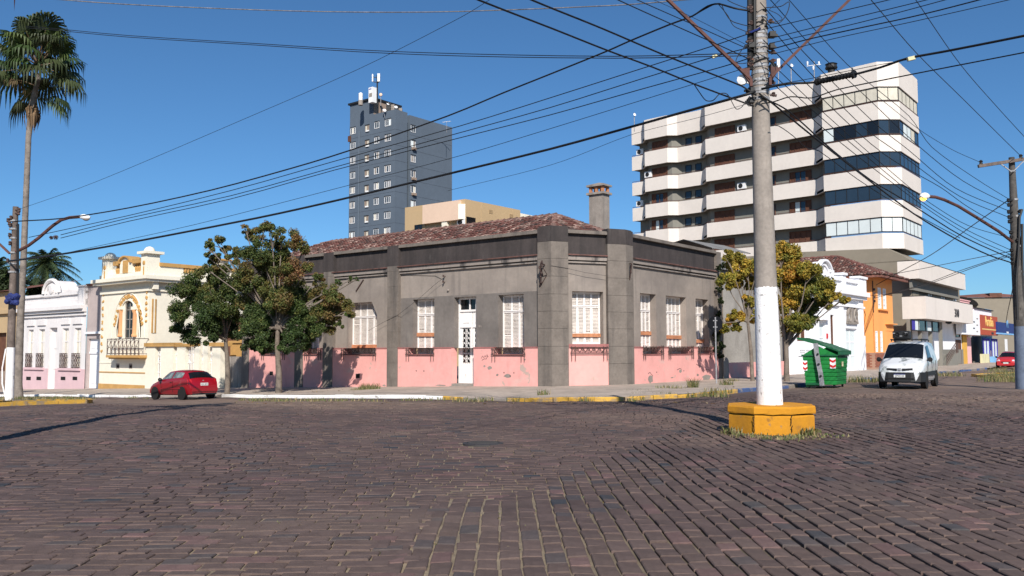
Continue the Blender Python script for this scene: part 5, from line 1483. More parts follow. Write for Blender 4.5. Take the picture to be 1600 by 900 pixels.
mb = MB(); mb.fbox(FR, FR.u(1383, 507), uor1 + .01, FR.z(1388, 507), FR.z(1388, 505.5), .0, .35); mb.fbox(FR, FR.u(1383.5, 513), uor1 - .05, FR.z(1387, 517), FR.z(1387, 510), .003, .03); mb.build('small_canopy', M['orange'], org)
gt = thing('alley_gate', 'tall narrow white gate in the gap beside the orange house', 'gate', FR.p(FR.u(1351, 560), 0))
gb_ = rect(FR, 1348.6, 1353.2, 525, 577); 
for k in range(3): fb(FR, (gb_[0] + k * (gb_[1] - gb_[0]) / 3 + .02, gb_[0] + (k + 1) * (gb_[1] - gb_[0]) / 3 - .02, gb_[2] - .3, gb_[3]), -.1, 0, M['white_wall'], gt, 'gate_board')

# ------------------------------------------------------------------ ornate white house on the right street
u0w, u1w = FR.u(1238, 520), FR.u(1348.3, 520)
wh = thing('ornate_white_house', 'ornate white house with arched pediment and balustraded parapet behind the green dumpster', 'house', FR.p(u0w, 0))
zc1 = FR.z(1340, 463); zpar = FR.z(1340, 437.5)
w_b = [rect(FR, 1281, 1290.5, 503.5, 575), rect(FR, 1298, 1303.5, 492, 539), rect(FR, 1245.3, 1257.5, 500, 533), rect(FR, 1322.5, 1340.3, 513.5, 577)]
mb = MB(); wall_holes(mb, FR, u0w, u1w, -.8, zpar - .2, [list(w) for w in w_b], 0, .45); mb.fbox(FR, u1w - .02, u1w, -.8, zpar - .2, -8, -.01); mb.build('wall', M['white_wall'], wh)
M['annex'] = mat('stained_grey_render', (.3, .285, .265), var=.2, scale=.6, stains=[((.12, .11, .1), (1, 1, .3), .5, .7, .6)])
fb(FR, (u0w, u0w + .02, -.8, FR.z(1240, 447)), -9, -.01, M['annex'], wh, 'side_wall')
pane_window(FR, wh, *w_b[0], -.16, M['white_wall'], M['blind'], 1, 3, .12, .06, name='door')
pane_window(FR, wh, *w_b[1], -.16, M['brown_wood'], M['brown_wood'], 1, 1, .1, .06)
pane_window(FR, wh, *w_b[2], -.1, M['brown_wood'], None, 3, 1, .1, .06, panes=[M['brown_wood'], M['curtain'], M['brown_wood']])
pane_window(FR, wh, *w_b[3], -.2, M['white_wall'], M['blind'], 2, 3, .1, .05, name='door')
bw = rect(FR, 1247, 1268, 543.5, 556); pane_window(FR, wh, *bw, .01, M['white_wall'], M['concrete'], 2, 4, .12, .06, name='basement_window')
for (xa, xb) in ((1232, 1240), (1266, 1271), (1311, 1317), (1341.5, 1348)):
    ua, ub = FR.u(xa, 540), FR.u(xb, 540); fb(FR, (ua, ub, -.8, zc1), .0, .14, M['white_wall'], wh, 'pilaster')
for (dz0, dz1, dd) in ((-.05, .3, .55), (-.3, -.05, .35), (-.95, -.8, .2)):
    mb = MB(); mb.fbox(FR, u0w - .1, u1w + dd * .6, zc1 + dz0, zc1 + dz1, .0, dd); mb.build('cornice', M['white_wall'], wh)
mb = MB(); mb.fbox(FR, u0w, u1w + .1, zc1 + .3, zc1 + .75, -.3, .12); mb.fbox(FR, u0w, u1w + .1, zpar - .35, zpar - .15, -.3, .2); mb.build('parapet_rail', M['white_wall'], wh)
for (xa, xb) in ((1292, 1296), (1312, 1317), (1337.5, 1348.5)):
    ua, ub = FR.u(xa, 445), FR.u(xb, 445); fb(FR, (ua, ub, zc1 + .3, zpar + .1), -.35, .25, M['white_wall'], wh, 'parapet_pier'); fb(FR, (ua - .1, ub + .1, zpar + .1, zpar + .28), -.45, .35, M['white_wall'], wh, 'pier_cap')
k = 0
ua, ub = FR.u(1296, 445), FR.u(1337, 445)
for q in np.linspace(ua + .3, ub - .3, 20):
    mb = MB(); mb.lathe([(.07, zc1 + .75), (.13, zc1 + 1.0), (.06, zc1 + 1.25), (.1, zpar - .35)], FR.p(q, 0, -.05), 8); mb.build('baluster', M['white_wall'], wh)
# arched pediment
uc_, rz = FR.u(1283, 432), 1.0
mb = MB(); n = 14
arc = [(uc_ - 1.3 * math.cos(a), zpar - .2 + rz * math.sin(a)) for a in np.linspace(0, math.pi, n)]
mb.prism([FR.p(u, z, .15) for u, z in arc], [FR.p(u, z, -.4) for u, z in arc]); mb.build('pediment', M['white_wall'], wh)
mb = MB()
for i in range(n - 1):
    for (k0, dd) in ((1.0, .42), (.72, .25)):
        p = [(uc_ + (arc[j][0] - uc_) * s_, zpar - .2 + (arc[j][1] - zpar + .2) * s_) for j, s_ in ((i, k0), (i + 1, k0), (i + 1, k0 + .14), (i, k0 + .14))]
        mb.prism([FR.p(u, z, dd) for u, z in p], [FR.p(u, z, .1) for u, z in p])
mb.build('pediment_moulding', M['white_wall'], wh)
# door crest with two scrolls
dc = (w_b[3][0] + w_b[3][1]) / 2; dz_ = w_b[3][3]
mb = MB(); mb.fbox(FR, dc - 1.3, dc + 1.3, dz_ + .35, dz_ + .5, .02, .16)
for s_ in (-1, 1):
    mb.tube([FR.p(dc + s_ * (.75 + .38 * math.cos(q)), dz_ + 1.0 + .5 * math.sin(q), .1) for q in np.linspace(0, 5.5, 12)], .1, 6)
    mb.tube([FR.p(dc + s_ * 1.2, dz_ + .5, .1), FR.p(dc + s_ * 1.05, dz_ + 1.1, .1), FR.p(dc + s_ * .6, dz_ + 1.7, .1)], .08, 5)
mb.fbox(FR, dc - .25, dc + .25, dz_ + .5, dz_ + 1.6, .02, .14)
mb.build('door_crest', M['concrete'], wh)
u_, z_ = FR.uz(1293, 524.5, .05); fb(FR, (u_ - .12, u_ + .12, z_ - .2, z_ + .15), 0, .06, M['reflect_red'], wh, 'red_plaque')
for w in (w_b[0], w_b[2]): fb(FR, (w[0] - .2, w[1] + .2, w[3] + .15, w[3] + .5), 0, .3, M['white_wall'], wh, 'window_hood')
# ------------------------------------------------------------------ set-back wall and low wall between the corner house and the white house
yd = thing('side_yard_wall', 'low pink yard wall with round topped grey post beyond the corner house', 'wall', FR.p(FR.u(1150, 590), 0))
ua, ub = FR.u(1136, 590), FR.u(1236, 590)
fb(FR, (ua, ub, -.8, FR.z(1150, 566.5)), -.25, -.02, M['pink'], yd, 'low_wall')
mb = MB(); pa, pb = FR.u(1127, 580), FR.u(1136.5, 580); zt_ = FR.z(1131, 566)
mb.fbox(FR, pa, pb, -.8, zt_, -.3, .1); 
arc = [(pa + (pb - pa) * (.5 - .5 * math.cos(a)), zt_ + .28 * math.sin(a)) for a in np.linspace(0, math.pi, 8)]
mb.prism([FR.p(u, z, .1) for u, z in arc], [FR.p(u, z, -.3) for u, z in arc]); mb.build('post', M['concrete'], yd)
an = thing('rear_annex', 'pale grey plastered annex with sloping roof behind the orange leaved tree', 'annex', FR.p(FR.u(1160, 560, -5), 0, -5))
u0a, u1a = FR.u(1120, 480, -5), FR.u(1262, 480, -5); za_ = FR.z(1150, 425, -5)
mb = MB(); mb.fbox(FR, u0a, u1a, -.5, za_, -11, -5); mb.build('wall', M['annex'], an)
mb = MB(); p0, p1 = FR.p(u0a - .3, FR.z(1135, 388, -5.3), -4.7), FR.p(u1a + .3, FR.z(1135, 388, -5.3) - .2, -4.7)
pk = FR.p(u0a + 2, FR.z(1135, 388, -5) + .2, -8); ww = FR.p(FR.u(1178, 408, -5), FR.z(1178, 408, -5), -4.7)
mb.face([FR.p(u0a - .3, za_ - .05, -4.6), FR.p(u1a + .2, za_ - .05, -4.6), FR.p(u1a - 1, za_ + 1.6, -8), FR.p(u0a - .3, za_ + 1.6, -8)])
mb.face([FR.p(u0a - .3, za_ + 1.6, -8), FR.p(u1a - 1, za_ + 1.6, -8), FR.p(u1a + .2, za_, -11.4), FR.p(u0a - .3, za_, -11.4)]); mb.build('roof', M['tin'], an)
# ================================================================== HOUSES ON THE LEFT STREET
# ------------------------------------------------------------------ cream house
uc0, uc1 = FL.u(157, 520), FL.u(231.5, 520)
crm = thing('cream_house', 'ornate cream house with ochre trim, arched window and iron balcony', 'house', FL.p(uc0, 0))
zC = FL.z(231, 438); zPar = FL.z(200, 416.5); zGr = -2.6
SIDE = Fac((FL.p(uc1, 0).x, FL.p(uc1, 0).y), TR)      # flank that runs back from the street
us1 = SIDE.u(386, 480)
# window group measured on the front
wc_ = rect(FL, 194.2, 207.2, 469, 529); wl_ = rect(FL, 182.5, 187.5, 484, 527); wr_ = rect(FL, 215, 220.5, 484, 527)
mb = MB(); zc_sq = FL.z(200, 478)
wall_holes(mb, FL, uc0, uc1, zGr, zPar - .1, [[wc_[0], wc_[1], wc_[2], wc_[3]], list(wl_), list(wr_)], 0, .35)
wall_holes(mb, SIDE, 0, us1, zGr, zPar - .1, [], 0, .3)
mb.fbox(FL, uc0, uc0 + .02, zGr, zPar - .1, -9, -.01); mb.build('wall', M['cream'], crm)
for w, nx, ny in ((wc_, 2, 4), (wl_, 1, 3), (wr_, 1, 3)):
    pane_window(FL, crm, *w, -.14, M['concrete'] if w is wc_ else M['bumper'], M['glass_dark'], nx, ny, .08, .06)
# curved top of the middle window
uM = (wc_[0] + wc_[1]) / 2; rM = (wc_[1] - wc_[0]) / 2
mb = MB()
for s_ in (-1, 1):
    pts = [(uM + s_ * rM, wc_[3] - rM * .9), (uM + s_ * rM, wc_[3] + .01), (uM, wc_[3] + .01)] + [(uM + s_ * rM * math.sin(a), wc_[3] - rM * .9 + rM * .9 * math.cos(a)) for a in np.linspace(0, math.pi / 2, 6)]
    mb.prism([FL.p(u, z, .004) for u, z in pts], [FL.p(u, z, -.32) for u, z in pts])
mb.build('window_arch', M['cream'], crm)
M['column_orange'] = mat('column_orange_paint', (.62, .32, .15), var=.08)
# orange columns beside it
for (xa, xb) in ((187.6, 191.2), (209.4, 213.6)):
    b_ = rect(FL, xa, xb, 484, 526); mb = MB(); uu = (b_[0] + b_[1]) / 2; r_ = (b_[1] - b_[0]) / 2
    mb.lathe([(r_ * 1.3, b_[2]), (r_ * 1.3, b_[2] + .12), (r_, b_[2] + .2), (r_ * .92, b_[3] - .25), (r_ * 1.25, b_[3] - .12), (r_ * 1.35, b_[3])], FL.p(uu, 0, .02), 14); mb.build('column', M['column_orange'], crm, smooth=30)
    fb(FL, (b_[0] - .12, b_[1] + .1, b_[3], b_[3] + .22), -.05, .2, M['cream'], crm, 'capital')
# pointed arch with leaf reliefs
ap = (FL.u(201, 490), FL.z(200, 458)); foot = FL.z(200, 528); hw = FL.u(227.5, 500) - FL.u(201, 500)
def arch(t, k=1.0):
    a = t * math.pi / 2
    return ap[0] + hw * k * math.cos(a) * (1 if True else 0), foot + (ap[1] - foot) * math.sin(a) * k
mb = MB()
for s_ in (-1, 1):
    pts = [(ap[0] + s_ * hw * math.cos(t * math.pi / 2), foot + (ap[1] - foot) * math.sin(t * math.pi / 2)) for t in np.linspace(0, 1, 14)]
    mb.tube([FL.p(u, z, .03) for u, z in pts], .035, 5)
    pts2 = [(ap[0] + s_ * hw * .72 * math.cos(t * math.pi / 2), foot + (ap[1] - foot) * .84 * math.sin(t * math.pi / 2)) for t in np.linspace(0, 1, 14)]
    mb.tube([FL.p(u, z, .05) for u, z in pts2], .05, 5)
mb.build('arch_moulding', M['cream'], crm)
rl = random.Random(12)
def relief(u, z, s):
    mb = MB()
    for q in range(4):
        a = rl.uniform(0, 6.28); c = FL.p(u + .5 * s * math.cos(a), z + .5 * s * math.sin(a), .0)
        mb.lathe([(s * .55, 0), (s * .45, .05), (s * .15, .08)], c, 7, axis=(FL.n.x, FL.n.y, 0))
    mb.build('leaf_relief', M['ochre'], crm)
for s_ in (-1, 1):
    for t in np.linspace(.22, 1, 11): relief(ap[0] + s_ * hw * .87 * math.cos(t * math.pi / 2), foot + (ap[1] - foot) * .92 * math.sin(t * math.pi / 2), .19)
for k in range(9):
    relief(uc0 + .28, FL.z(160, 460 + k * 11), .15)
    if k < 6: relief(uc1 - .3, FL.z(229, 456 + k * 9), .15)
# fluted strip on the flank
for k in range(3):
    u_ = SIDE.u(238 + k * 2.2, 490); fb(SIDE, (u_ - .05, u_ + .06, SIDE.z(240, 520), SIDE.z(240, 467)), 0, .05, M['ochre'] if k != 1 else M['cream'], crm, 'flute')
# cornice: three steps, round both faces
for (z0, z1, dd) in ((zC + .05, zC + .3, .75), (zC - .12, zC + .05, .6), (zC - .75, zC - .5, .12)):
    mb = MB(); mb.fbox(FL, uc0 - dd * .3, uc1 + dd, z0, z1, 0, dd); mb.fbox(SIDE, -0.0, us1, z0, z1, 0, dd); mb.build('cornice', M['cream'], crm)
u_ = SIDE.u(238, 448); fb(SIDE, (u_ - .12, u_ + .25, SIDE.z(238, 452), zC - .12), 0, .4, M['cream'], crm, 'corner_bracket')
mb = MB(); mb.fbox(FL, uc0, uc1, zC + .3, FL.z(200, 427), -.3, .2); mb.fbox(SIDE, .21, us1, zC + .3, FL.z(200, 427), -.3, .2); mb.build('parapet_base', M['cream'], crm)
# parapet piers with domed caps
def domed_pier(P, xa, xb, ytop, ycap, nm=None):
    ua, ub = P.u(xa, 420), P.u(xb, 420); uc = (ua + ub) / 2; r_ = (ub - ua) / 2
    z0, zc, zt = zC + .3, P.z((xa + xb) / 2, ycap), P.z((xa + xb) / 2, ytop)
    mb = MB(); mb.fbox(P, ua, ub, z0, zc - .12, -r_ * 1.6, .3); p_ = mb.build('parapet_pier', M['cream'], crm)
    mb = MB(); mb.fbox(P, ua - .22, ub + .22, zc - .12, zc + .06, -r_ * 1.6 - .2, .5); mb.build('pier_cap', M['cream'], p_)
    mb = MB(); mb.lathe([(r_ * .95 * math.cos(a), zc + .05 + (zt - zc) * math.sin(a)) for a in np.linspace(0, 1.5, 7)], P.p(uc, 0, .3 - r_ * .95), 16); mb.build('dome', M['cream'], p_, smooth=30)
    mb = MB(); zz = zc - .75
    mb.lathe([(r_ * .42, 0), (r_ * .36, .04), (r_ * .15, .06)], P.p(uc, zz, .3), 12, axis=(P.n.x, P.n.y, 0)); mb.fbox(P, uc - .05, uc + .05, zz - 1.0, zz - .25, .3, .34); mb.fbox(P, uc - .18, uc + .18, zz - .95, zz - .85, .3, .34); mb.build('torch_relief', M['ochre'], p_)
domed_pier(FL, 165.5, 174.5, 395.8, 403)
domed_pier(FL, 226.5, 236, 386.3, 394.5)
# front parapet: small ochre balustrades and arched centrepiece
for (xa, xb) in ((181.5, 191), (211, 223)):
    ua, ub = FL.u(xa, 420), FL.u(xb, 420); z0, z1 = FL.z(200, 427), FL.z(200, 413.5)
    for q in np.linspace(ua + .15, ub - .15, 4): mb = MB(); mb.lathe([(.1, z0), (.16, z0 + .3), (.07, z0 + .55), (.12, z1)], FL.p(q, 0, -.05), 8); mb.build('baluster', M['ochre'], crm)
    fb(FL, (ua, ub, z1, z1 + .3), -.25, .25, M['ochre'], crm, 'balustrade_rail'); fb(FL, (ua, ub, z0, z1), -.25, -.18, M['ochre'], crm, 'balustrade_back')
ua, ub = FL.u(192, 415), FL.u(210, 415); uc = (ua + ub) / 2; rr = (ub - ua) / 2; zs_ = FL.z(200, 411.5); zt_ = FL.z(200, 400.5)
mb = MB(); arc = [(ua, FL.z(200, 427)), (ub, FL.z(200, 427))] + [(uc + rr * math.cos(a), zs_ + (zt_ - zs_) * .85 * math.sin(a)) for a in np.linspace(0, math.pi, 12)]
mb.prism([FL.p(u, z, .22) for u, z in arc], [FL.p(u, z, -.4) for u, z in arc]); mb.build('arched_centrepiece', M['cream'], crm)
mb = MB(); aa = [(math.cos(a), math.sin(a)) for a in np.linspace(0, math.pi, 12)]
for i in range(11):
    p = [(uc + rr * k_ * c_[0], zs_ + (zt_ - zs_) * k_ * .95 * c_[1]) for c_, k_ in ((aa[i], .88), (aa[i + 1], .88), (aa[i + 1], 1.08), (aa[i], 1.08))]
    mb.prism([FL.p(u, z, .4) for u, z in p], [FL.p(u, z, -.6) for u, z in p])
mb.build('centrepiece_hood', M['ochre'], crm)
u_, z_ = FL.uz(201, 417); fb(FL, (u_ - .35, u_ + .35, z_ - .45, z_ + .45), .2, .26, M['ochre'], crm, 'centre_tablet')
# flank parapet: ochre coping, panel of round ochre balusters, pier
zr1 = SIDE.z(260, 411.5); zr0 = SIDE.z(260, 427)
mb = MB(); mb.fbox(SIDE, .6, us1, zr1 - .25, zr1, -.3, .28); mb.build('flank_coping', M['ochre'], crm)
ub_ = [SIDE.u(x, 420) for x in (284.5, 318)]
mb = MB(); mb.fbox(SIDE, .6, ub_[0], zr0 - .3, zr1 - .25, -.2, .18); mb.fbox(SIDE, ub_[1], us1, zr0 - .3, zr1 - .25, -.2, .18); mb.build('flank_parapet', M['cream'], crm)
for q in np.linspace(ub_[0] + .2, ub_[1] - .2, 7): mb = MB(); mb.lathe([(.14, zr0), (.22, zr0 + .35), (.1, zr0 + .7), (.16, zr1 - .25)], SIDE.p(q, 0, 0), 8); mb.build('baluster', M['ochre'], crm)
ua, ub = SIDE.u(340, 410), SIDE.u(352, 410); fb(SIDE, (ua, ub, zr0 - .3, SIDE.z(346, 408)), -.4, .4, M['cream'], crm, 'flank_pier'); fb(SIDE, (ua - .2, ub + .2, SIDE.z(346, 408), SIDE.z(346, 405.5)), -.6, .6, M['ochre'], crm, 'flank_pier_cap')
# balcony
bu0, bu1 = FL.u(168.5, 558, .6), FL.u(219, 558, .6); bz0, bz1 = FL.z(195, 561, .6), FL.z(195, 555, .6)
mb = MB(); mb.fbox(FL, bu0, bu1, bz0 + .1, bz1, 0, .75); mb.fbox(FL, bu0 + .1, bu1 - .1, bz0, bz0 + .1, 0, .6); mb.build('balcony_slab', M['ochre'], crm)
brt = FL.z(195, 529.5, .7)
mb = MB(); d_ = .7
for dd0 in (0, 1): 
    mb.bar(FL.p(bu0 + .05, brt - dd0 * (brt - bz1 - .1), d_), FL.p(bu1 - .05, brt - dd0 * (brt - bz1 - .1), d_), .05)
for u_ in np.linspace(bu0 + .05, bu1 - .05, 9):
    mb.bar(FL.p(u_, bz1, d_), FL.p(u_, brt, d_), .035)
for i in range(8):
    uu = bu0 + .05 + (bu1 - bu0 - .1) * (i + .5) / 8; w_ = (bu1 - bu0) / 18; h_ = brt - bz1
    for zq in (.3, .7): mb.tube([FL.p(uu + w_ * math.cos(q), bz1 + h_ * zq + w_ * math.sin(q), d_) for q in np.linspace(0, 5.3, 9)], .016, 4)
    mb.tube([FL.p(uu - w_, bz1 + h_ * .1, d_), FL.p(uu, bz1 + h_ * .5, d_ + .04), FL.p(uu + w_, bz1 + h_ * .9, d_)], .016, 4)
for u_ in (bu0 + .05, bu1 - .05):
    mb.bar(FL.p(u_, brt, 0), FL.p(u_, brt, d_), .045); mb.bar(FL.p(u_, bz1 + .1, 0), FL.p(u_, bz1 + .1, d_), .035)
mb.build('balcony_railing', M['iron'], crm)
for x in (184, 204): b_ = rect(FL, x - 2.4, x + 2.6, 568, 576); fb(FL, b_, -.1, .01, M['concrete'], crm, 'cellar_vent'); fb(FL, (b_[0] + .1, b_[1] - .02, b_[2] + .05, b_[3] - .12), .008, .014, M['ridge_dark'], crm, 'vent_opening')
for y in (567, 582): mb = MB(); z_ = FL.z(195, y); mb.fbox(FL, uc0, uc1 - .2, z_ - .04, z_ + .04, 0, .035); mb.build('string_course', M['ochre'] if y == 582 else M['cream'], crm)
mb = MB(); mb.fbox(FL, uc0 - .0, FL.u(236, 600), zGr, FL.z(195, 600.8), .003, .06); mb.build('ochre_plinth', M['ochre'], crm)
# ------------------------------------------------------------------ garden wall of the cream house
gw = thing('garden_wall', 'cream garden wall with ochre capped piers and white iron grilles', 'garden wall', FL.p(FL.u(300, 600), 0))
zcap = FL.z(300, 541)
pcs = [(229, 244), (252.5, 272), (278, 291), (305, 313), (319, 326), (333, 346)]
for (xa, xb) in pcs:
    ua, ub = FL.u(xa, 580), FL.u(xb, 580); fb(FL, (ua, ub, zGr, zcap), -.3, .1, M['cream'], gw, 'wall_pier')
fb(FL, (FL.u(229, 560), FL.u(276, 560), zcap, zcap + .25), -.4, .22, M['ochre'], gw, 'ochre_cap')
fb(FL, (FL.u(276, 560) + .02, FL.u(304, 560), zcap - .02, zcap + .18), -.4, .16, M['ochre'], gw, 'ochre_cap')
fb(FL, (FL.u(330, 560), FL.u(354, 560), zcap - .02, zcap + .22), -.4, .2, M['ochre'], gw, 'ochre_cap')
zl0 = FL.z(300, 592); fb(FL, (FL.u(244, 600), FL.u(333, 600), zGr, zl0), -.2, .0, M['cream'], gw, 'low_wall')
def grille(P, xa, xb, name='iron_grille'):
    ua, ub = P.u(xa, 570), P.u(xb, 570); mb = MB(); z0, z1 = zl0, P.z(300, 547)
    n = max(3, int((ub - ua) / .16))
    for i in range(n + 1):
        u_ = ua + (ub - ua) * i / n; zt_ = z1 + .35 * math.sin(math.pi * i / n); mb.bar(P.p(u_, z0, -.1), P.p(u_, zt_, -.1), .035)
    for q in (.2, .55, .85): mb.bar(P.p(ua, z0 + (z1 - z0) * q, -.1), P.p(ub, z0 + (z1 - z0) * q, -.1), .035)
    um = (ua + ub) / 2; rr = (ub - ua) * .3
    mb.tube([P.p(um + rr * math.cos(a), z0 + (z1 - z0) * .7 + rr * math.sin(a), -.08) for a in np.linspace(0, 6.28, 13)], .02, 4)
    mb.build(name, M['white_paint'], gw)
for a in ((244, 252.5), (272, 278), (291, 305), (313, 319), (326, 333)): grille(FL, *a)
# grey yard gate with an ochre urn pier beyond it
yg = thing('yard_gate', 'plain grey metal yard gate between the cream wall and the corner house', 'gate', FL.p(FL.u(360, 600), 0))
ga_, gb2 = FL.u(346.5, 590), FL.u(377, 590); zg = FL.z(360, 557)
for k in range(3): fb(FL, (ga_ + (gb2 - ga_) * k / 3 + .015, ga_ + (gb2 - ga_) * (k + 1) / 3 - .015, zGr + .9, zg), -.3, -.22, M['concrete'], yg, 'gate_leaf')
up = thing('urn_pier', 'ochre gate pier topped by a round urn behind the grey gate', 'gate pier', FL.p(FL.u(366, 600, -1.2), 0, -1.2))
b_ = rect(FL, 360, 377, 536, 560, -1.2); fb(FL, (b_[0], b_[1], zGr, b_[3]), -2, -1.2, M['ochre'], up, 'pier_shaft'); fb(FL, (b_[0] - .12, b_[1] + .12, b_[3], b_[3] + .15), -2.1, -1.1, M['ochre'], up, 'pier_cap')
mb = MB(); c_ = FL.p((b_[0] + b_[1]) / 2, b_[3] + .15, -1.6); mb.lathe([(.18, 0), (.12, .1), (.3, .3), (.34, .48), (.22, .68), (.1, .76)], c_, 14); mb.build('urn', M['ochre'], up, smooth=40)
ob = thing('dark_shed', 'dark brown timber shed in the yard behind the grey gate', 'shed', FL.p(FL.u(362, 560, -5), 0, -5))
b_ = rect(FL, 350, 388, 500, 600, -6); fb(FL, (b_[0], b_[1], zGr, b_[3]), -9, -6, M['brown_wood'], ob, 'wall'); fb(FL, (b_[0] - .2, b_[1] + .2, b_[3], b_[3] + .15), -9.2, -5.8, M['bumper'], ob, 'roof')
# ------------------------------------------------------------------ narrow mauve house with a tall white door
nh = thing('narrow_mauve_house', 'narrow mauve rendered front with a tall white panelled door', 'house', FL.p(FL.u(146, 600), 0))
n0, n1 = FL.u(134.6, 520), uc0 - .01
dn_ = rect(FL, 137, 158, 529, 607); dn_ = (n0 + .25, n1 - .15, dn_[2], dn_[3])
mb = MB(); zn = FL.z(146, 446.5); zq = FL.z(146, 520)
wall_holes(mb, FL, n0, n1, zGr, zn, [list(dn_)], -.05, .25); mb.fbox(FL, n0, n1, zn - .02, zn, -9, -.05); mb.build('wall', M['mauve'], nh)
fb(FL, (n0 + .0, n1, zq - .08, zq + .08), -.05, .12, M['white_wall'], nh, 'string_course')
fb(FL, (n0 - .1, n1 - .02, zn, zn + .18), -9, .1, M['brown_wood'], nh, 'roof_edge')
mb = MB(); mb.fbox(FL, dn_[0], dn_[1], dn_[2], dn_[3], -.3, -.24); dd_ = mb.build('door', M['white_wall'], nh)
um = (dn_[0] + dn_[1]) / 2; zt_ = FL.z(146, 551); 
fb(FL, (dn_[0], dn_[1], zt_ - .08, zt_ + .08), -.24, -.16, M['white_wall'], dd_, 'transom')
for (z0, z1) in ((dn_[2] + .35, zt_ - .35), (zt_ + .3, dn_[3] - .3)):
    for (a, b) in ((dn_[0] + .18, um - .1), (um + .1, dn_[1] - .18)): fb(FL, (a, b, z0, z1), -.24, -.2, M['white_wall'], dd_, 'door_panel')
# ------------------------------------------------------------------ white and lilac house
l0, l1 = FL.u(33, 540), n0 - .01
lw = thing('white_lilac_house', 'old white house with lilac base, rounded crest and iron window guards', 'house', FL.p(l0, 0))
zcn = FL.z(100, 482); zpt = FL.z(110, 461); zld = FL.z(110, 576.5)
wins = [rect(FL, 43.5, 51.5, 516, 574.5), rect(FL, 60, 69, 515, 574.5), rect(FL, 97, 106.5, 513, 575), rect(FL, 115.5, 126, 511, 575)]
zt0, zb0_ = wins[2][3], wins[2][2]
wins = [[w[0], w[1], zb0_, zt0] for w in wins]; drr = rect(FL, 76, 88, 512, 608)
mb = MB(); wall_holes(mb, FL, l0, l1, zGr, zpt, wins + [list(drr)], 0, .4); mb.fbox(FL, l1 - .02, l1, zcn, zpt, -9, -.01); mb.build('wall', M['shade_white'], lw)
for w in wins:
    wi = pane_window(FL, lw, w[0], w[1], w[2], w[3], -.2, M['shade_white'], M['curtain'], 2, 3, .1, .06)
    fb(FL, (w[0] - .2, w[1] + .2, w[3] + .3, w[3] + .75), 0, .12, M['shade_white'], lw, 'window_crest')
    mb = MB(); zr_ = w[2] + 1.25 * .9
    for q in (w[2] + .05, zr_): mb.bar(FL.p(w[0] - .1, q, .12), FL.p(w[1] + .1, q, .12), .045)
    for u_ in np.linspace(w[0] - .1, w[1] + .1, 8): mb.bar(FL.p(u_, w[2], .12), FL.p(u_, zr_, .12), .03)
    for i in range(3):
        for j in range(3):
            cu_, cz = w[0] + (w[1] - w[0]) * (i + .5) / 3, w[2] + (zr_ - w[2]) * (j + .5) / 3; rr = .17
            mb.tube([FL.p(cu_ + rr * math.cos(a), cz + rr * math.sin(a), .12) for a in np.linspace(0, 5.4, 8)], .018, 4)
    mb.build('window_guard', M['iron'], lw)
for (i, j) in ((0, 1), (2, 3)): fb(FL, (wins[i][0] - .25, wins[j][1] + .25, zb0_ - .18, zb0_), 0, .2, M['lilac'], lw, 'window_sill')
pane_window(FL, lw, *drr, -.36, M['shade_white'], M['shade_white'], 2, 3, .12, .06, name='door')
mb = MB(); mb.fbox(FL, l0, drr[0], zGr, zld, .003, .07); mb.fbox(FL, drr[1], l1, zGr, zld, .003, .07); mb.build('lilac_dado', M['lilac'], lw)
for x in (46, 62, 100, 118.5):
    b_ = rect(FL, x - 3.6, x + 3.6, 588.5, 594); fb(FL, b_, -.1, .075, M['ridge_dark'], lw, 'cellar_vent')
for (z0, z1, dd) in ((zcn - .12, zcn + .15, .5), (zcn - .35, zcn - .12, .3), (FL.z(110, 491) - .12, FL.z(110, 491) + .05, .15)):
    mb = MB(); mb.fbox(FL, l0, l1, z0, z1, 0, dd); mb.build('cornice', M['shade_white'], lw)
mb = MB(); mb.fbox(FL, l0, l1, zpt, zpt + .22, -.3, .15); mb.fbox(FL, l0, l1, zcn + .15, zcn + .6, -.02, .12); mb.build('parapet_rail', M['shade_white'], lw)
ua, ub = FL.u(127.5, 455), l1; fb(FL, (ua, ub + .0, zcn + .15, FL.z(131, 448)), -.4, .25, M['shade_white'], lw, 'corner_pier'); fb(FL, (ua - .1, ub + .1, FL.z(131, 448), FL.z(131, 446)), -.5, .35, M['shade_white'], lw, 'corner_pier_cap')
uc = FL.u(83.5, 455); rr = FL.u(95.5, 455) - uc; zs_ = zpt + .25
mb = MB(); zt_ = FL.z(83, 438.5)
arc = [(uc - rr, zs_ - .3), (uc + rr, zs_ - .3)] + [(uc + rr * math.cos(a), zs_ + (zt_ - zs_) * math.sin(a)) for a in np.linspace(0, math.pi, 14)]
mb.prism([FL.p(u, z, .12) for u, z in arc], [FL.p(u, z, -1.4) for u, z in arc]); mb.build('rounded_crest', M['shade_white'], lw)
for k_, dd in ((1.02, .3), (.62, .22)):
    mb = MB(); aa = [(uc + rr * k_ * math.cos(a), zs_ + (zt_ - zs_) * k_ * math.sin(a)) for a in np.linspace(0, math.pi, 14)]
    mb.tube([FL.p(u, z, .16) for u, z in aa], .16 if k_ > 1 else .09, 6); mb.build('crest_moulding', M['shade_white'], lw)
mb = MB(); mb.lathe([(.45, 0), (.4, .1), (.25, .14)], FL.p(uc, zs_ + .35, .12), 14, axis=(FL.n.x, FL.n.y, 0)); mb.build('medallion', M['shade_white'], lw)
mb = MB(); za_ = zpt - .2; mb.face([FL.p(l0 - 1, za_, -.6), FL.p(l1, za_, -.6), FL.p(l1 - 2, za_ + 1.25, -6), FL.p(l0 + 5, za_ + 1.25, -6)]); mb.build('roof', M['tile_orange'], lw)
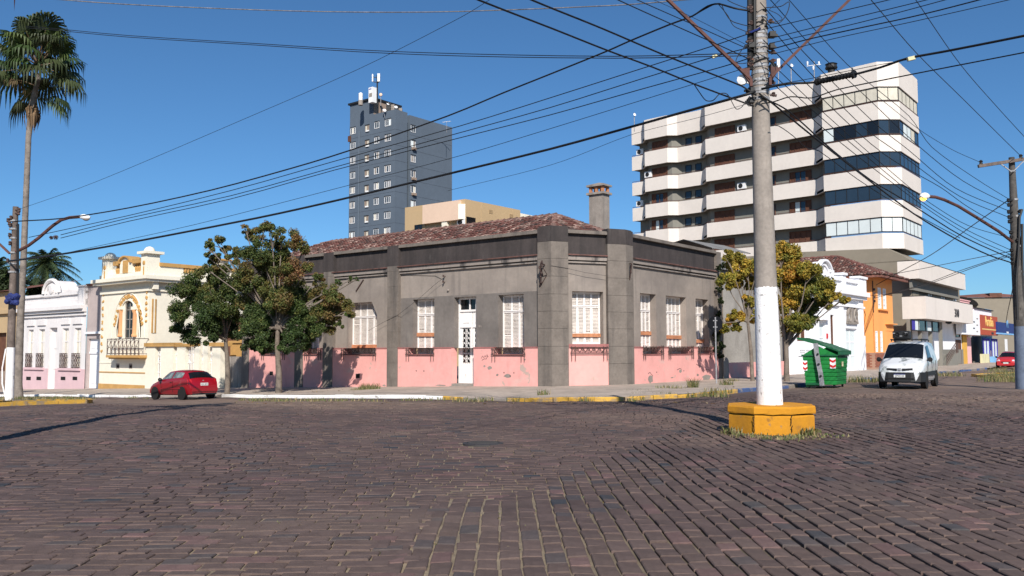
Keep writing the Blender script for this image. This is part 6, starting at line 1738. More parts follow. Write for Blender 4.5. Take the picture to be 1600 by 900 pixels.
# ------------------------------------------------------------------ brown house at the far left edge
bh = thing('brown_old_house', 'weathered brown and yellow house at the far end of the row', 'house', FL.p(l0 - 3, 0))
b0 = FL.u(-60, 540); mb = MB(); zt_ = FL.z(15, 455)
wall_holes(mb, FL, b0, l0 - .01, zGr, zt_, [list(rect(FL, -10, 8, 520, 610))], -.02, .4); mb.build('wall', M['ochre_wall'] if False else M['tan'], bh)
fb(FL, (b0, l0 - .02, FL.z(15, 490), FL.z(15, 484)), -.02, .25, M['tan'], bh, 'cornice')
fb(FL, (b0, l0 - .02, zGr, FL.z(15, 580)), -.018, .04, M['bare_brown'], bh, 'dado')
b_ = rect(FL, -10, 8, 520, 610); fb(FL, b_, -.42, -.36, M['brown_wood'], bh, 'door')
mb = MB(); mb.face([FL.p(b0, zt_, .4), FL.p(l0, zt_, .4), FL.p(l0 - 1.5, zt_ + 1.3, -6), FL.p(b0, zt_ + 1.3, -6)]); mb.build('roof', M['tile_orange'], bh)
# ================================================================== VEHICLES
def loft_vehicle(root, stations, paint, M_under, bottom=.24):
    """stations: (x, z_top, half_top, z_belt, half_belt, half_sill); ring from centre top to the underside, mirrored"""
    rings = []
    for (x, zt, wt, zb, wb, ws) in stations:
        half = [(0, zt + .012), (wt * .55, zt), (wt * .93, zt - .03), (wt, zt - .06), (wb * .985, zb + .02), (wb, zb - .05), (wb * 1.0, (zb + bottom) / 2 + .08), (ws, bottom + .1), (ws * .93, bottom)]
        rings.append([(x, y, z) for y, z in half] + [(x, -y, z) for y, z in half[::-1]])
    return rings
def hull(rings, m, name, root, sub=1):
    mb = MB(); n = len(rings[0])
    for r in rings: mb.v.extend(r)
    for i in range(len(rings) - 1):
        for k in range(n):
            mb.f.append((i * n + k, i * n + (k + 1) % n, (i + 1) * n + (k + 1) % n, (i + 1) * n + k)); mb.m.append(0)
    mb.f.append(tuple(range(n))); mb.m.append(0); mb.f.append(tuple(range((len(rings) - 1) * n, len(rings) * n))[::-1]); mb.m.append(0)
    o = mb.build(name, m, None, smooth=38)
    if sub:
        pass
    o.parent = root
    return o
def ring_pt(rings, s, k):
    """point on the hull: s station (float), k ring index (float)"""
    i = min(int(s), len(rings) - 2); f = s - i; j = int(k); g = k - j; n = len(rings[0])
    a = Vector(rings[i][j % n]).lerp(Vector(rings[i][(j + 1) % n]), g); b = Vector(rings[i + 1][j % n]).lerp(Vector(rings[i + 1][(j + 1) % n]), g)
    return a.lerp(b, f)
def panel(rings, s0, s1, k0, k1, name, m, root, off=.012, ns=4, nk=3, shape=None):
    mb = MB(); 
    c = Vector((0, 0, .7))
    P = []
    for a in range(ns + 1):
        for b in range(nk + 1):
            sa, kb = s0 + (s1 - s0) * a / ns, k0 + (k1 - k0) * b / nk
            if shape: sa, kb = shape(a / ns, b / nk)
            p = ring_pt(rings, sa, kb); e = .02
            t1 = ring_pt(rings, min(sa + e, len(rings) - 1.001), kb) - ring_pt(rings, max(0, sa - e), kb); t2 = ring_pt(rings, sa, kb + e) - ring_pt(rings, sa, max(0, kb - e))
            nn = t1.cross(t2); nn = nn.normalized() if nn.length > 1e-9 else Vector((0, 0, 1))
            if nn.dot(p - Vector((p.x, 0, .6))) < 0: nn = -nn
            P.append(p + nn * off)
    mb.v = [tuple(p) for p in P]
    for a in range(ns):
        for b in range(nk): mb.f.append((a * (nk + 1) + b, a * (nk + 1) + b + 1, (a + 1) * (nk + 1) + b + 1, (a + 1) * (nk + 1) + b)); mb.m.append(0)
    o = mb.build(name, m, None, smooth=True); o.parent = root; return o
def add(root, mb, name, m, smooth=False):
    o = mb.build(name, m, None, smooth=smooth); o.parent = root; return o
def wheels(root, xs, y, r, w=.2):
    for x in xs:
        for s in (-1, 1):
            mb = MB(); c = Vector((x, s * (y - w / 2), r))
            mb.lathe([(r * .62, -w / 2), (r * .93, -w / 2), (r, -w / 2 + .03), (r, w / 2 - .03), (r * .93, w / 2), (r * .62, w / 2)], c, 22, axis=(0, s, 0))
            t = add(root, mb, 'tyre', M['black'], 30)
            mb = MB(); mb.lathe([(r * .63, w / 2 - .05), (r * .6, w / 2 - .012), (r * .2, w / 2 - .03), (r * .12, w / 2 - .005)], c, 18, axis=(0, s, 0))
            h = mb.build('wheel_rim', M['hub'], None, smooth=30); h.parent = t
            mb = MB(); mb.lathe([(r * 1.17, -.02), (r * 1.17, .012)], Vector((x, s * (y + .008), r + .015)), 24, axis=(0, s, 0)); 
            add(root, mb, 'wheel_arch', M['ridge_dark'])
def mirror_mb(y, x, z):
    mb = MB(); s = 1 if y > 0 else -1
    mb.lathe([(.02, -.1), (.085, -.06), (.095, .03), (.06, .07)], Vector((x, y + s * .1, z)), 10, axis=(1, 0, 0)); mb.bar((x, y - s * .03, z - .03), (x, y + s * .06, z - .02), .05)
    return mb
def mini_text(s, o, X, Y, size, m, parent, name='plate_lettering'):
    cu = bpy.data.curves.new(name, 'FONT'); cu.body = s; cu.size = size; cu.align_x = 'CENTER'; cu.align_y = 'CENTER'; cu.extrude = .001
    q = bpy.data.objects.new(name, cu); COL.objects.link(q); bpy.context.view_layer.update()
    me = bpy.data.meshes.new_from_object(q.evaluated_get(bpy.context.evaluated_depsgraph_get())); bpy.data.objects.remove(q)
    X, Y = Vector(X), Vector(Y); Z = X.cross(Y)
    me.transform(Matrix(((X.x, Y.x, Z.x, o[0]), (X.y, Y.y, Z.y, o[1]), (X.z, Y.z, Z.z, o[2]), (0, 0, 0, 1))))
    me.materials.clear(); me.materials.append(m)
    r = bpy.data.objects.new(name, me); COL.objects.link(r); r.parent = parent; return r

M['side_glass'] = mat('side_glass', (.13, .15, .145), rough=.05, var=.5, scale=2.5, fine=5, bump=0, spec=.7)  # pale mottled base stands in for light seen through clear panes
def hatchback(label, paint, pos, heading, plate='rear', scale=1.0):
    """small hatchback, nose towards +x"""
    root = thing('hatchback_car', label, 'car', pos); root.rotation_euler = (0, 0, heading); root.scale = (scale,) * 3
    L = 3.78; X = lambda a: L / 2 - a          # a = distance from the nose
    st = [(0.00, .60, .50, .52, .60, .56), (.07, .70, .58, .58, .71, .66), (.45, .86, .64, .74, .79, .75), (.98, .96, .70, .88, .82, .78), (1.30, 1.20, .60, .93, .825, .79), (1.66, 1.395, .55, .95, .83, .8),
          (2.2, 1.44, .56, .97, .83, .8), (2.85, 1.41, .56, 1.0, .825, .8), (3.2, 1.34, .56, 1.02, .81, .78), (3.42, 1.16, .62, 1.02, .79, .77), (3.60, .99, .69, .96, .77, .74), (3.70, .84, .71, .78, .755, .73), (3.78, .62, .66, .58, .72, .70)]
    st = [(X(s[0]),) + s[1:] for s in st]
    R_ = loft_vehicle(root, st, paint, None)
    hull(R_, paint, 'car_body', root)
    n = len(R_[0])
    g = M['glass_dark']
    panel(R_, 3.12, 4.88, .0, 2.5, 'windscreen', g, root); panel(R_, 3.12, 4.88, 17.0, 14.5, 'windscreen', g, root)
    # rear window and tail
    rw_ = panel(R_, 8.15, 9.75, .0, 2.55, 'rear_window', g, root); panel(R_, 8.15, 9.75, 17.0, 14.45, 'rear_window', g, root)
    def sidewin(s0, s1, top0, top1, nm):
        for f in (lambda k: k, lambda k: 17 - k):
            panel(R_, s0, s1, 0, 0, nm, M['side_glass'], root, shape=lambda a, b, f=f: (s0 + (s1 - s0) * a + (top0 * (1 - a) + top1 * a) * (1 - b), f(3.12 + .80 * b)))
    sidewin(4.05, 5.95, .75, -.02, 'front_side_window'); sidewin(6.1, 7.75, .02, -.25, 'rear_side_window')
    # door seam, side moulding, handle
    for s in (-1, 1):
        mb = MB(); mb.bar((X(1.2), s * .834, .52), (X(3.0), s * .834, .54), .02, .06); add(root, mb, 'side_moulding', M['bumper'] if paint is not M['car_red'] else paint)
        mb = MB(); mb.bar((X(2.32), s * .838, .9), (X(2.32), s * .826, .36), .012, .008); mb.bar((X(1.22), s * .832, .86), (X(1.3), s * .818, .36), .012, .008); add(root, mb, 'door_seam', M['ridge_dark'])
        mb = MB(); mb.bar((X(2.1), s * .845, .84), (X(2.24), s * .845, .84), .03, .03); add(root, mb, 'door_handle', M['bumper'])
        add(root, mirror_mb(s * .82, X(1.32), .98), 'wing_mirror', M['bumper'])
        mb = MB(); mb.box8([(X(3.66), s * .60, .70), (X(3.52), s * .79, .70), (X(3.52), s * .78, .98), (X(3.62), s * .64, .98), (X(3.735), s * .61, .70), (X(3.58), s * .80, .70), (X(3.53), s * .79, .96), (X(3.66), s * .645, .96)]); add(root, mb, 'tail_light', M['tail_lens'])
        mb = MB(); mb.lathe([(.06, -.05), (.12, .02), (.1, .05)], Vector((X(.12), s * .55, .66)), 12, axis=(1, s * .3, .15)); add(root, mb, 'headlight', M['lamp_lens'])
    mb = MB(); mb.box(X(3.83), X(3.6), -.7, .7, .38, .56); mb.box(X(3.77), X(3.6), -.68, .68, .27, .38); add(root, mb, 'rear_bumper', paint)
    mb = MB(); mb.box(X(3.80), X(3.55), -.66, .66, .22, .3); add(root, mb, 'bumper_skirt', M['bumper'])
    mb = MB(); mb.box(X(.1), X(-.03), -.68, .68, .3, .5); add(root, mb, 'front_bumper', paint)
    mb = MB(); mb.box(X(.05), X(-.045), -.35, .35, .52, .6); add(root, mb, 'grille', M['bumper'])
    mb = MB(); xp = X(3.775); mb.box(xp - .012, xp + .02, -.2, .2, .66, .79); pl_ = add(root, mb, 'number_plate', M['plate'])
    for q in range(7):
        mb = MB(); y0 = -.155 + q * .046; 
    mini_text('IQA 4827', (xp - .014, 0, .722), (0, -1, 0), (0, 0, 1), .095, M['ink'], pl_)
    mb = MB(); mb.box(X(-.05), X(-.02), -.2, .2, .42, .54); add(root, mb, 'number_plate', M['plate'])
    mb = MB(); mb.lathe([(.05, 0), (.045, .012)], Vector((X(3.665), 0, .88)), 12, axis=(-1, 0, .3)); add(root, mb, 'tailgate_badge', M['steel'])
    mb = MB(); mb.box(X(3.1), X(.5), -.6, .6, .2, .3); add(root, mb, 'underbody', M['ridge_dark'])
    wheels(root, (X(.68), X(3.12)), .815, .285, .18)
    return root
def park(px, py, dirv, Y=None):
    p = gp(px, py); return Vector((p.x, p.y, road_z(p.x, p.y)))
hdg_L = math.atan2(-TL[1], -TL[0]); hdg_R = math.atan2(-TR[1], -TR[0])
# red hatchback half on the pavement in front of the garden wall: rear wheel on the left side seen at (285, 625)
pr_ = gp(286, 625)
L3 = Vector((-TL[0], -TL[1], 0)); NLv = Vector((FL.n.x, FL.n.y, 0))
cpos = Vector((pr_.x, pr_.y, 0)) + L3 * (3.12 - 1.89) - NLv * .74
# ground line under the car slopes with the street
sl_ang = .026
red = hatchback('red hatchback parked half on the pavement by the cream garden wall', M['car_red'], (cpos.x, cpos.y, pr_.z - .0), hdg_L, scale=.95)
red.rotation_euler = (0, sl_ang * .9, hdg_L)
red.location.z = road_z(*(Vector((pr_.x, pr_.y)))) - sl_ang * (3.12 - 1.89) + .02
# far red car, front towards us, and white one beyond it
def far_car(label, paint, px, py, back_m):
    p = gp(px, py, 70); z = road_z(p.x, p.y)
    return hatchback(label, paint, (p.x + TR[0] * 1.9, p.y + TR[1] * 1.9, z), hdg_R)
far_car('faded red car facing us before the blue sign shop', M['car_red2'], 1572, 576, 0)
p = gp(1601, 571, 90)
w2 = hatchback('white car mostly hidden by the dark pole past the red car', M['car_white'], (p.x + 3.0, p.y + 4, road_z(p.x, p.y)), hdg_R)

def van():
    pa, pb = gp(1396, 606.0), gp(1455, 600.5)
    base = gp(1410, 606.5, 34)
    root = thing('delivery_van', 'small white delivery van with dark cow like print and black bumper', 'van', (0, 0, 0))
    L = 4.0; X = lambda a: L / 2 - a
    st = [(0, .70, .50, .56, .60, .58), (.08, .82, .60, .66, .72, .68), (.35, .98, .66, .80, .79, .76), (.78, 1.11, .72, .96, .825, .79), (1.0, 1.28, .71, 1.0, .83, .80), (1.55, 1.70, .66, 1.04, .835, .81), (1.8, 1.785, .655, 1.06, .835, .81),
          (2.3, 1.82, .655, 1.07, .835, .81), (3.1, 1.82, .655, 1.07, .835, .81), (3.75, 1.79, .65, 1.05, .83, .80), (3.93, 1.70, .645, 1.0, .82, .79), (4.0, 1.2, .70, .8, .80, .77)]
    st = [(X(s[0]),) + s[1:] for s in st]
    R_ = loft_vehicle(root, st, None, None, .26)
    hull(R_, M['van_body'], 'van_body', root)
    g = M['glass_dark']
    panel(R_, 3.3, 5.05, 0, 2.75, 'windscreen', g, root); panel(R_, 3.3, 5.05, 17, 14.25, 'windscreen', g, root)
    for f in (lambda k: k, lambda k: 17 - k):
        panel(R_, 0, 0, 0, 0, 'front_side_window', g, root, shape=lambda a, b, f=f: (4.5 + (6.9 - 4.5) * a + .75 * (1 - a) * (1 - b), f(3.15 + .78 * b)))
    for s in (-1, 1):
        mb = MB(); mb.bar((X(.95), s * .842, .55), (X(3.0), s * .842, .56), .03, .16); add(root, mb, 'side_moulding', M['bumper'])
        for xx in (1.12, 2.2, 3.2): mb = MB(); mb.bar((X(xx), s * .844, 1.05), (X(xx), s * .826, .4), .014, .008); add(root, mb, 'door_seam', M['ridge_dark'])
        mb = MB(); mb.bar((X(2.0), s * .85, .98), (X(2.13), s * .85, .98), .035, .03); add(root, mb, 'door_handle', M['bumper'])
        add(root, mirror_mb(s * .83, X(1.12), 1.1), 'wing_mirror', M['bumper'])
        # almond headlamp
        hl = panel(R_, 0, 0, 0, 0, 'headlight', M['lamp_lens'], root, off=.02, shape=lambda a, b, s=s: (.75 + 1.35 * a, (4.2 + (b - .5) * 2.4 * math.sin(math.pi * (.12 + .76 * a)) * .9 - .55 * a) if s > 0 else 17 - (4.2 + (b - .5) * 2.4 * math.sin(math.pi * (.12 + .76 * a)) * .9 - .55 * a)))
        mb = MB(); mb.lathe([(.075, 0), (.06, .02)], Vector((X(.2), s * .64, .78)), 12, axis=(1, s * .25, .3)); q = mb.build('lamp_reflector', M['steel'], None); q.parent = hl
        mb = MB(); mb.bar((X(-.015), s * .09, .72), (X(.03), s * .46, .735), .03, .085); add(root, mb, 'grille_slot', M['bumper'])
        mb = MB(); mb.bar((X(1.7), s * .56, 1.86), (X(3.6), s * .56, 1.87), .03, .03)
        for xx in (1.75, 2.6, 3.5): mb.bar((X(xx), s * .56, 1.8), (X(xx), s * .56, 1.87), .03)
        add(root, mb, 'roof_rail', M['bumper'])
    mb = MB()
    pts = [(-.852, .47), (-.80, .2), (-.72, .05), (-.4, -.05), (.4, -.05), (.72, .05), (.80, .2), (.852, .47)]
    lo = [(X(b), a, .26) for a, b in pts]; hi = [(X(b + .02), a, .62) for a, b in pts]
    mb.prism([(x, y, z) for x, y, z in lo] + [(X(.6), .8, .26), (X(.6), -.8, .26)], [(x, y, z) for x, y, z in hi] + [(X(.6), .8, .62), (X(.6), -.8, .62)]); add(root, mb, 'front_bumper', M['bumper'])
    mb = MB(); mb.box(X(-.055), X(-.03), -.5, .5, .36, .4); add(root, mb, 'bumper_intake', M['ridge_dark'])
    mb = MB(); mb.lathe([(.075, 0), (.07, .03), (.03, .035)], Vector((X(.0), 0, .73)), 4, axis=(1, 0, .1)); add(root, mb, 'bonnet_badge', M['steel'])
    mb = MB(); mb.box(X(-.07), X(-.045), -.2, .2, .43, .56); pl_ = add(root, mb, 'number_plate', M['plate'])
    mb = MB(); mb.box(X(-.072), X(-.05), -.2, .2, .53, .562); q = mb.build('plate_band', M['plate_blue'], None); q.parent = pl_
    mini_text('IJP0D48', (X(-.071), 0, .48), (0, 1, 0), (0, 0, 1), .1, M['ink'], pl_)
    mb = MB(); mb.bar((X(.85), -.05, 1.16), (X(.95), .5, 1.25), .02, .015); mb.bar((X(.85), .1, 1.16), (X(.95), -.5, 1.25), .02, .015); add(root, mb, 'wiper', M['bumper'])
    mb = MB(); mb.box(X(3.3), X(.4), -.7, .7, .22, .32); add(root, mb, 'underbody', M['ridge_dark'])
    mb = MB(); mb.tube([(X(1.9), 0, 1.82), (X(2.0), 0, 2.0)], .008, 5); add(root, mb, 'roof_aerial', M['bumper'])
    wheels(root, (X(.76), X(3.36)), .825, .295, .19)
    return root
vn = van()
pw = gp(1381, 606.6, 34)      # near side front tyre, on the viewer's left
hv = math.atan2(-TR[1], -TR[0]) + rad(5)
hd = Vector((math.cos(hv), math.sin(hv), 0)); sd = Vector((-hd.y, hd.x, 0))
# the front tyre at the viewer's left is on the vehicle's right hand side (-y)
vpos = Vector((pw.x, pw.y, 0)) - hd * (2.0 - .76) + sd * .75
vn.location = (vpos.x, vpos.y, road_z(vpos.x, vpos.y)); vn.rotation_euler = (0, 0, hv); vn.scale = (1.03, 1.03, 1.03)
sb = thing('loudspeaker', 'black loudspeaker box strapped on the roof of the white van', 'loudspeaker', vn.location)
sb.location = (vpos.x + hd.x * -.1 - sd.x * .22, vpos.y + hd.y * -.1 - sd.y * .22, vn.location.z + 1.93); sb.rotation_euler = (0, rad(-3), hv)
mb = MB(); mb.box(-.2, .25, -.33, .33, .04, .36); o = mb.build('speaker_box', M['bumper'], None, bevel=.03); o.parent = sb
for (y, r_) in ((-.16, .11), (.16, .11)):
    mb = MB(); mb.lathe([(r_, 0), (r_ * .9, .03), (r_ * .5, -.02), (.03, .02)], Vector((.25, y, .2)), 14, axis=(1, 0, 0)); o = mb.build('speaker_horn', M['black'], None); o.parent = sb
for (y, z) in ((-.27, .26), (.0, .14), (.2, .28)): mb = MB(); mb.box(.26, .275, y - .05, y + .05, z - .015, z + .02); o = mb.build('chrome_mark', M['steel'], None); o.parent = sb
rk_ = thing('roof_rack', 'black bar roof rack behind the loudspeaker on the van', 'roof rack', sb.location); rk_.rotation_euler = (0, 0, hv)
rk_.location = (vpos.x, vpos.y, vn.location.z + 1.95)
mb = MB()
for x in (-1.2, -.7, -.2): mb.bar((x, -.6, 0), (x, .6, 0), .035)
for y in (-.58, .58): mb.bar((-1.25, y, .0), (.4, y, .0), .035)
o = mb.build('rack_bars', M['bumper'], None); o.parent = rk_

# ================================================================== DUMPSTER
pd_ = gp(1309.5, 606.6, 36)
ex, ey = Vector((FR.n.x, FR.n.y, 0)), Vector((TR[0], TR[1], 0))     # x: away from the houses, y: up the street
ang = rad(4); ex = Matrix.Rotation(ang, 3, 'Z') @ ex; ey = Matrix.Rotation(ang, 3, 'Z') @ ey
dm = thing('dumpster', 'green plastic street dumpster with one lid standing open and chevron stickers', 'dumpster', pd_)
def D(x, y, z): return pd_ + ex * x + ey * y + Vector((0, 0, z))
WD_, LD_ = 1.42, 1.75; b0, b1, zb_d, zt_d = .07, 0, .13, 1.33
mb = MB()
def ringd(z, g): return [D(-WD_ + g, g, z), D(-g, g, z), D(-g, LD_ - g, z), D(-WD_ + g, LD_ - g, z)]
lev = [(zb_d, .08)]; 
for k in range(7):
    z0 = zb_d + (zt_d - zb_d) * k / 7; z1 = zb_d + (zt_d - zb_d) * (k + 1) / 7; g0 = .08 * (1 - k / 7)
    lev += [(z0 + .02, g0 - .012), (z1 - .03, g0 - .016), (z1 - .005, g0 + .004)]
for (a, b) in zip(lev[:-1], lev[1:]):
    A_, B_ = ringd(*a), ringd(*b)
    for i in range(4): mb.face([A_[i], A_[(i + 1) % 4], B_[(i + 1) % 4], B_[i]])
mb.face(ringd(*lev[0])); mb.build('bin_body', M['green'], dm)
mb = MB(); 
for (x0, x1, y0, y1) in ((-WD_ - .05, .05, -.05, .06), (-WD_ - .05, .05, LD_ - .06, LD_ + .05), (-WD_ - .05, -WD_ + .06, .06, LD_ - .06), (-.06, .05, .06, LD_ - .06)):
    mb.box8([D(x0, y0, zt_d), D(x1, y0, zt_d), D(x1, y1, zt_d), D(x0, y1, zt_d), D(x0, y0, zt_d + .07), D(x1, y0, zt_d + .07), D(x1, y1, zt_d + .07), D(x0, y1, zt_d + .07)])
mb.build('bin_rim', M['green_lid'], dm)
xm = -WD_ * .56; zrg = 1.82
for yy in (.0, LD_ - .05):
    mb = MB(); mb.prism([D(-WD_ + .02, yy, zt_d + .06), D(-.02, yy, zt_d + .06), D(xm, yy, zrg - .05)], [D(-WD_ + .02, yy + .05, zt_d + .06), D(-.02, yy + .05, zt_d + .06), D(xm, yy + .05, zrg - .05)]); mb.build('gable_panel', M['green'], dm)
def lid(pts, th, nm):
    mb = MB(); n = (pts[1] - pts[0]).cross(pts[3] - pts[0]).normalized() * th
    if n.z < 0: n = -n
    mb.prism(pts, [p + n for p in pts]); mb.build(nm, M['green_lid'], dm)
lid([D(xm + .06, -.08, zrg), D(.12, -.08, zt_d + .17), D(.12, LD_ + .08, zt_d + .17), D(xm + .06, LD_ + .08, zrg)], .06, 'closed_lid')
mb = MB(); mb.box8([D(.06, -.08, zt_d + .06), D(.14, -.08, zt_d + .06), D(.14, LD_ + .08, zt_d + .06), D(.06, LD_ + .08, zt_d + .06), D(.06, -.08, zt_d + .2), D(.14, -.08, zt_d + .2), D(.14, LD_ + .08, zt_d + .2), D(.06, LD_ + .08, zt_d + .2)]); mb.build('lid_edge', M['green_lid'], dm)
lid([D(xm - .02, -.08, zrg + .0), D(-WD_ - .22, -.08, zrg + .24), D(-WD_ - .22, LD_ + .08, zrg + .24), D(xm - .02, LD_ + .08, zrg + .0)], .07, 'open_lid')
# lifting bracket on the end: bent galvanised strip
mb = MB()
xs0 = xm - .05
pp = [(xs0 - .06, zrg + .06), (xs0 - .03, zrg - .35), (xs0 + .05, .95), (xs0 + .11, .62), (xs0 + .16, .1)]
for (a, b) in zip(pp[:-1], pp[1:]):
    mb.box8([D(b[0] - .02, -.16, b[1]), D(b[0] + .17, -.16, b[1]), D(b[0] + .17, -.11, b[1]), D(b[0] - .02, -.11, b[1]), D(a[0] - .02, -.16, a[1]), D(a[0] + .17, -.16, a[1]), D(a[0] + .17, -.11, a[1]), D(a[0] - .02, -.11, a[1])])
br_ = mb.build('lifting_bracket', M['steel'], dm)
for (dx, z) in ((.1, 1.42), (.13, 1.0), (.2, .5)):
    mb = MB(); c = D(xs0 + dx, -.17, z); mb.lathe([(.05, 0), (.045, .04), (.02, .05)], c, 8, axis=(-ey.x, -ey.y, 0)); mb.build('bolt', M['bumper'], br_)
mb = MB(); mb.box8([D(xs0 - .45, -.12, .12), D(xs0 + .2, -.14, .12), D(xs0 + .2, -.06, .12), D(xs0 - .45, -.04, .02), D(xs0 - .45, -.12, .2), D(xs0 + .2, -.14, .22), D(xs0 + .2, -.06, .22), D(xs0 - .45, -.04, .1)]) ; mb.build('foot_pedal', M['green_lid'], dm)
for (x, y) in ((-.2, .2), (-.2, LD_ - .2), (-WD_ + .2, .2), (-WD_ + .2, LD_ - .2)):
    mb = MB(); mb.lathe([(.05, -.03), (.08, -.03), (.08, .03), (.05, .03)], D(x, y, .08), 12, axis=ex); w_ = mb.build('castor', M['black'], dm)
def chevron(org, X, Zs, w, h, out):
    mb = MB(); o_ = org + out * .012
    mb.poly([o_, o_ + X * w, o_ + X * w + Zs * h, o_ + Zs * h], [(0, 1, 2, 3)]); st_ = mb.build('chevron_sticker', M['reflect_white'], dm)
    mb = MB(); o_ = org + out * .016
    for k in range(2):
        z0 = h * (.02 + .5 * k); mb.poly([o_ + Zs * (z0 + .16 * h), o_ + X * (w / 2) + Zs * z0, o_ + X * w + Zs * (z0 + .16 * h), o_ + X * w + Zs * (z0 + .38 * h), o_ + X * (w / 2) + Zs * (z0 + .22 * h), o_ + Zs * (z0 + .38 * h)], [(0, 1, 2, 5)[:0] or (0, 1, 4, 5), (1, 2, 3, 4)])
    mb.build('red_chevron', M['reflect_red'], st_)
Zv = Vector((0, 0, 1))
chevron(D(-.3, -.0, .82), ex, Zv + ey * -.0, .24, .44, -ey)
chevron(D(-WD_ - .0, .01, .72), ex, Zv, .18, .42, -ey)
mb = MB(); q = D(.014, .65, .9); mb.poly([q, q + ey * .3, q + ey * .3 + Zv * .2, q + Zv * .2], [(0, 1, 2, 3)]); mb.build('side_sticker', M['pale_yellow'], dm)

# ================================================================== STOP SIGN (seen from behind)
ps = gp(1119.5, 607, 36)
ss = thing('stop_sign', 'octagonal road sign seen from its dark back on a thin grey post', 'road sign', ps)
zt_s = at(1118, 493, ps.y).z; zc_s = at(1118, 506, ps.y).z; rs = 11.6 * ps.y / F
mb = MB(); mb.tube([ps - Vector((0, 0, .3)), Vector((ps.x, ps.y - .03, zt_s - .08))], .035, 8); mb.build('sign_post', M['steel'], ss)
mb = MB(); oc = [(ps.x + rs * 1.08 * math.cos(rad(22.5 + 45 * k)), zc_s + rs * 1.08 * math.sin(rad(22.5 + 45 * k))) for k in range(8)]
mb.prism([(x, ps.y + .03, z) for x, z in oc], [(x, ps.y + .045, z) for x, z in oc]); mb.build('sign_plate', M['sign_back'], ss)
mb = MB(); mb.prism([(ps.x + (x - ps.x) * .96, ps.y + .046, zc_s + (z - zc_s) * .96) for x, z in oc], [(ps.x + (x - ps.x) * .96, ps.y + .05, zc_s + (z - zc_s) * .96) for x, z in oc]); mb.build('sign_face', M['reflect_red'], ss)
mb = MB(); 
for z in (zc_s - .15, zc_s + .15): mb.box(ps.x - .1, ps.x + .1, ps.y + .0, ps.y + .03, z - .02, z + .02)
mb.build('sign_clamp', M['steel'], ss)

# ================================================================== MAIN POLE ON ITS YELLOW OCTAGON
pb0 = gp(1204, 680.5, 15.5)
wbase = 133.5 / F * pb0.y; rO = wbase / 2 / math.cos(rad(22.5)) * 1.0
pc = Vector((0, pb0.y + wbase / 2 - .02, 0)); pc.x = at(1204, 660, pc.y).x; pz = road_z(pc.x, pc.y)
DPOLE = pc.y
plinth = thing('pole_plinth', 'cracked yellow octagonal concrete plinth around the big pole', 'plinth', (pc.x, pc.y, pz))
zt_p = at(1204, 635.5, pb0.y + .05).z; hP = zt_p - pz
zg = pz + hP * .70
def oct_(r, rot=rad(9)): return [(pc.x + r * math.cos(rot + rad(45 * k)), pc.y + r * math.sin(rot + rad(45 * k))) for k in range(8)]
def rough_slab(r0, z0, z1, seed, name):
    rr = random.Random(seed); mb = MB(); P = []
    o8 = oct_(r0); ring = []
    for i in range(8):
        a, b = Vector(o8[i]), Vector(o8[(i + 1) % 8])
        for q in range(4): ring.append(a.lerp(b, q / 4))
    n = len(ring); lv = [(z0, 1.0), (z0 + .02, 1.012), (z1 - .03, 1.01), (z1, .985)]
    for (z, k) in lv:
        for p in ring:
            d = Vector((pc.x, pc.y)) + (p - Vector((pc.x, pc.y))) * (k + rr.uniform(-.005, .005)); P.append((d.x, d.y, z + rr.uniform(-.008, .008)))
    mb.v = P
    for l in range(len(lv) - 1):
        for i in range(n): mb.f.append((l * n + i, l * n + (i + 1) % n, (l + 1) * n + (i + 1) % n, (l + 1) * n + i)); mb.m.append(0)
    mb.f.append(tuple(range((len(lv) - 1) * n, len(lv) * n))); mb.m.append(0)
    return mb.build(name, M['yellow'], plinth)
rough_slab(rO * .97, pz - .2, zg - .008, 1, 'lower_block'); rough_slab(rO, zg + .008, zt_p, 2, 'upper_block')
mb = MB(); mb.slab(oct_(rO * .9), zg - .03, zg + .03); mb.build('joint_core', M['ridge_dark'], plinth)
for k in (1, 6):   # vertical cracks at two corners, cut as dark grooves standing a hair proud
    c = Vector(oct_(rO)[k if k == 6 else 5]); mb = MB()
    for q in range(5): mb.bar((c.x + R.uniform(-.015, .015), c.y - .006, pz + .05 + q * (hP * .6) / 5), (c.x + R.uniform(-.02, .02), c.y - .006, pz + .05 + (q + 1) * (hP * .6) / 5), .012)
    mb.build('crack', M['ridge_dark'], plinth)
# pole: slightly leaning, tapered, whitewashed foot
Yp = DPOLE
def pp_(px, py): return at(px, py, Yp)
pole = thing('utility_pole', 'thick round concrete utility pole with whitewashed foot and tangled fittings', 'utility pole', (pc.x, pc.y, zt_p))
axis_ = [(1203, 634), (1196.5, 450), (1188.5, 180), (1186, 0), (1182, -180)]; wpx = [39.5, 34.5, 28, 22.5, 18]
A_ = [pp_(*a) for a in axis_]; Rr = [w / 2 / F * Yp for w in wpx]
A_[0] = Vector((pp_(1203, 634).x, Yp, zt_p - .05))
def pole_at(z):
    for i in range(len(A_) - 1):
        if A_[i].z <= z <= A_[i + 1].z:
            k = (z - A_[i].z) / (A_[i + 1].z - A_[i].z); return A_[i].lerp(A_[i + 1], k), Rr[i] + (Rr[i + 1] - Rr[i]) * k
    return A_[-1].copy(), Rr[-1]
def tubez(z0, z1, k, n=20, seg=6):
    pts, rr = [], []
    for q in range(seg + 1):
        p, r_ = pole_at(z0 + (z1 - z0) * q / seg); pts.append(p); rr.append(r_ * k)
    mb = MB(); mb.tube(pts, rr, n); return mb
zw_ = pp_(1198, 449).z
wf = tubez(zt_p - .04, zw_, 1.004, 56)
rd_ = random.Random(33); jag = [0] * 56
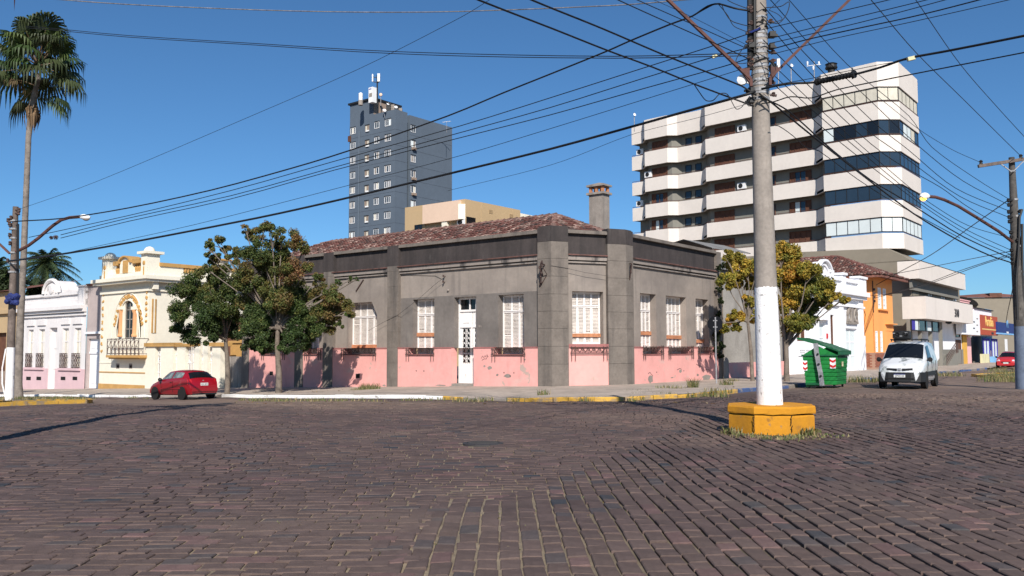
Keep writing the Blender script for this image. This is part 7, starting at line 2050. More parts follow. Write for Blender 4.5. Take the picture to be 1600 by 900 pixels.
for k in range(56): jag[k] = .008 * math.sin(k * .45) + .006 * math.sin(k * 1.7) + rd_.uniform(-.005, .005) - (.04 * rd_.random() if rd_.random() < .1 else 0)
nv = len(wf.v)
for k in range(56): v_ = wf.v[nv - 56 + k]; wf.v[nv - 56 + k] = (v_[0], v_[1], v_[2] + jag[k])
wf.f.pop(); wf.m.pop(); wf.build('whitewashed_foot', M['whitewash'], pole, smooth=60, fix=False)
tubez(zw_ - .25, A_[-1].z, .995, 28, 10).build('pole_shaft', M['concrete'], pole, smooth=40)
def pole_z(py): return pp_(1188, py).z
for k, y in enumerate((29, 52, 58, 68, 74, 82, 92, 104, 114, 127, 133, 141, 147, 156)):
    z = pole_z(y); mb = tubez(z - .02 - .012 * (k % 3), z + .02 + .01 * (k % 2), 1.05, 18, 1); mb.build('steel_strap', M['steel'], pole)
# dark conduit down the left of the pole, cabinets and insulators
rp_ = random.Random(9)
p0, r0 = pole_at(pole_z(-60)); p1, r1 = pole_at(pole_z(110))
mb = MB(); mb.tube([p1 + Vector((-r1 - .05, -.05, 0)), p0 + Vector((-r0 - .05, -.05, 0))], .055, 8); mb.tube([p1 + Vector((-r1 + .03, -r1 * .8, .3)), p0 + Vector((-r0 + .03, -r0 * .8, 0))], .03, 6); mb.build('conduit', M['bumper'], pole)
for (y, s, nm) in ((14, -1, 0), (20, -1, 0), (39, -1, 0), (53, -1, 0), (75, -1, 1), (76, 1, 1), (58, 1, 1), (84, 1, 0), (36, 1, 0), (95, -1, 0), (98, 1, 0), (108, 1, 1), (131, 1, 0), (145, -1, 1), (150, 1, 0), (160, -1, 1), (104, -1, 0), (120, 1, 0), (66, -1, 0)):
    p, r_ = pole_at(pole_z(y)); mb = MB(); l = rp_.uniform(.04, .09) + .04 * nm
    mb.bar(p + Vector((s * r_, -.08, 0)), p + Vector((s * (r_ + l + .06), -.1, rp_.uniform(-.03, .03))), .04)
    mb.lathe([(.02, -.04), (.035, -.015), (.02, .0), (.04, .025), (.02, .045)], p + Vector((s * (r_ + l), -.1, 0)), 8)
    if nm: mb.box(*(sorted((p.x + s * r_, p.x + s * (r_ + l)))), p.y - .2, p.y - .05, p.z - .05, p.z + .05)
    mb.build('insulator', M['bumper'] if nm else M['iron'], pole)
for k in range(16):     # loose jumpers and tie wires wrapped round the shaft
    y0 = rp_.uniform(15, 160); p, r_ = pole_at(pole_z(y0)); q, r2 = pole_at(pole_z(y0 + rp_.uniform(-14, 18)))
    a0 = rp_.uniform(2.6, 6.8); pts = []
    for t in np.linspace(0, 1, 9):
        c = p.lerp(q, t); a = a0 + t * rp_.choice((2.4, -2.4)); pts.append(c + Vector((math.cos(a) * (r_ + .02), math.sin(a) * (r_ + .02), 0)))
    mb = MB(); mb.tube(pts, .012, 5); mb.build('tie_wire', M['cable'] if k % 3 else M['steel'], pole)
p, r_ = pole_at(pole_z(52)); mb = MB(); mb.tube([p + Vector((-r_ - .1, -r_, -.05)), p + Vector((-r_ * .5, -r_ * .9 - .02, .02)), p + Vector((-r_ * .2, -r_ - .02, .05))], .022, 6); mb.build('blue_band', M['plate_blue'], pole)
# brown steel struts of the crossarm
z_b = pole_z(124)
p, r_ = pole_at(z_b)
for (x0, y0, x1, y1, s) in ((1044, 0, 1173, 124, -1), (1327, 0, 1203, 122, 1)):
    a, b = at(x1, y1, Yp - .28), at(x0, y0, Yp - .28); d_ = (b - a)
    mb = MB(); mb.bar(a, a + d_ * 1.35, .072, .05); mb.bar(a, a - Vector((s * -.0, 0, .14)), .07, .05); mb.build('crossarm_strut', M['rust_steel'], pole)
    mb = MB(); mb.prism([a + Vector((s * .02, -.02, -.08)), a + Vector((s * .02, -.02, .22)), a + Vector((s * .2, -.02, .2))], [a + Vector((s * .02, .04, -.08)), a + Vector((s * .02, .04, .22)), a + Vector((s * .2, .04, .2))]); mb.build('gusset_plate', M['rust_steel'], pole)
a, b = at(1044, 0, Yp - .28), at(1173, 124, Yp - .28); tipL = b + (a - b) * 1.35
a, b = at(1327, 0, Yp - .28), at(1203, 122, Yp - .28); tipR = b + (a - b) * 1.35
mb = MB(); mb.bar(tipL + Vector((-.3, 0, 0)), tipR + Vector((.3, 0, 0)), .1, .12); mb.build('crossarm', M['old_wood'], pole)
a = at(1160, 127, Yp - .1); mb = MB(); mb.lathe([(.03, 0), (.1, .05), (.1, .12), (.03, .14)], a, 10, axis=(-.3, -1, 0)); mb.bar(a, a + Vector((.2, .1, -.02)), .03); mb.build('white_dish', M['tank_white'], pole)
# ================================================================== POLES TO THE SIDES
# left pole (weathered wood, whitewashed foot) with its street lamp
pl0 = gp(14.5, 627.5, 38); YL = pl0.y
lp = thing('wooden_utility_pole', 'weathered wooden utility pole with whitewashed foot beside the palm', 'utility pole', pl0)
def al(px, py, dy=0): return at(px, py, YL + dy)
ax_ = [(14.5, 628), (17, 543), (20, 450), (24.5, 323)]; wl2 = [13, 12, 10.5, 8.3]
PA = [al(*a) for a in ax_]; RA = [w / 2 / F * YL for w in wl2]
PA[0].z = pl0.z - .2
k = .0
mb = MB(); mb.tube([PA[0], PA[1]], [RA[0], RA[1]], 14); mb.build('whitewashed_foot', M['whitewash'], lp, smooth=40)
mb = MB(); mb.tube(PA[1:], RA[1:], 14); mb.build('pole_shaft', M['old_wood'], lp, smooth=40)
mb = MB(); mb.tube([al(27.5, 470, -.2), al(28, 440, -.2), al(27.8, 380, -.2), al(28, 350, -.2)], .06, 6); mb.build('conduit', M['bumper'], lp)
mb = MB(); mb.tube([al(10, 627, -.15), al(3.5, 600, -.2), al(3.5, 575, -.2), al(9, 545, -.2)], .03, 6); mb.build('loose_hose', M['whitewash'], lp)
for (x, y) in ((17, 340), (14.5, 349), (15, 367), (15.5, 380), (30, 328), (12, 407), (16, 352), (12.5, 344), (29, 333)):
    c = al(x, y, -.2); mb = MB(); mb.lathe([(.04, -.1), (.08, -.05), (.05, 0), (.08, .05), (.04, .1)], c, 8); mb.bar(c, al(21, y, -.05), .05); mb.build('insulator', M['iron'], lp)
for y in (345, 358, 372, 395, 412, 425): mb = MB(); c = al(21.5 - (y - 345) * .02, y); mb.lathe([(.2, -.04), (.2, .04)], c, 12); mb.build('steel_strap', M['steel'], lp)
bt = thing('blue_bundle', 'blue cloth bundle tied round the wooden pole and palm trunk', 'cloth bundle', al(20, 467))
rb = random.Random(3)
mb = MB()
for k in range(16):
    c = al(19.5 + rb.uniform(-8, 8), 468 + rb.uniform(-6, 5), -.35 + rb.uniform(-.1, .1)); mb.lathe([(.04, -.16), (.15, -.06), (.13, .06), (.04, .15)], c, 7, axis=(rb.uniform(-1, 1), rb.uniform(-1, 1), rb.uniform(-1, 1)))
for (x0, x1) in ((12, 27), (11, 29)): mb.tube([al(x0 - 2, 463, -.2), al(x0, 470, -.38), al(x1, 469, -.38), al(x1 + 2, 462, -.2)], .05, 5)
mb.build('tied_cloth', M['blue_cloth'], bt)
def lamp(parent, pts, r0, head_a, head_b, head_w, lit=False):
    mb = MB(); mb.tube(pts, r0, 8); mb.build('lamp_arm', M['rust_steel'], parent, smooth=40)
    d = (head_b - head_a); n = 10
    mb = MB(); mb.tube([head_a + d * t for t in np.linspace(0, 1, n)], [head_w * q for q in (.35, .6, .85, 1, 1.05, 1.05, 1, .85, .6, .3)], 12); mb.build('lamp_head', M['tank_white'], parent, smooth=40)
    mb = MB(); mb.tube([head_a + d * t - Vector((0, 0, head_w * .55)) for t in np.linspace(.3, .92, 7)], [head_w * q for q in (.3, .6, .8, .85, .8, .6, .3)], 10); mb.build('lamp_glass', M['amber'] if lit else M['concrete'], parent, smooth=40)
la = thing('street_lamp', 'street lamp with white head on a curved arm from the wooden pole', 'street lamp', al(28, 397))
lamp(la, [al(22, 395), al(44, 384, -.3), al(60, 372, -.5), al(82, 353, -.7), al(95, 344, -.8), al(108, 340, -.9), al(126, 338.5, -1)], .075, al(124, 338.2, -1), al(141, 340, -1), .125)
mb = MB(); mb.bar(al(0, 382, -.2), al(15, 396, -.2), .09); mb.bar(al(-14, 370, -.2), al(0, 382, -.2), .09); mb.build('stay_strut', M['rust_steel'], lp)
# right pole
rp0 = gp(1600, 594, 50)
YR = 34.0
rp3 = thing('dark_utility_pole', 'dark concrete utility pole with wooden crossarm and blue washed foot', 'utility pole', at(1601, 600, YR))
def ar(px, py, dy=0): return at(px, py, YR + dy)
ax_ = [(1603, 640), (1596.5, 510), (1588, 400), (1580.5, 246)]; wr2 = [27, 22, 15.5, 8.5]
PR = [ar(*a) for a in ax_]; RR = [w / 2 / F * YR for w in wr2]
foot = ar(1602, 610); 
mb = MB(); b_ = PR[0].copy(); b_.z = road_z(b_.x, b_.y) - .3; mb.tube([b_, PR[1]], [RR[0], RR[1]], 16); mb.build('blue_foot', M['blue_wash'], rp3, smooth=40)
mb = MB(); mb.tube([PR[1] + Vector((0, 0, .001)), PR[2], PR[3]], RR[1:], 16); mb.build('pole_shaft', M['dark_pole'], rp3, smooth=40)
mb = MB(); mb.bar(ar(1528.5, 259.8, -.2), ar(1636, 243, -.2), .1, .12); mb.build('crossarm', M['old_wood'], rp3)
mb = MB(); mb.bar(ar(1562, 255, -.22), ar(1580, 268, -.22), .035); mb.bar(ar(1602, 249, -.22), ar(1583, 268, -.22), .035); mb.build('arm_brace', M['steel'], rp3)
for (x, y) in ((1532.7, 254), (1595, 245)): mb = MB(); c = ar(x, y, -.2); mb.lathe([(.02, -.12), (.07, -.06), (.05, 0), (.08, .04), (.03, .1)], c, 8); mb.build('insulator', M['bumper'], rp3)
for (x, y) in ((1575.5, 313), (1576, 320), (1576, 331), (1576.5, 339), (1577, 346), (1579, 363), (1580, 370), (1580, 391), (1581, 398), (1581, 404), (1581.5, 411), (1590, 375), (1594, 330)):
    c = ar(x, y, -.2); mb = MB(); mb.lathe([(.03, -.08), (.07, -.03), (.05, 0), (.07, .03), (.03, .08)], c, 8); mb.bar(c, ar(1584, y, -.05), .045); mb.build('insulator', M['bumper'], rp3)
for y in (268, 312, 338, 385, 405, 425, 446, 460, 488): mb = MB(); i_ = (y - 246) / 264; c = ar(1580.5 + i_ * 16, y); mb.lathe([(.115 + .14 * i_, -.035), (.115 + .14 * i_, .035)], c, 14); mb.build('steel_strap', M['steel'] if y != 405 else M['bumper'], rp3)
mb = MB(); mb.tube([ar(1590, 500, -.25), ar(1588, 440, -.25), ar(1592, 380, -.25), ar(1593, 340, -.25), ar(1597, 327, -.25)], .045, 6); mb.tube([ar(1599, 500, -.2), ar(1598, 440, -.2), ar(1597, 380, -.2), ar(1597, 350, -.2)], .05, 6); mb.build('conduit', M['bumper'], rp3)
mb = MB(); mb.box(ar(1588, 0).x, ar(1606, 0).x, YR - .5, YR - .1, ar(0, 405).z, ar(0, 392).z); mb.box(ar(1594, 0).x, ar(1612, 0).x, YR - .4, YR - .1, ar(0, 384).z, ar(0, 372).z); mb.build('splice_box', M['bumper'], rp3)
lr = thing('street_lamp', 'lit amber street lamp on a long arm from the dark pole', 'street lamp', ar(1580, 378))
lamp(lr, [ar(1582, 378, -.1), ar(1560, 361, -.4), ar(1520, 336, -.9), ar(1497, 322, -1.2), ar(1475, 312, -1.5), ar(1462, 308, -1.6), ar(1450, 307, -1.7)], .06, ar(1452, 306.6, -1.7), ar(1437, 306.8, -1.8), .13, True)

# ================================================================== OVERHEAD CABLES
YP = DPOLE
def cable(label, pts, w, name='overhead_cable', m='cable', group='overhead cables', n=26, grp=True):
    """pts: (px, py, depth) points the cable passes; a smooth curve through them"""
    V = [at(*p) for p in pts]; out = []
    for i in range(len(V) - 1):
        p0 = V[max(0, i - 1)]; p1 = V[i]; p2 = V[i + 1]; p3 = V[min(len(V) - 1, i + 2)]
        ta = (p2 - p0) * .5; tb = (p3 - p1) * .5
        L_ = (p2 - p1).length
        if i == 0: ta = (p2 - p1)
        if i == len(V) - 2: tb = (p2 - p1)
        if ta.length > 1e-6: ta = ta.normalized() * min(ta.length, L_)
        if tb.length > 1e-6: tb = tb.normalized() * min(tb.length, L_)
        k = max(3, n // max(1, len(V) - 1))
        for q in range(k):
            t = q / k; h00 = 2 * t ** 3 - 3 * t * t + 1; h10 = t ** 3 - 2 * t * t + t; h01 = -2 * t ** 3 + 3 * t * t; h11 = t ** 3 - t * t
            out.append(p1 * h00 + ta * h10 + p2 * h01 + tb * h11)
    out.append(V[-1])
    rr = [max(.004, w / 2 / F * max(8, p.y) * .8) for p in out]
    mr = sum(rr) / len(rr); rr = [(r_ + mr) / 2 for r_ in rr]
    mb = MB(); mb.tube(out, rr, 5 if w < 3 else 7)
    o = mb.build(name, M[m], None, smooth=True, fix=False)
    setp(o, label, 'cable', group); return o
P_, L_, R_2 = YP - .3, YL - .3, YR - .3
cable('thick cable falling steeply from the sky to the pole fork, lower of two', [(640, -46, 9), (748, 0, 10), (864, 45, 12), (951, 79.5, 13.6), (1020, 105, 14.8), (1084, 131, 15.8), (1137, 151, P_), (1178, 166, P_)], 3.6)
cable('thick cable falling steeply from the sky to the pole fork, upper of two', [(720, -50, 9), (831, 0, 10.4), (942, 45, 12.3), (1044, 88.5, 14.2), (1158, 134, P_), (1182, 149, P_)], 3.6)
cable('twisted black cable swooping from the wooden pole up to the pole top', [(22, 346, L_), (100, 341, L_ - 1), (200, 325, L_ - 3), (330, 297, 33), (455, 263, 30), (545, 235.5, 28), (700, 181, 25), (784, 146, 23), (864, 114, 21.5), (948, 80, 20), (984, 64, 19.3), (1047, 38, 18), (1082, 25, 17.4), (1105, 10, 17), (1122, 6, 16.8), (1148, 13, P_), (1172, 17, P_)], 3.0)
cable('thin wire rising to the pole, highest of the thin bundle', [(45, 371, L_), (200, 337, 34), (360, 298, 31), (520, 252.7, 28), (720, 196.5, 24.5), (860, 152.8, 21.5), (1000, 108, 19), (1110, 73, 17.2), (1172, 52, P_)], 1.7)
cable('thin wire rising to the pole, second of the thin bundle', [(95, 367, 36), (200, 341, 34), (360, 306, 31), (520, 262, 28), (720, 207, 24.5), (860, 168, 21.5), (1000, 124, 19), (1122, 87, 17.2), (1172, 74, P_)], 1.7)
cable('thin wire rising to the pole, third of the thin bundle', [(95, 372, 36), (200, 346, 34), (360, 311, 31), (520, 266.5, 28), (720, 215, 24.5), (860, 179.5, 21.5), (1000, 140, 19), (1130, 104, 17), (1174, 90, P_)], 1.7)
cable('faint thin wire rising below the thin bundle towards the pole', [(100, 396, 40), (300, 352, 36), (520, 296, 30), (720, 243, 25), (860, 201, 22), (1040, 145, 18.5), (1172, 104, P_)], 1.1)
cable('very thick black cable sagging from the wooden pole past the slate tower', [(14, 408, L_), (100, 396.5, 35), (200, 379.5, 33), (400, 341, 29.5), (520, 314.6, 27.5), (720, 267, 24), (860, 232.8, 21.5), (987, 198, 19), (1090, 169, 17.3), (1162, 149, P_), (1180, 143, P_)], 4.4)
cable('thin service wire hanging under the very thick cable', [(700, 298, 26), (860, 258, 23), (985, 211, 20), (1090, 184, 18), (1176, 160, P_)], .9)
cable('pale braided cable crossing the very top of the sky', [(60, -3, 24), (200, 7, 23), (400, 15.5, 22), (560, 19, 21), (720, 18, 20), (960, 8.5, 18), (1070, 0, 17), (1170, -9, P_)], 2.2, m='braid') if 'braid' in M else None
cable('long level wire over the palm crown, upper of a close pair', [(40, 41, 40), (84, 44.5, 39), (200, 55.5, 36), (400, 68, 31), (560, 78, 27.5), (720, 84, 24), (960, 88, 19), (1172, 83, P_)], 1.5)
cable('long level wire over the palm crown, lower of a close pair', [(40, 43.5, 40), (84, 47, 39), (200, 58, 36), (400, 70.5, 31), (560, 81, 27.5), (720, 87.5, 24), (960, 91, 19), (1172, 87, P_)], 1.5)
cable('faint wire climbing across the open sky from the palm trunk', [(30, 327, L_), (150, 284, 34), (400, 178, 27), (560, 108, 22), (720, 27, 18), (780, -10, 16.5)], .9)
for k, (lab, a, b) in enumerate((('black wire dropping to the pole left of the brown strut, lower', [(900, -32, 11), (966, 0, 12), (1050, 38, 14), (1120, 69, 15.4), (1172, 93, P_)], 2.2), ('black wire dropping to the pole left of the brown strut, upper', [(930, -32, 11), (996, 0, 12), (1080, 37, 14), (1161, 73, 15.8), (1176, 78, P_)], 1.8), ('thin wire crossing behind the brown strut near the sky edge', [(1000, -10, 14), (1084, 28, 15), (1170, 72, P_)], 1.0))): cable(lab, a, b)
rr_ = [('wire leaving the pole up and rightwards, topmost of five', [(1180, 49, P_), (1260, 30, 15), (1388, 0, 13), (1500, -28, 11)], 1.8), ('wire leaving the pole up and rightwards, second of five', [(1204, 60, P_), (1320, 31, 14.5), (1447, 0, 13), (1560, -30, 11)], 1.8),
       ('wire leaving the pole up and rightwards, third of five', [(1202, 68, P_), (1340, 36, 14.5), (1476, 0, 12.8), (1590, -32, 11)], 1.8), ('stout twisted wire leaving the pole up and rightwards', [(1205, 77, P_), (1260, 62, 15.6), (1337, 45, 14.6), (1430, 25, 13.5), (1529, 0, 12.2), (1640, -30, 11)], 2.6),
       ('wire leaving the pole up and rightwards, lowest of five', [(1205, 85, P_), (1300, 61, 15.2), (1430, 33, 13.7), (1575, 0, 12), (1660, -22, 11)], 1.6)]
for lab, a, b in rr_: cable(lab, a, b)
cable('heavy cable with black splice running right across the beige tower', [(1190, 139, P_), (1230, 131, 16), (1276, 128.5, 15.8), (1332, 117, 15.2), (1377, 105, 14.8), (1417, 91.5, 14.3), (1473, 81, 13.8), (1540, 68, 13), (1600, 56, 12.4), (1680, 40, 11.5)], 4.8)
cable('thin support wire above the black splice', [(1196, 135, P_), (1260, 124, 15.9), (1320, 112, 15.3), (1370, 102, 14.9), (1420, 93, 14.3)], 1.4)
cable('lower cable running right under the black splice', [(1190, 162, P_), (1209, 159, P_), (1236, 151, 16), (1268, 153, 15.8), (1308, 140, 15.4), (1420, 117, 14.4), (1520, 97.5, 13.4), (1600, 82, 12.6), (1680, 66, 11.8)], 2.6)
sp1, sp2 = at(1279, 127.5, 15.75), at(1332, 116.5, 15.2)
sc_ = thing('cable_splice', 'ribbed black splice closure hanging on the heavy cable', 'splice closure', sp1)
mb = MB(); n = 22
mb.tube([sp1.lerp(sp2, t) for t in np.linspace(0, 1, n)], [.055 if k % 2 else .045 for k in range(n)], 10); mb.build('splice_body', M['cable'], sc_)
mb = MB(); d_ = (sp2 - sp1).normalized(); mb.tube([sp2, sp2 + d_ * .05], .07, 10); mb.tube([sp1 - d_ * .05, sp1], .065, 10); mb.bar(sp2 + Vector((0, 0, -.08)), sp2 + Vector((0, 0, .12)), .02); mb.build('end_cap', M['bumper'], sc_)
def tag_(lab, x0, y0, x1, y1, Y, w):
    a, b = at(x0, y0, Y), at(x1, y1, Y); o = MB(); o.bar(a, b, w, w * 1.1); q = o.build('cable_tag', M['pale_yellow'], None); setp(q, lab, 'cable tag', 'yellow cable tags')
tag_('pale yellow marker tag on the heavy cable above the beige tower', 1418, 92.8, 1429, 90.3, 14.2, .055)
tag_('small yellow tag on a thin wire left of the pole', 1113, 89.5, 1121, 86.5, 17.2, .05)
dn = [('thick cable falling to the dark pole, lowest', [(1186, 146, P_), (1205, 160, P_), (1270, 213, 18), (1340, 268, 20.5), (1400, 314, 23.5), (1440, 342, 26), (1500, 377, 29.5), (1545, 398.5, 32), (1582, 411, R_2)], 3.0),
      ('thick cable falling to the dark pole, second lowest', [(1186, 150, P_), (1230, 172, 17), (1300, 234, 19.5), (1360, 281, 22), (1400, 305, 24), (1442, 331, 26.5), (1507, 371, 30), (1582, 405, R_2)], 2.6),
      ('wire sweeping from the pole top to the dark pole, first of the fan', [(1180, -24, P_), (1204, 0, 16.8), (1268, 72, 18), (1351, 149, 21), (1435, 228, 25), (1505, 283, 29), (1574, 319, R_2)], 1.5),
      ('wire sweeping from the pole top to the dark pole, second of the fan', [(1206, -30, P_), (1233, 0, 17), (1324, 101, 20), (1420, 181, 24), (1456, 230, 26), (1526, 280, 30), (1576, 311, R_2)], 1.3),
      ('wire sweeping from the pole to the dark pole, third of the fan', [(1188, 4, P_), (1257, 83, 18), (1364, 190, 22), (1419, 234, 25), (1493, 294, 29), (1575, 329, R_2)], 1.5),
      ('wire sweeping from the pole to the dark pole, fourth of the fan', [(1190, 26, P_), (1262, 110, 18), (1351, 200, 21.5), (1410, 243, 24.5), (1500, 307, 29), (1575, 339, R_2)], 1.5),
      ('wire sweeping from the pole to the dark pole, fifth of the fan', [(1192, 62, P_), (1270, 140, 18), (1380, 240, 23), (1470, 293, 28), (1512, 323, 30), (1579, 362, R_2)], 1.5),
      ('wire sweeping from the pole to the dark pole, sixth of the fan', [(1194, 88, P_), (1280, 170, 18.5), (1400, 275, 24), (1450, 315, 27), (1512, 352, 30), (1579, 372, R_2)], 1.3),
      ('wire sweeping from the pole to the dark pole, seventh of the fan', [(1196, 106, P_), (1290, 190, 19), (1400, 283, 24), (1450, 322, 27), (1512, 360, 30), (1580, 391, R_2)], 1.4),
      ('wire sweeping from the pole to the dark pole, eighth of the fan', [(1198, 122, P_), (1300, 212, 19.5), (1400, 290, 24), (1460, 334, 27.5), (1520, 371, 30.5), (1580, 398, R_2)], 1.4),
      ('kinked service wire crossing the beige tower balconies', [(1204, 196, P_), (1217, 197, 16.6), (1240, 213, 18), (1262, 232, 19), (1280, 236, 20), (1340, 280, 22.5), (1400, 318, 25), (1500, 372, 30)], 1.6)]
for lab, a, b in dn: cable(lab, a, b)
cable('far thin wire slanting down the sky above the dark pole, left one', [(1340, -20, 14), (1361, 0, 15), (1432, 83, 20), (1510, 160, 26), (1592, 241, R_2), (1640, 286, 36)], 1.5)
cable('far thin wire slanting down the sky above the dark pole, right one', [(1415, -22, 13), (1431, 0, 14), (1500, 100, 18), (1556, 165, 22), (1610, 224, 26)], 1.4)
cable('slack drop wire from the crossarm insulator to the tower', [(1532.7, 254, R_2), (1490, 235, 33), (1440, 205, 31), (1370, 150, 26)], 1.0)
cable('service wire from the dark pole down to the orange house', [(1575, 313, R_2), (1520, 352, 45), (1455, 398, 58), (1400, 428, 68), (1366, 447, 73)], 1.6)
cable('drop wire from the dark pole to the office flank', [(1582, 392, R_2), (1500, 408, 48), (1440, 420, 60), (1376, 432, 72)], 1.2)
cable('drop wire from the dark pole to the ornate white house', [(1582, 396, R_2), (1500, 423, 48), (1440, 445, 60), (1370, 462, 70), (1325, 455, 72)], 1.2)
cable('low drop wire from the dark pole across the lower office band', [(1582, 399, R_2), (1530, 415, 44), (1450, 444, 58), (1400, 457, 66), (1366, 466, 72)], 1.2)
cable('slack vertical drop from the dark pole to the blue sign', [(1586, 430, R_2), (1580, 462, 45), (1574, 490, 62), (1571.5, 508, 78)], 1.4)
# drooping jumpers left and right of the pole head
jl = [('drooping jumper loop at the upper left of the pole', [(1082, 25, 17.3), (1122, 5, 16.8), (1132, 18, 16.5), (1142, 32, P_), (1158, 38, P_), (1172, 41, P_)], 1.8), ('second drooping jumper loop at the upper left of the pole', [(1122, 6, 16.8), (1137, 24, 16.5), (1146, 40, P_), (1160, 47, P_), (1174, 52, P_)], 1.5),
      ('slack loop of cable left of the pole neck', [(1084, 131, 15.8), (1092, 143, 16), (1103, 157, P_), (1114, 157, P_), (1124, 147, P_), (1134, 146, P_), (1140, 152, P_)], 2.0), ('tangled pigtail loop under the left cable clamps', [(1140, 152, P_), (1150, 170, P_), (1158, 168, P_), (1166, 158, P_), (1172, 150, P_), (1168, 164, P_), (1176, 166, P_)], 1.6),
      ('curved jumper loop at the upper right of the pole', [(1196, 12, P_), (1220, 10, P_), (1233, 3, P_), (1230, 20, P_), (1217, 36, P_), (1200, 33, P_), (1198, 30, P_)], 1.8), ('small jumper curve beside the right insulators', [(1196, 40, P_), (1212, 34, P_), (1222, 30, P_), (1215, 22, P_), (1202, 16, P_)], 1.4),
      ('short black lead between the left insulators', [(1176, 66, P_), (1160, 77, P_), (1150, 97, P_), (1168, 98, P_), (1176, 90, P_)], 1.6), ('slack lead crossing the pole front to the right clamps', [(1172, 76, P_), (1186, 84, P_ - .05), (1204, 96, P_), (1212, 108, P_), (1206, 126, P_)], 1.4),
      ('thin lead rising past the top of the frame by the pole', [(1201, 16, P_), (1215, 3, 16.3), (1236, -18, 16)], 1.2), ('left lead dropping from the sky onto the pole conduit', [(1122, -14, P_), (1140, 2, P_), (1172, 15, P_)], 1.6)]
for lab, a, b in jl: cable(lab, a, b, 'jumper_cable', group='jumper cables at the pole head')
for (x, y, lab) in ((67 + 20, 371, 'larger dark epiphyte ball on the thin wire'), (80, 371.5, 'smaller dark epiphyte ball on the thin wire')):
    c = at(x, y, 35.9); mb = MB(); rb2 = random.Random(int(x))
    for k in range(60):
        d_ = Vector((rb2.gauss(0, 1), rb2.gauss(0, 1), rb2.gauss(0, 1))).normalized() * (.11 if x > 85 else .08); mb.bar(c, c + d_, .012)
    o = mb.build('air_plant', M['iron'], None); setp(o, lab, 'air plant', 'air plants on the wire')
# ================================================================== TREES
def leaves(blobs, n, size, cols, seed, name, parent, depth_k=.8, droop=.3):
    """small leaf faces spread through clumps; blobs are (centre, radius, weight, colour bias)"""
    r_ = random.Random(seed); V = []; Fc = []; C = []
    tw = sum(b[1] ** 2 * b[2] for b in blobs)
    for (c, rad_, wgt, bias) in blobs:
        k = int(n * rad_ ** 2 * wgt / tw)
        # sub clumps give an uneven outline and gaps
        subs = []
        for _ in range(max(5, int((16 if rad_ > .5 else 9) * wgt))):
            d = Vector((r_.gauss(0, 1), r_.gauss(0, 1) * depth_k, r_.gauss(0, 1))).normalized() * rad_ * r_.random() ** .45 * .85
            subs.append((c + d, rad_ * r_.uniform(.22, .52), r_.uniform(.75, 1.25), r_.random()))
        for _ in range(k):
            sc_, sr, sv, sq = subs[r_.randrange(len(subs))]
            d = Vector((r_.gauss(0, 1), r_.gauss(0, 1), r_.gauss(0, .8))); d = d.normalized() * sr * r_.random() ** .5
            p = sc_ + d
            s = size * r_.uniform(.6, 1.3)
            nrm = (d.normalized() * .6 + Vector((r_.gauss(0, .5), r_.gauss(0, .5), r_.gauss(.35, .5)))).normalized()
            t = nrm.orthogonal().normalized(); t.rotate(Matrix.Rotation(r_.uniform(0, 6.28), 3, nrm)); u = nrm.cross(t)
            b = len(V)
            V += [p - t * s * .5, p + u * s * .34 + nrm * s * .06, p + t * s * .55 - nrm * s * .12, p - u * s * .34 + nrm * s * .06]
            Fc.append((b, b + 1, b + 2, b + 3))
            q = min(.999, max(0, r_.gauss(bias, .14) * .66 + sq * .44 * (.35 + bias)))
            ci = q * (len(cols) - 1); i0 = int(ci); f = ci - i0
            col = [cols[i0][j] * (1 - f) + cols[i0 + 1][j] * f for j in range(3)] if i0 + 1 < len(cols) else cols[i0]
            v = r_.uniform(.75, 1.25) * sv
            C += [(col[0] * v, col[1] * v, col[2] * v, 1)] * 4
    mb = MB(); mb.v = [tuple(v) for v in V]; mb.f = Fc; mb.m = [0] * len(Fc); mb.c = C
    return mb.build(name, M['leaf'], parent, fix=False)
DYK = 1.7
def street_tree(label, foot, trunk_px, Yt, blobs_px, n, size, cols, seed, limb_n=3, tr=.13, cat='tree', group=None, white=None):
    """foot: world base; trunk_px: (px,py) up the trunk; blobs_px: (px, py, r_px, depth offset, weight, colour bias)"""
    r_ = random.Random(seed)
    t = thing('street_tree', label, cat, foot, group)
    pts = [Vector(foot) - Vector((0, 0, .25))] + [at(x, y, Yt) for x, y in trunk_px]
    rr = [tr * 1.15] + [tr * (1 - .45 * i / len(trunk_px)) for i in range(len(trunk_px))]
    mb = MB(); mb.tube(pts, rr, 12)
    fork = pts[-1]
    B = []
    for (x, y, rp, dy, w, bias) in blobs_px:
        Y = Yt + dy * DYK; B.append((at(x, y, Y), rp / F * Y, w, bias))
    for (c, rad_, w, bias) in B:
        mid = fork.lerp(c, .5) + Vector((r_.uniform(-.2, .2), r_.uniform(-.2, .2), r_.uniform(-.05, .25)))
        mb.tube([fork - Vector((0, 0, .1)), fork.lerp(mid, .5) + Vector((0, 0, .08)), mid, c], [tr * .5, tr * .36, tr * .24, .02], 7)
        for _ in range(limb_n):
            d = Vector((r_.gauss(0, 1), r_.gauss(0, 1), r_.gauss(0, .8))).normalized() * rad_ * .9
            s0 = mid.lerp(c, r_.uniform(.4, 1)); mb.tube([s0, s0.lerp(c + d, .5) + Vector((0, 0, .06)), c + d], [.028, .018, .008], 5)
    mb.build('trunk', M['bark'], t, smooth=50)
    leaves(B, n, size, cols, seed + 1, 'crown', t)
    return t
GREEN = [(.022, .042, .012), (.042, .07, .018), (.08, .105, .027), (.14, .125, .035), (.18, .105, .04), (.17, .07, .035)]
AUT = [(.04, .065, .015), (.1, .125, .025), (.19, .18, .03), (.34, .26, .04), (.42, .25, .035), (.38, .16, .025)]
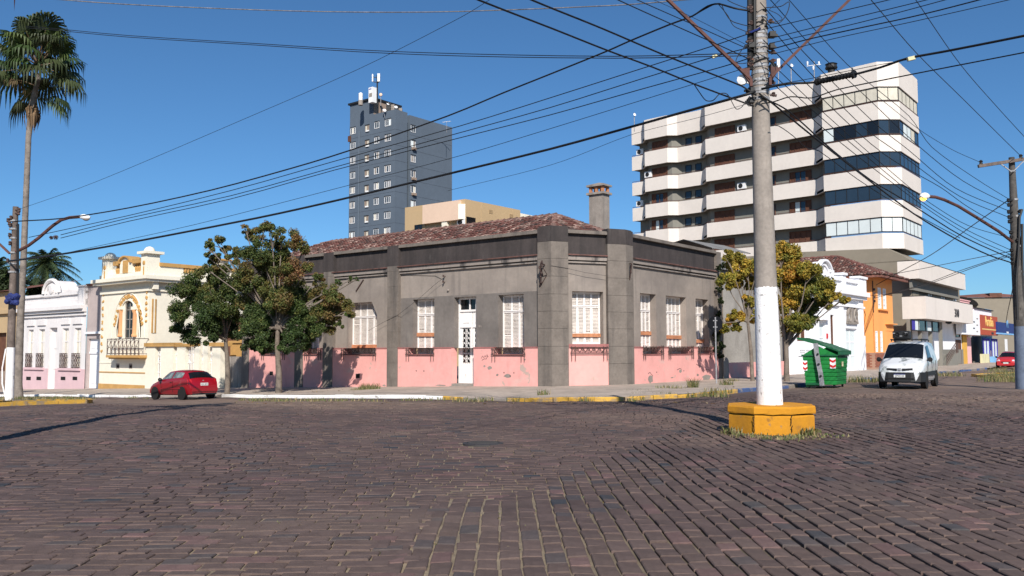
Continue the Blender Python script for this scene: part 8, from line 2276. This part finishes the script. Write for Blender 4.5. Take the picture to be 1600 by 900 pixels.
def spot(P, px, d):
    u = P.u(px, 560, d); q = P.p(u, 0, d); q.z = pv(q); return q
fA = spot(FL, 356, 5.4)
street_tree('small dark green street tree leaning over the red car', fA, [(356, 590), (355, 560), (352, 528)], fA.y,
            [(296, 455, 27, .3, 1, .3), (285, 484, 22, -.4, 1, .25), (276, 512, 13, 0, 1, .2), (325, 445, 30, 1, 1, .35), (345, 470, 30, -.6, 1, .25), (316, 500, 30, -.5, 1, .15), (300, 522, 18, .2, 1, .1), (345, 508, 26, .6, 1, .2), (366, 486, 18, 0, 1, .25), (330, 528, 14, -.6, 1, .15), (368, 520, 13, .5, .8, .15), (340, 425, 20, .4, .8, .45), (362, 440, 18, .4, .8, .4)], 72000, .098, GREEN, 31, 3, .13)
fB = spot(FL, 436, 5.2)
street_tree('large street tree with dark green and rusty leaves before the corner house', fB, [(436, 590), (434.5, 560), (433, 540), (434, 512)], fB.y,
            [(338, 378, 14, 0, .7, .5), (326, 388, 10, -.3, .6, .5), (352, 396, 14, .2, .8, .5), (330, 406, 14, .3, .7, .45), (366, 402, 15, .0, .8, .45), (322, 420, 9, .3, .5, .4), (383, 357, 9, .2, .6, .55), (400, 366, 16, .4, .8, .55), (424, 358, 17, -.3, .9, .55), (440, 368, 11, .3, .8, .55),
             (406, 398, 30, 0, 1, .45), (436, 398, 24, .5, 1, .5), (463, 376, 19, .2, .9, .6), (474, 390, 11, .6, .8, .6), (420, 430, 32, .6, 1, .55), (386, 430, 24, -.4, 1, .5), (450, 425, 26, -.6, 1, .7), (476, 416, 14, 0, .8, .55), (398, 462, 28, .3, 1, .5), (432, 466, 32, -.5, 1, .5), (466, 456, 24, .4, 1, .4),
             (410, 498, 30, 0, 1, .15), (442, 500, 30, .5, 1, .12), (472, 490, 26, -.2, 1, .2), (395, 520, 24, -.6, 1, .15), (430, 525, 24, .4, 1, .08), (384, 505, 14, 0, .9, .25), (462, 522, 22, -.4, 1, .1), (484, 512, 18, 0, 1, .2), (404, 535, 14, -.8, .8, .2),
             (500, 460, 19, .2, 1, .55), (521, 460, 19, -.4, 1, .6), (508, 486, 24, 0, 1, .55), (532, 484, 20, .3, 1, .65), (546, 492, 11, -.3, .8, .45), (512, 512, 18, .3, .9, .5), (492, 510, 19, -.5, 1, .35), (530, 508, 10, 0, .7, .5), (496, 436, 12, .2, .8, .55), (478, 535, 14, .2, .9, .15), (450, 540, 16, -.6, .9, .08), (418, 546, 14, .4, .9, .1), (392, 538, 14, .3, .9, .12), (530, 440, 7, 0, .6, .3), (548, 437, 6, 0, .6, .2), (558, 436, 4, 0, .5, .2)], 170000, .095, GREEN, 41, 2, .15)
fC = spot(FR, 1229, 5.0)
street_tree('tree with yellow and orange autumn leaves just past the big pole', fC, [(1229, 590), (1229, 565), (1228, 540)], fC.y,
            [(1220, 392, 18, 0, 1, .6), (1240, 402, 22, .4, 1, .6), (1208, 430, 18, .2, 1, .55), (1262, 425, 20, -.3, 1, .45), (1232, 432, 24, .3, 1, .7), (1256, 452, 24, .2, 1, .4), (1284, 452, 20, -.4, 1, .4), (1304, 462, 15, .2, .9, .5), (1318, 466, 11, -.2, .8, .6), (1230, 470, 24, .4, 1, .6), (1262, 482, 22, .3, 1, .15), (1288, 476, 14, .4, .9, .25), (1246, 505, 20, -.4, 1, .3), (1228, 510, 16, .2, 1, .65), (1268, 506, 12, -.2, .8, .15), (1274, 436, 16, .5, .9, .35), (1300, 446, 10, .2, .8, .35)], 80000, .112, AUT, 51, 3, .14)
fD = spot(FR, 1176, 3.2)
street_tree('leaning tree with sparse golden leaves beside the stop sign', fD, [(1175, 585), (1174, 555), (1171, 525), (1168, 500)], fD.y,
            [(1136, 400, 11, 0, 1, .5), (1150, 410, 16, .3, 1, .5), (1133, 440, 14, -.2, 1, .4), (1148, 432, 16, .2, 1, .45), (1168, 420, 17, 0, 1, .6), (1185, 415, 15, 0, 1, .55), (1205, 420, 15, .3, 1, .5), (1164, 445, 15, .4, .9, .5), (1180, 440, 12, .2, .9, .65), (1166, 470, 12, 0, .9, .6), (1180, 470, 12, .2, .9, .7), (1140, 496, 12, .2, .9, .72), (1122, 505, 9, -.2, .8, .4), (1154, 492, 12, 0, .9, .65), (1172, 494, 12, .3, .9, .6), (1130, 515, 10, .2, .8, .45), (1152, 508, 12, .2, .9, .4), (1190, 455, 14, .3, .9, .6), (1192, 490, 14, .2, .9, .6)], 56000, .108, AUT, 61, 2, .1)
# climber hanging on the end of the corner house
cv = thing('wall_creeper', 'dark creeper hanging down the shaded end of the corner house', 'creeper', FR.p(FR.u(1124, 600), 0))
B = []
for (x, y, r_) in ((1123, 420, 5), (1126, 435, 6), (1124, 452, 6), (1126, 470, 6), (1124, 490, 6), (1125, 510, 8), (1122, 525, 9), (1128, 540, 8), (1126, 556, 7), (1120, 545, 7), (1128, 415, 5)):
    p = FR.p(FR.u(x, y, .2), FR.z(x, y, .2), .2); B.append((p, r_ * p.y / F, 1, .2))
leaves(B, 2600, .12, [(.012, .02, .008), (.03, .045, .012), (.08, .08, .02)], 71, 'foliage', cv)
mb = MB(); mb.tube([FR.p(FR.u(1126, 590), 0, .15), FR.p(FR.u(1125, 520), FR.z(1125, 520), .18), FR.p(FR.u(1124, 430), FR.z(1124, 430), .15)], .03, 6); mb.build('stem', M['bark'], cv)

# ------------------------------------------------------------------ palms
def fan_leaf(mb, C, base, direction, petiole, rad_, droop, r_, cols, nb=26):
    d = direction.normalized(); hub = base + d * petiole + Vector((0, 0, -.12 * petiole * droop))
    side = d.cross(Vector((0, 0, 1))); side = side.normalized() if side.length > .1 else Vector((1, 0, 0))
    upv = side.cross(d).normalized()
    b = len(mb.v); n0 = len(mb.v)
    mb.tube([base, base.lerp(hub, .5) + Vector((0, 0, .05)), hub], [.045, .03, .02], 4, caps=False)
    C.extend([(*cols[-1], 1)] * (len(mb.v) - n0))
    tone = r_.uniform(.7, 1.25); cc = cols[r_.randrange(len(cols) - 1)]
    for i in range(nb):
        a = (i / (nb - 1) - .5) * rad(250)
        v = d * math.cos(a) + side * math.sin(a)
        L_ = rad_ * (.72 + .28 * math.cos(a * .7)) * r_.uniform(.88, 1.05)
        w = rad_ * .05
        t = Vector((-v.y, v.x, 0)); t = (d * -math.sin(a) + side * math.cos(a))
        m1 = hub + v * L_ * .55 + upv * (.04 * rad_) + Vector((0, 0, -.12 * L_ * droop))
        m2 = hub + v * L_ * .85 + Vector((0, 0, -.42 * L_ * droop)); tip = hub + v * L_ * (1.0 - .12 * droop) + Vector((0, 0, -.95 * L_ * droop * r_.uniform(.7, 1.2)))
        k = len(mb.v)
        mb.v += [tuple(hub), tuple(m1 - t * w + upv * .03), tuple(m1 + t * w - upv * .03), tuple(m2 - t * w * .8), tuple(m2 + t * w * .8), tuple(tip)]
        mb.f += [(k, k + 2, k + 1), (k + 1, k + 2, k + 4, k + 3), (k + 3, k + 4, k + 5)]; mb.m += [0, 0, 0]
        q = tone * r_.uniform(.85, 1.15); C.extend([(cc[0] * q, cc[1] * q, cc[2] * q, 1)] * 6)
def fan_palm(name, label, foot, axis_pts, rr, crown, nleaf, rad_, seed, spread=1.0, dead=True, group=None, el_=118):
    r_ = random.Random(seed); t = thing(name, label, 'palm tree', foot, group)
    mb = MB(); pts = [Vector(foot) - Vector((0, 0, .3))] + axis_pts
    # ringed trunk
    P, Q = [], []
    for i in range(len(pts) - 1):
        k = max(2, int((pts[i + 1] - pts[i]).length / .14))
        for q in range(k):
            f = q / k; P.append(pts[i].lerp(pts[i + 1], f)); Q.append((rr[i] + (rr[i + 1] - rr[i]) * f) * (1 + .035 * ((len(P)) % 2) + r_.uniform(-.015, .015)))
    P.append(pts[-1]); Q.append(rr[-1]); mb.tube(P, Q, 14); mb.build('trunk', M['palm_bark'], t, smooth=60)
    cols = [(.028, .05, .018), (.045, .075, .022), (.075, .105, .03), (.05, .065, .025), (.16, .11, .06)]
    mb = MB(); C = []
    for k in range(nleaf):
        f = k / nleaf; el = rad(80) - f * rad(el_); az = k * 2.39996 + r_.uniform(-.25, .25)
        d = Vector((math.cos(az) * math.cos(el), math.sin(az) * math.cos(el), math.sin(el)))
        fan_leaf(mb, C, crown + Vector((0, 0, -.5 * f)), d, rad_ * r_.uniform(.6, 1.15) * spread, rad_ * r_.uniform(.55, .9), .45 + .7 * f, r_, cols)
    mb.c = C; mb.build('crown', M['leaf'], t, fix=False)
    return t, r_
fP = gp(31, 622.5, 40); YPm = fP.y + .5
def am(x, y, dy=0): return at(x, y, YPm + dy)
tp_, r_ = fan_palm('fan_palm', 'tall fan palm with slim grey trunk rising by the wooden pole', am(29.5, 624), [am(28, 600), am(32, 500), am(37, 400), am(41, 300), am(44.5, 215), am(50, 165), am(62, 115)], [.30, .24, .2, .175, .165, .16, .2, .12, .1], am(60, 96), 36, 2.05, 81, el_=98)
mb = MB(); C = []
for k in range(90):   # skirt of dead fronds under the crown
    a = r_.uniform(0, 6.28); b0 = am(50 + r_.uniform(-3, 6), 162 + r_.uniform(-6, 10)); o_ = Vector((math.cos(a), math.sin(a), 0)) * r_.uniform(.15, .42)
    m_ = b0 + o_ + Vector((0, 0, -.5)); e_ = b0 + o_ * .45 + Vector((0, 0, r_.uniform(-1.6, -.9)))
    t_ = Vector((-math.sin(a), math.cos(a), 0)) * .07; k_ = len(mb.v)
    mb.v += [tuple(b0), tuple(m_ - t_), tuple(m_ + t_), tuple(e_)]; mb.f += [(k_, k_ + 1, k_ + 3, k_ + 2)]; mb.m.append(0)
    q = r_.uniform(.6, 1.3); C += [(.2 * q, .13 * q, .075 * q, 1)] * 4
mb.c = C; mb.build('dead_skirt', M['leaf'], tp_, fix=False)
mb = MB(); C = []
for (x, y, dx, dz) in ((28, 160, -.35, -.9), (96, 160, .5, -.75), (100, 150, .55, -.5), (18, 115, -.9, -.5)):
    fan_leaf(mb, C, am(58, 135), (am(x, y) - am(58, 135)) , (am(x, y) - am(58, 135)).length * .8, 1.0, 1.25, r_, [(.05, .06, .025), (.12, .085, .045), (.16, .11, .06)] if x < 40 else [(.03, .05, .018), (.07, .095, .03), (.05, .06, .02)], 24)
mb.c = C; mb.build('hanging_frond', M['leaf'], tp_, fix=False)
# second fan palm, standing just outside the frame; its frond tips reach in at the top corner and its shadow falls on the cobbles
t2, r2_ = fan_palm('fan_palm', 'fan palm whose frond tips hang into the upper corner of the sky', Vector((-9.3, 15.2, road_z(-9.3, 15.2))), [Vector((-9.3, 15.2, 3)), Vector((-9.35, 15.2, 6)), Vector((-9.3, 15.2, 10.6))], [.2, .17, .14, .13], Vector((-9.3, 15.2, 10.9)), 16, .95, 91)
mb = MB(); C = []; tipc = at(2, -4, 14.6)
fan_leaf(mb, C, Vector((-9.3, 15.2, 10.6)), tipc + Vector((-.2, 0, .9)) - Vector((-9.3, 15.2, 10.6)), (tipc + Vector((-.2, 0, .9)) - Vector((-9.3, 15.2, 10.6))).length * .75, .75, 1.2, r2_, [(.09, .03, .025), (.05, .02, .02), (.12, .05, .04)], 18)
mb.c = C; mb.build('dry_frond', M['leaf'], t2, fix=False)
def feather_palm(label, foot, top, rad_, nf, seed, tr=.25, group=None, el0=75, el1=-50):
    r_ = random.Random(seed); t = thing('feather_palm', label, 'palm tree', foot, group)
    mb = MB(); mb.tube([Vector(foot), Vector(foot).lerp(top, .5), top], [tr * 1.2, tr, tr * .85], 10); mb.build('trunk', M['palm_bark'], t, smooth=50)
    mb = MB(); C = []
    for k in range(nf):
        f = k / nf; el = rad(el0) + f * (rad(el1) - rad(el0)); az = k * 2.39996
        d0 = Vector((math.cos(az) * math.cos(el), math.sin(az) * math.cos(el), math.sin(el))); L_ = rad_ * r_.uniform(.85, 1.15)
        pts = []
        for q in np.linspace(0, 1, 12): pts.append(top + d0 * L_ * q + Vector((0, 0, -.55 * L_ * q * q * (1.0 if el > -.2 else .5))))
        n0 = len(mb.v); mb.tube(pts, [.05 * (1 - .8 * i / 11) for i in range(12)], 4, caps=False); C += [(.08, .1, .03, 1)] * (len(mb.v) - n0)
        v = r_.uniform(.65, 1.3)
        for i in range(1, 12):
            for j in range(5):
                for s in (-1, 1):
                    p = pts[i - 1].lerp(pts[i], j / 5); ax = (pts[i] - pts[i - 1]).normalized(); sd_ = ax.cross(Vector((0, 0, 1))); sd_ = sd_.normalized() if sd_.length > .05 else Vector((1, 0, 0))
                    ll = L_ * .24 * (1 - abs(i / 11 - .45)) * r_.uniform(.8, 1.2)
                    e = p + sd_ * s * ll * .8 + ax * ll * .35 + Vector((0, 0, -ll * r_.uniform(.25, .75))); w = ax * L_ * .011
                    k_ = len(mb.v); mb.v += [tuple(p - w), tuple(p + w), tuple(e)]; mb.f.append((k_, k_ + 1, k_ + 2)); mb.m.append(0)
                    q = v * r_.uniform(.8, 1.2); C += [(.042 * q, .066 * q, .03 * q, 1)] * 3
    mb.c = C; mb.build('crown', M['leaf'], t, fix=False)
    return t
c_ = at(72, 412, 86); feather_palm('feathery palm crown rising behind the white lilac house', Vector((c_.x, c_.y, -2)), c_, 3.6, 38, 101, .35)
c_ = at(-8, 425, 84); feather_palm('dark palm cut by the edge of the view behind the brown house', Vector((c_.x, c_.y, -2)), c_, 3.2, 30, 111, .32)
c_ = at(917, 350, 66); feather_palm('palm fronds peeping over the roof beside the chimney', Vector((c_.x, c_.y, 0)), c_ + Vector((.2, 0, -1.0)), 1.7, 26, 121, .16)
t3, r3_ = fan_palm('fan_palm', 'slender fan palm beyond the edge of the view whose shadow crosses the white house', Vector((-35.2, 44, -1)), [Vector((-35.1, 44, 4)), Vector((-34.9, 44, 9)), Vector((-34.8, 44, 13.2))], [.3, .24, .2, .18], Vector((-34.8, 44, 13.4)), 26, 1.3, 151)
# background trees low behind the left roofs
def bg_tree(label, x, y, Y, rp, seed, cols):
    c = at(x, y, Y); t = thing('background_tree', label, 'tree', (c.x, c.y, -2))
    mb = MB(); mb.tube([Vector((c.x, c.y, -2)), c], [.3, .15], 8); mb.build('trunk', M['bark'], t)
    r_ = random.Random(seed); B = [(c + Vector((r_.uniform(-1, 1), r_.uniform(-1, 1), r_.uniform(-.6, .6))) * rp / F * Y * .7, rp / F * Y * .6, 1, .3) for _ in range(6)]
    leaves(B, 3500, .3, cols, seed, 'crown', t)
bg_tree('dark leafy tree low behind the roof of the brown house', 22, 440, 78, 26, 131, [(.02, .035, .012), (.04, .06, .02), (.07, .09, .03)])
bg_tree('round green tree low behind the rounded crest', 62, 452, 88, 22, 141, [(.02, .035, .012), (.045, .07, .02), (.08, .1, .03)])
# ------------------------------------------------------------------ all weeds and grass
for (x, y, n, r__, h) in ((1215, 683, 220, .5, .1), (1262, 680, 160, .16, .22), (1142, 678, 130, .2, .2), (1290, 682, 90, .4, .07), (1235, 685, 120, .5, .06), (1165, 682, 90, .3, .08), (1275, 676, 70, .1, .12)):
    p = gp(x, y, 15); sp_.append((p.x, p.y, p.z, r__, n, h * .7))
for k in range(46):
    x = rg.uniform(-8, 128); p = gp(x, 628 + rg.uniform(-4, 1.0) , 38); sp_.append((p.x, p.y, p.z + .1, .5, 26, .12))
for k in range(60):
    p = gp(rg.uniform(1548, 1640), rg.uniform(578, 598), 45); sp_.append((p.x, p.y, p.z + .05, .6, 60, .28))
for k in range(10):
    p = gp(rg.uniform(1340, 1400), rg.uniform(594, 600), 45); sp_.append((p.x, p.y, p.z + .08, .5, 30, .16))
p = gp(1482, 590, 45); sp_.append((p.x, p.y, p.z + .1, .9, 200, .3))
p = gp(1345, 600, 42); sp_.append((p.x, p.y, p.z + .1, .7, 160, .35))
for k in range(90):   # grass in the joints near the viewer
    y = rg.uniform(6, 10.5); x = rg.uniform(-3.4, 1.2) * y / 8; sp_.append((x, y, road_z(x, y) - .02, .05, 5, .03))
tufts('grass_tufts', sp_, 77, GR)
rl_ = random.Random(55); mb = MB(); C = []
for k in range(420):
    q = rl_.random()
    if q < .62: p = gp(rl_.uniform(345, 1120), rl_.uniform(626.5, 632)) ; z = p.z + .012
    elif q < .8: p = spot(FL, rl_.uniform(395, 560), rl_.uniform(1, 6.5)); z = p.z + .03
    else: p = spot(FR, rl_.uniform(1130, 1250), rl_.uniform(1, 6.5)); z = p.z + .03
    a = rl_.uniform(0, 6.28); s_ = rl_.uniform(.03, .07); t_ = Vector((math.cos(a), math.sin(a), rl_.uniform(-.2, .4))) * s_; u_ = Vector((-math.sin(a), math.cos(a), rl_.uniform(-.2, .4))) * s_ * .6
    c = Vector((p.x, p.y, z)); b = len(mb.v); mb.v += [tuple(c - t_), tuple(c + u_), tuple(c + t_), tuple(c - u_)]; mb.f.append((b, b + 1, b + 2, b + 3)); mb.m.append(0)
    cc_ = rl_.choice([(.25, .14, .05), (.3, .2, .07), (.16, .08, .035), (.35, .28, .18)]); C += [(*cc_, 1)] * 4
mb.c = C; mb.build('fallen_leaves', M['leaf'], None, fix=False, kind='stuff')
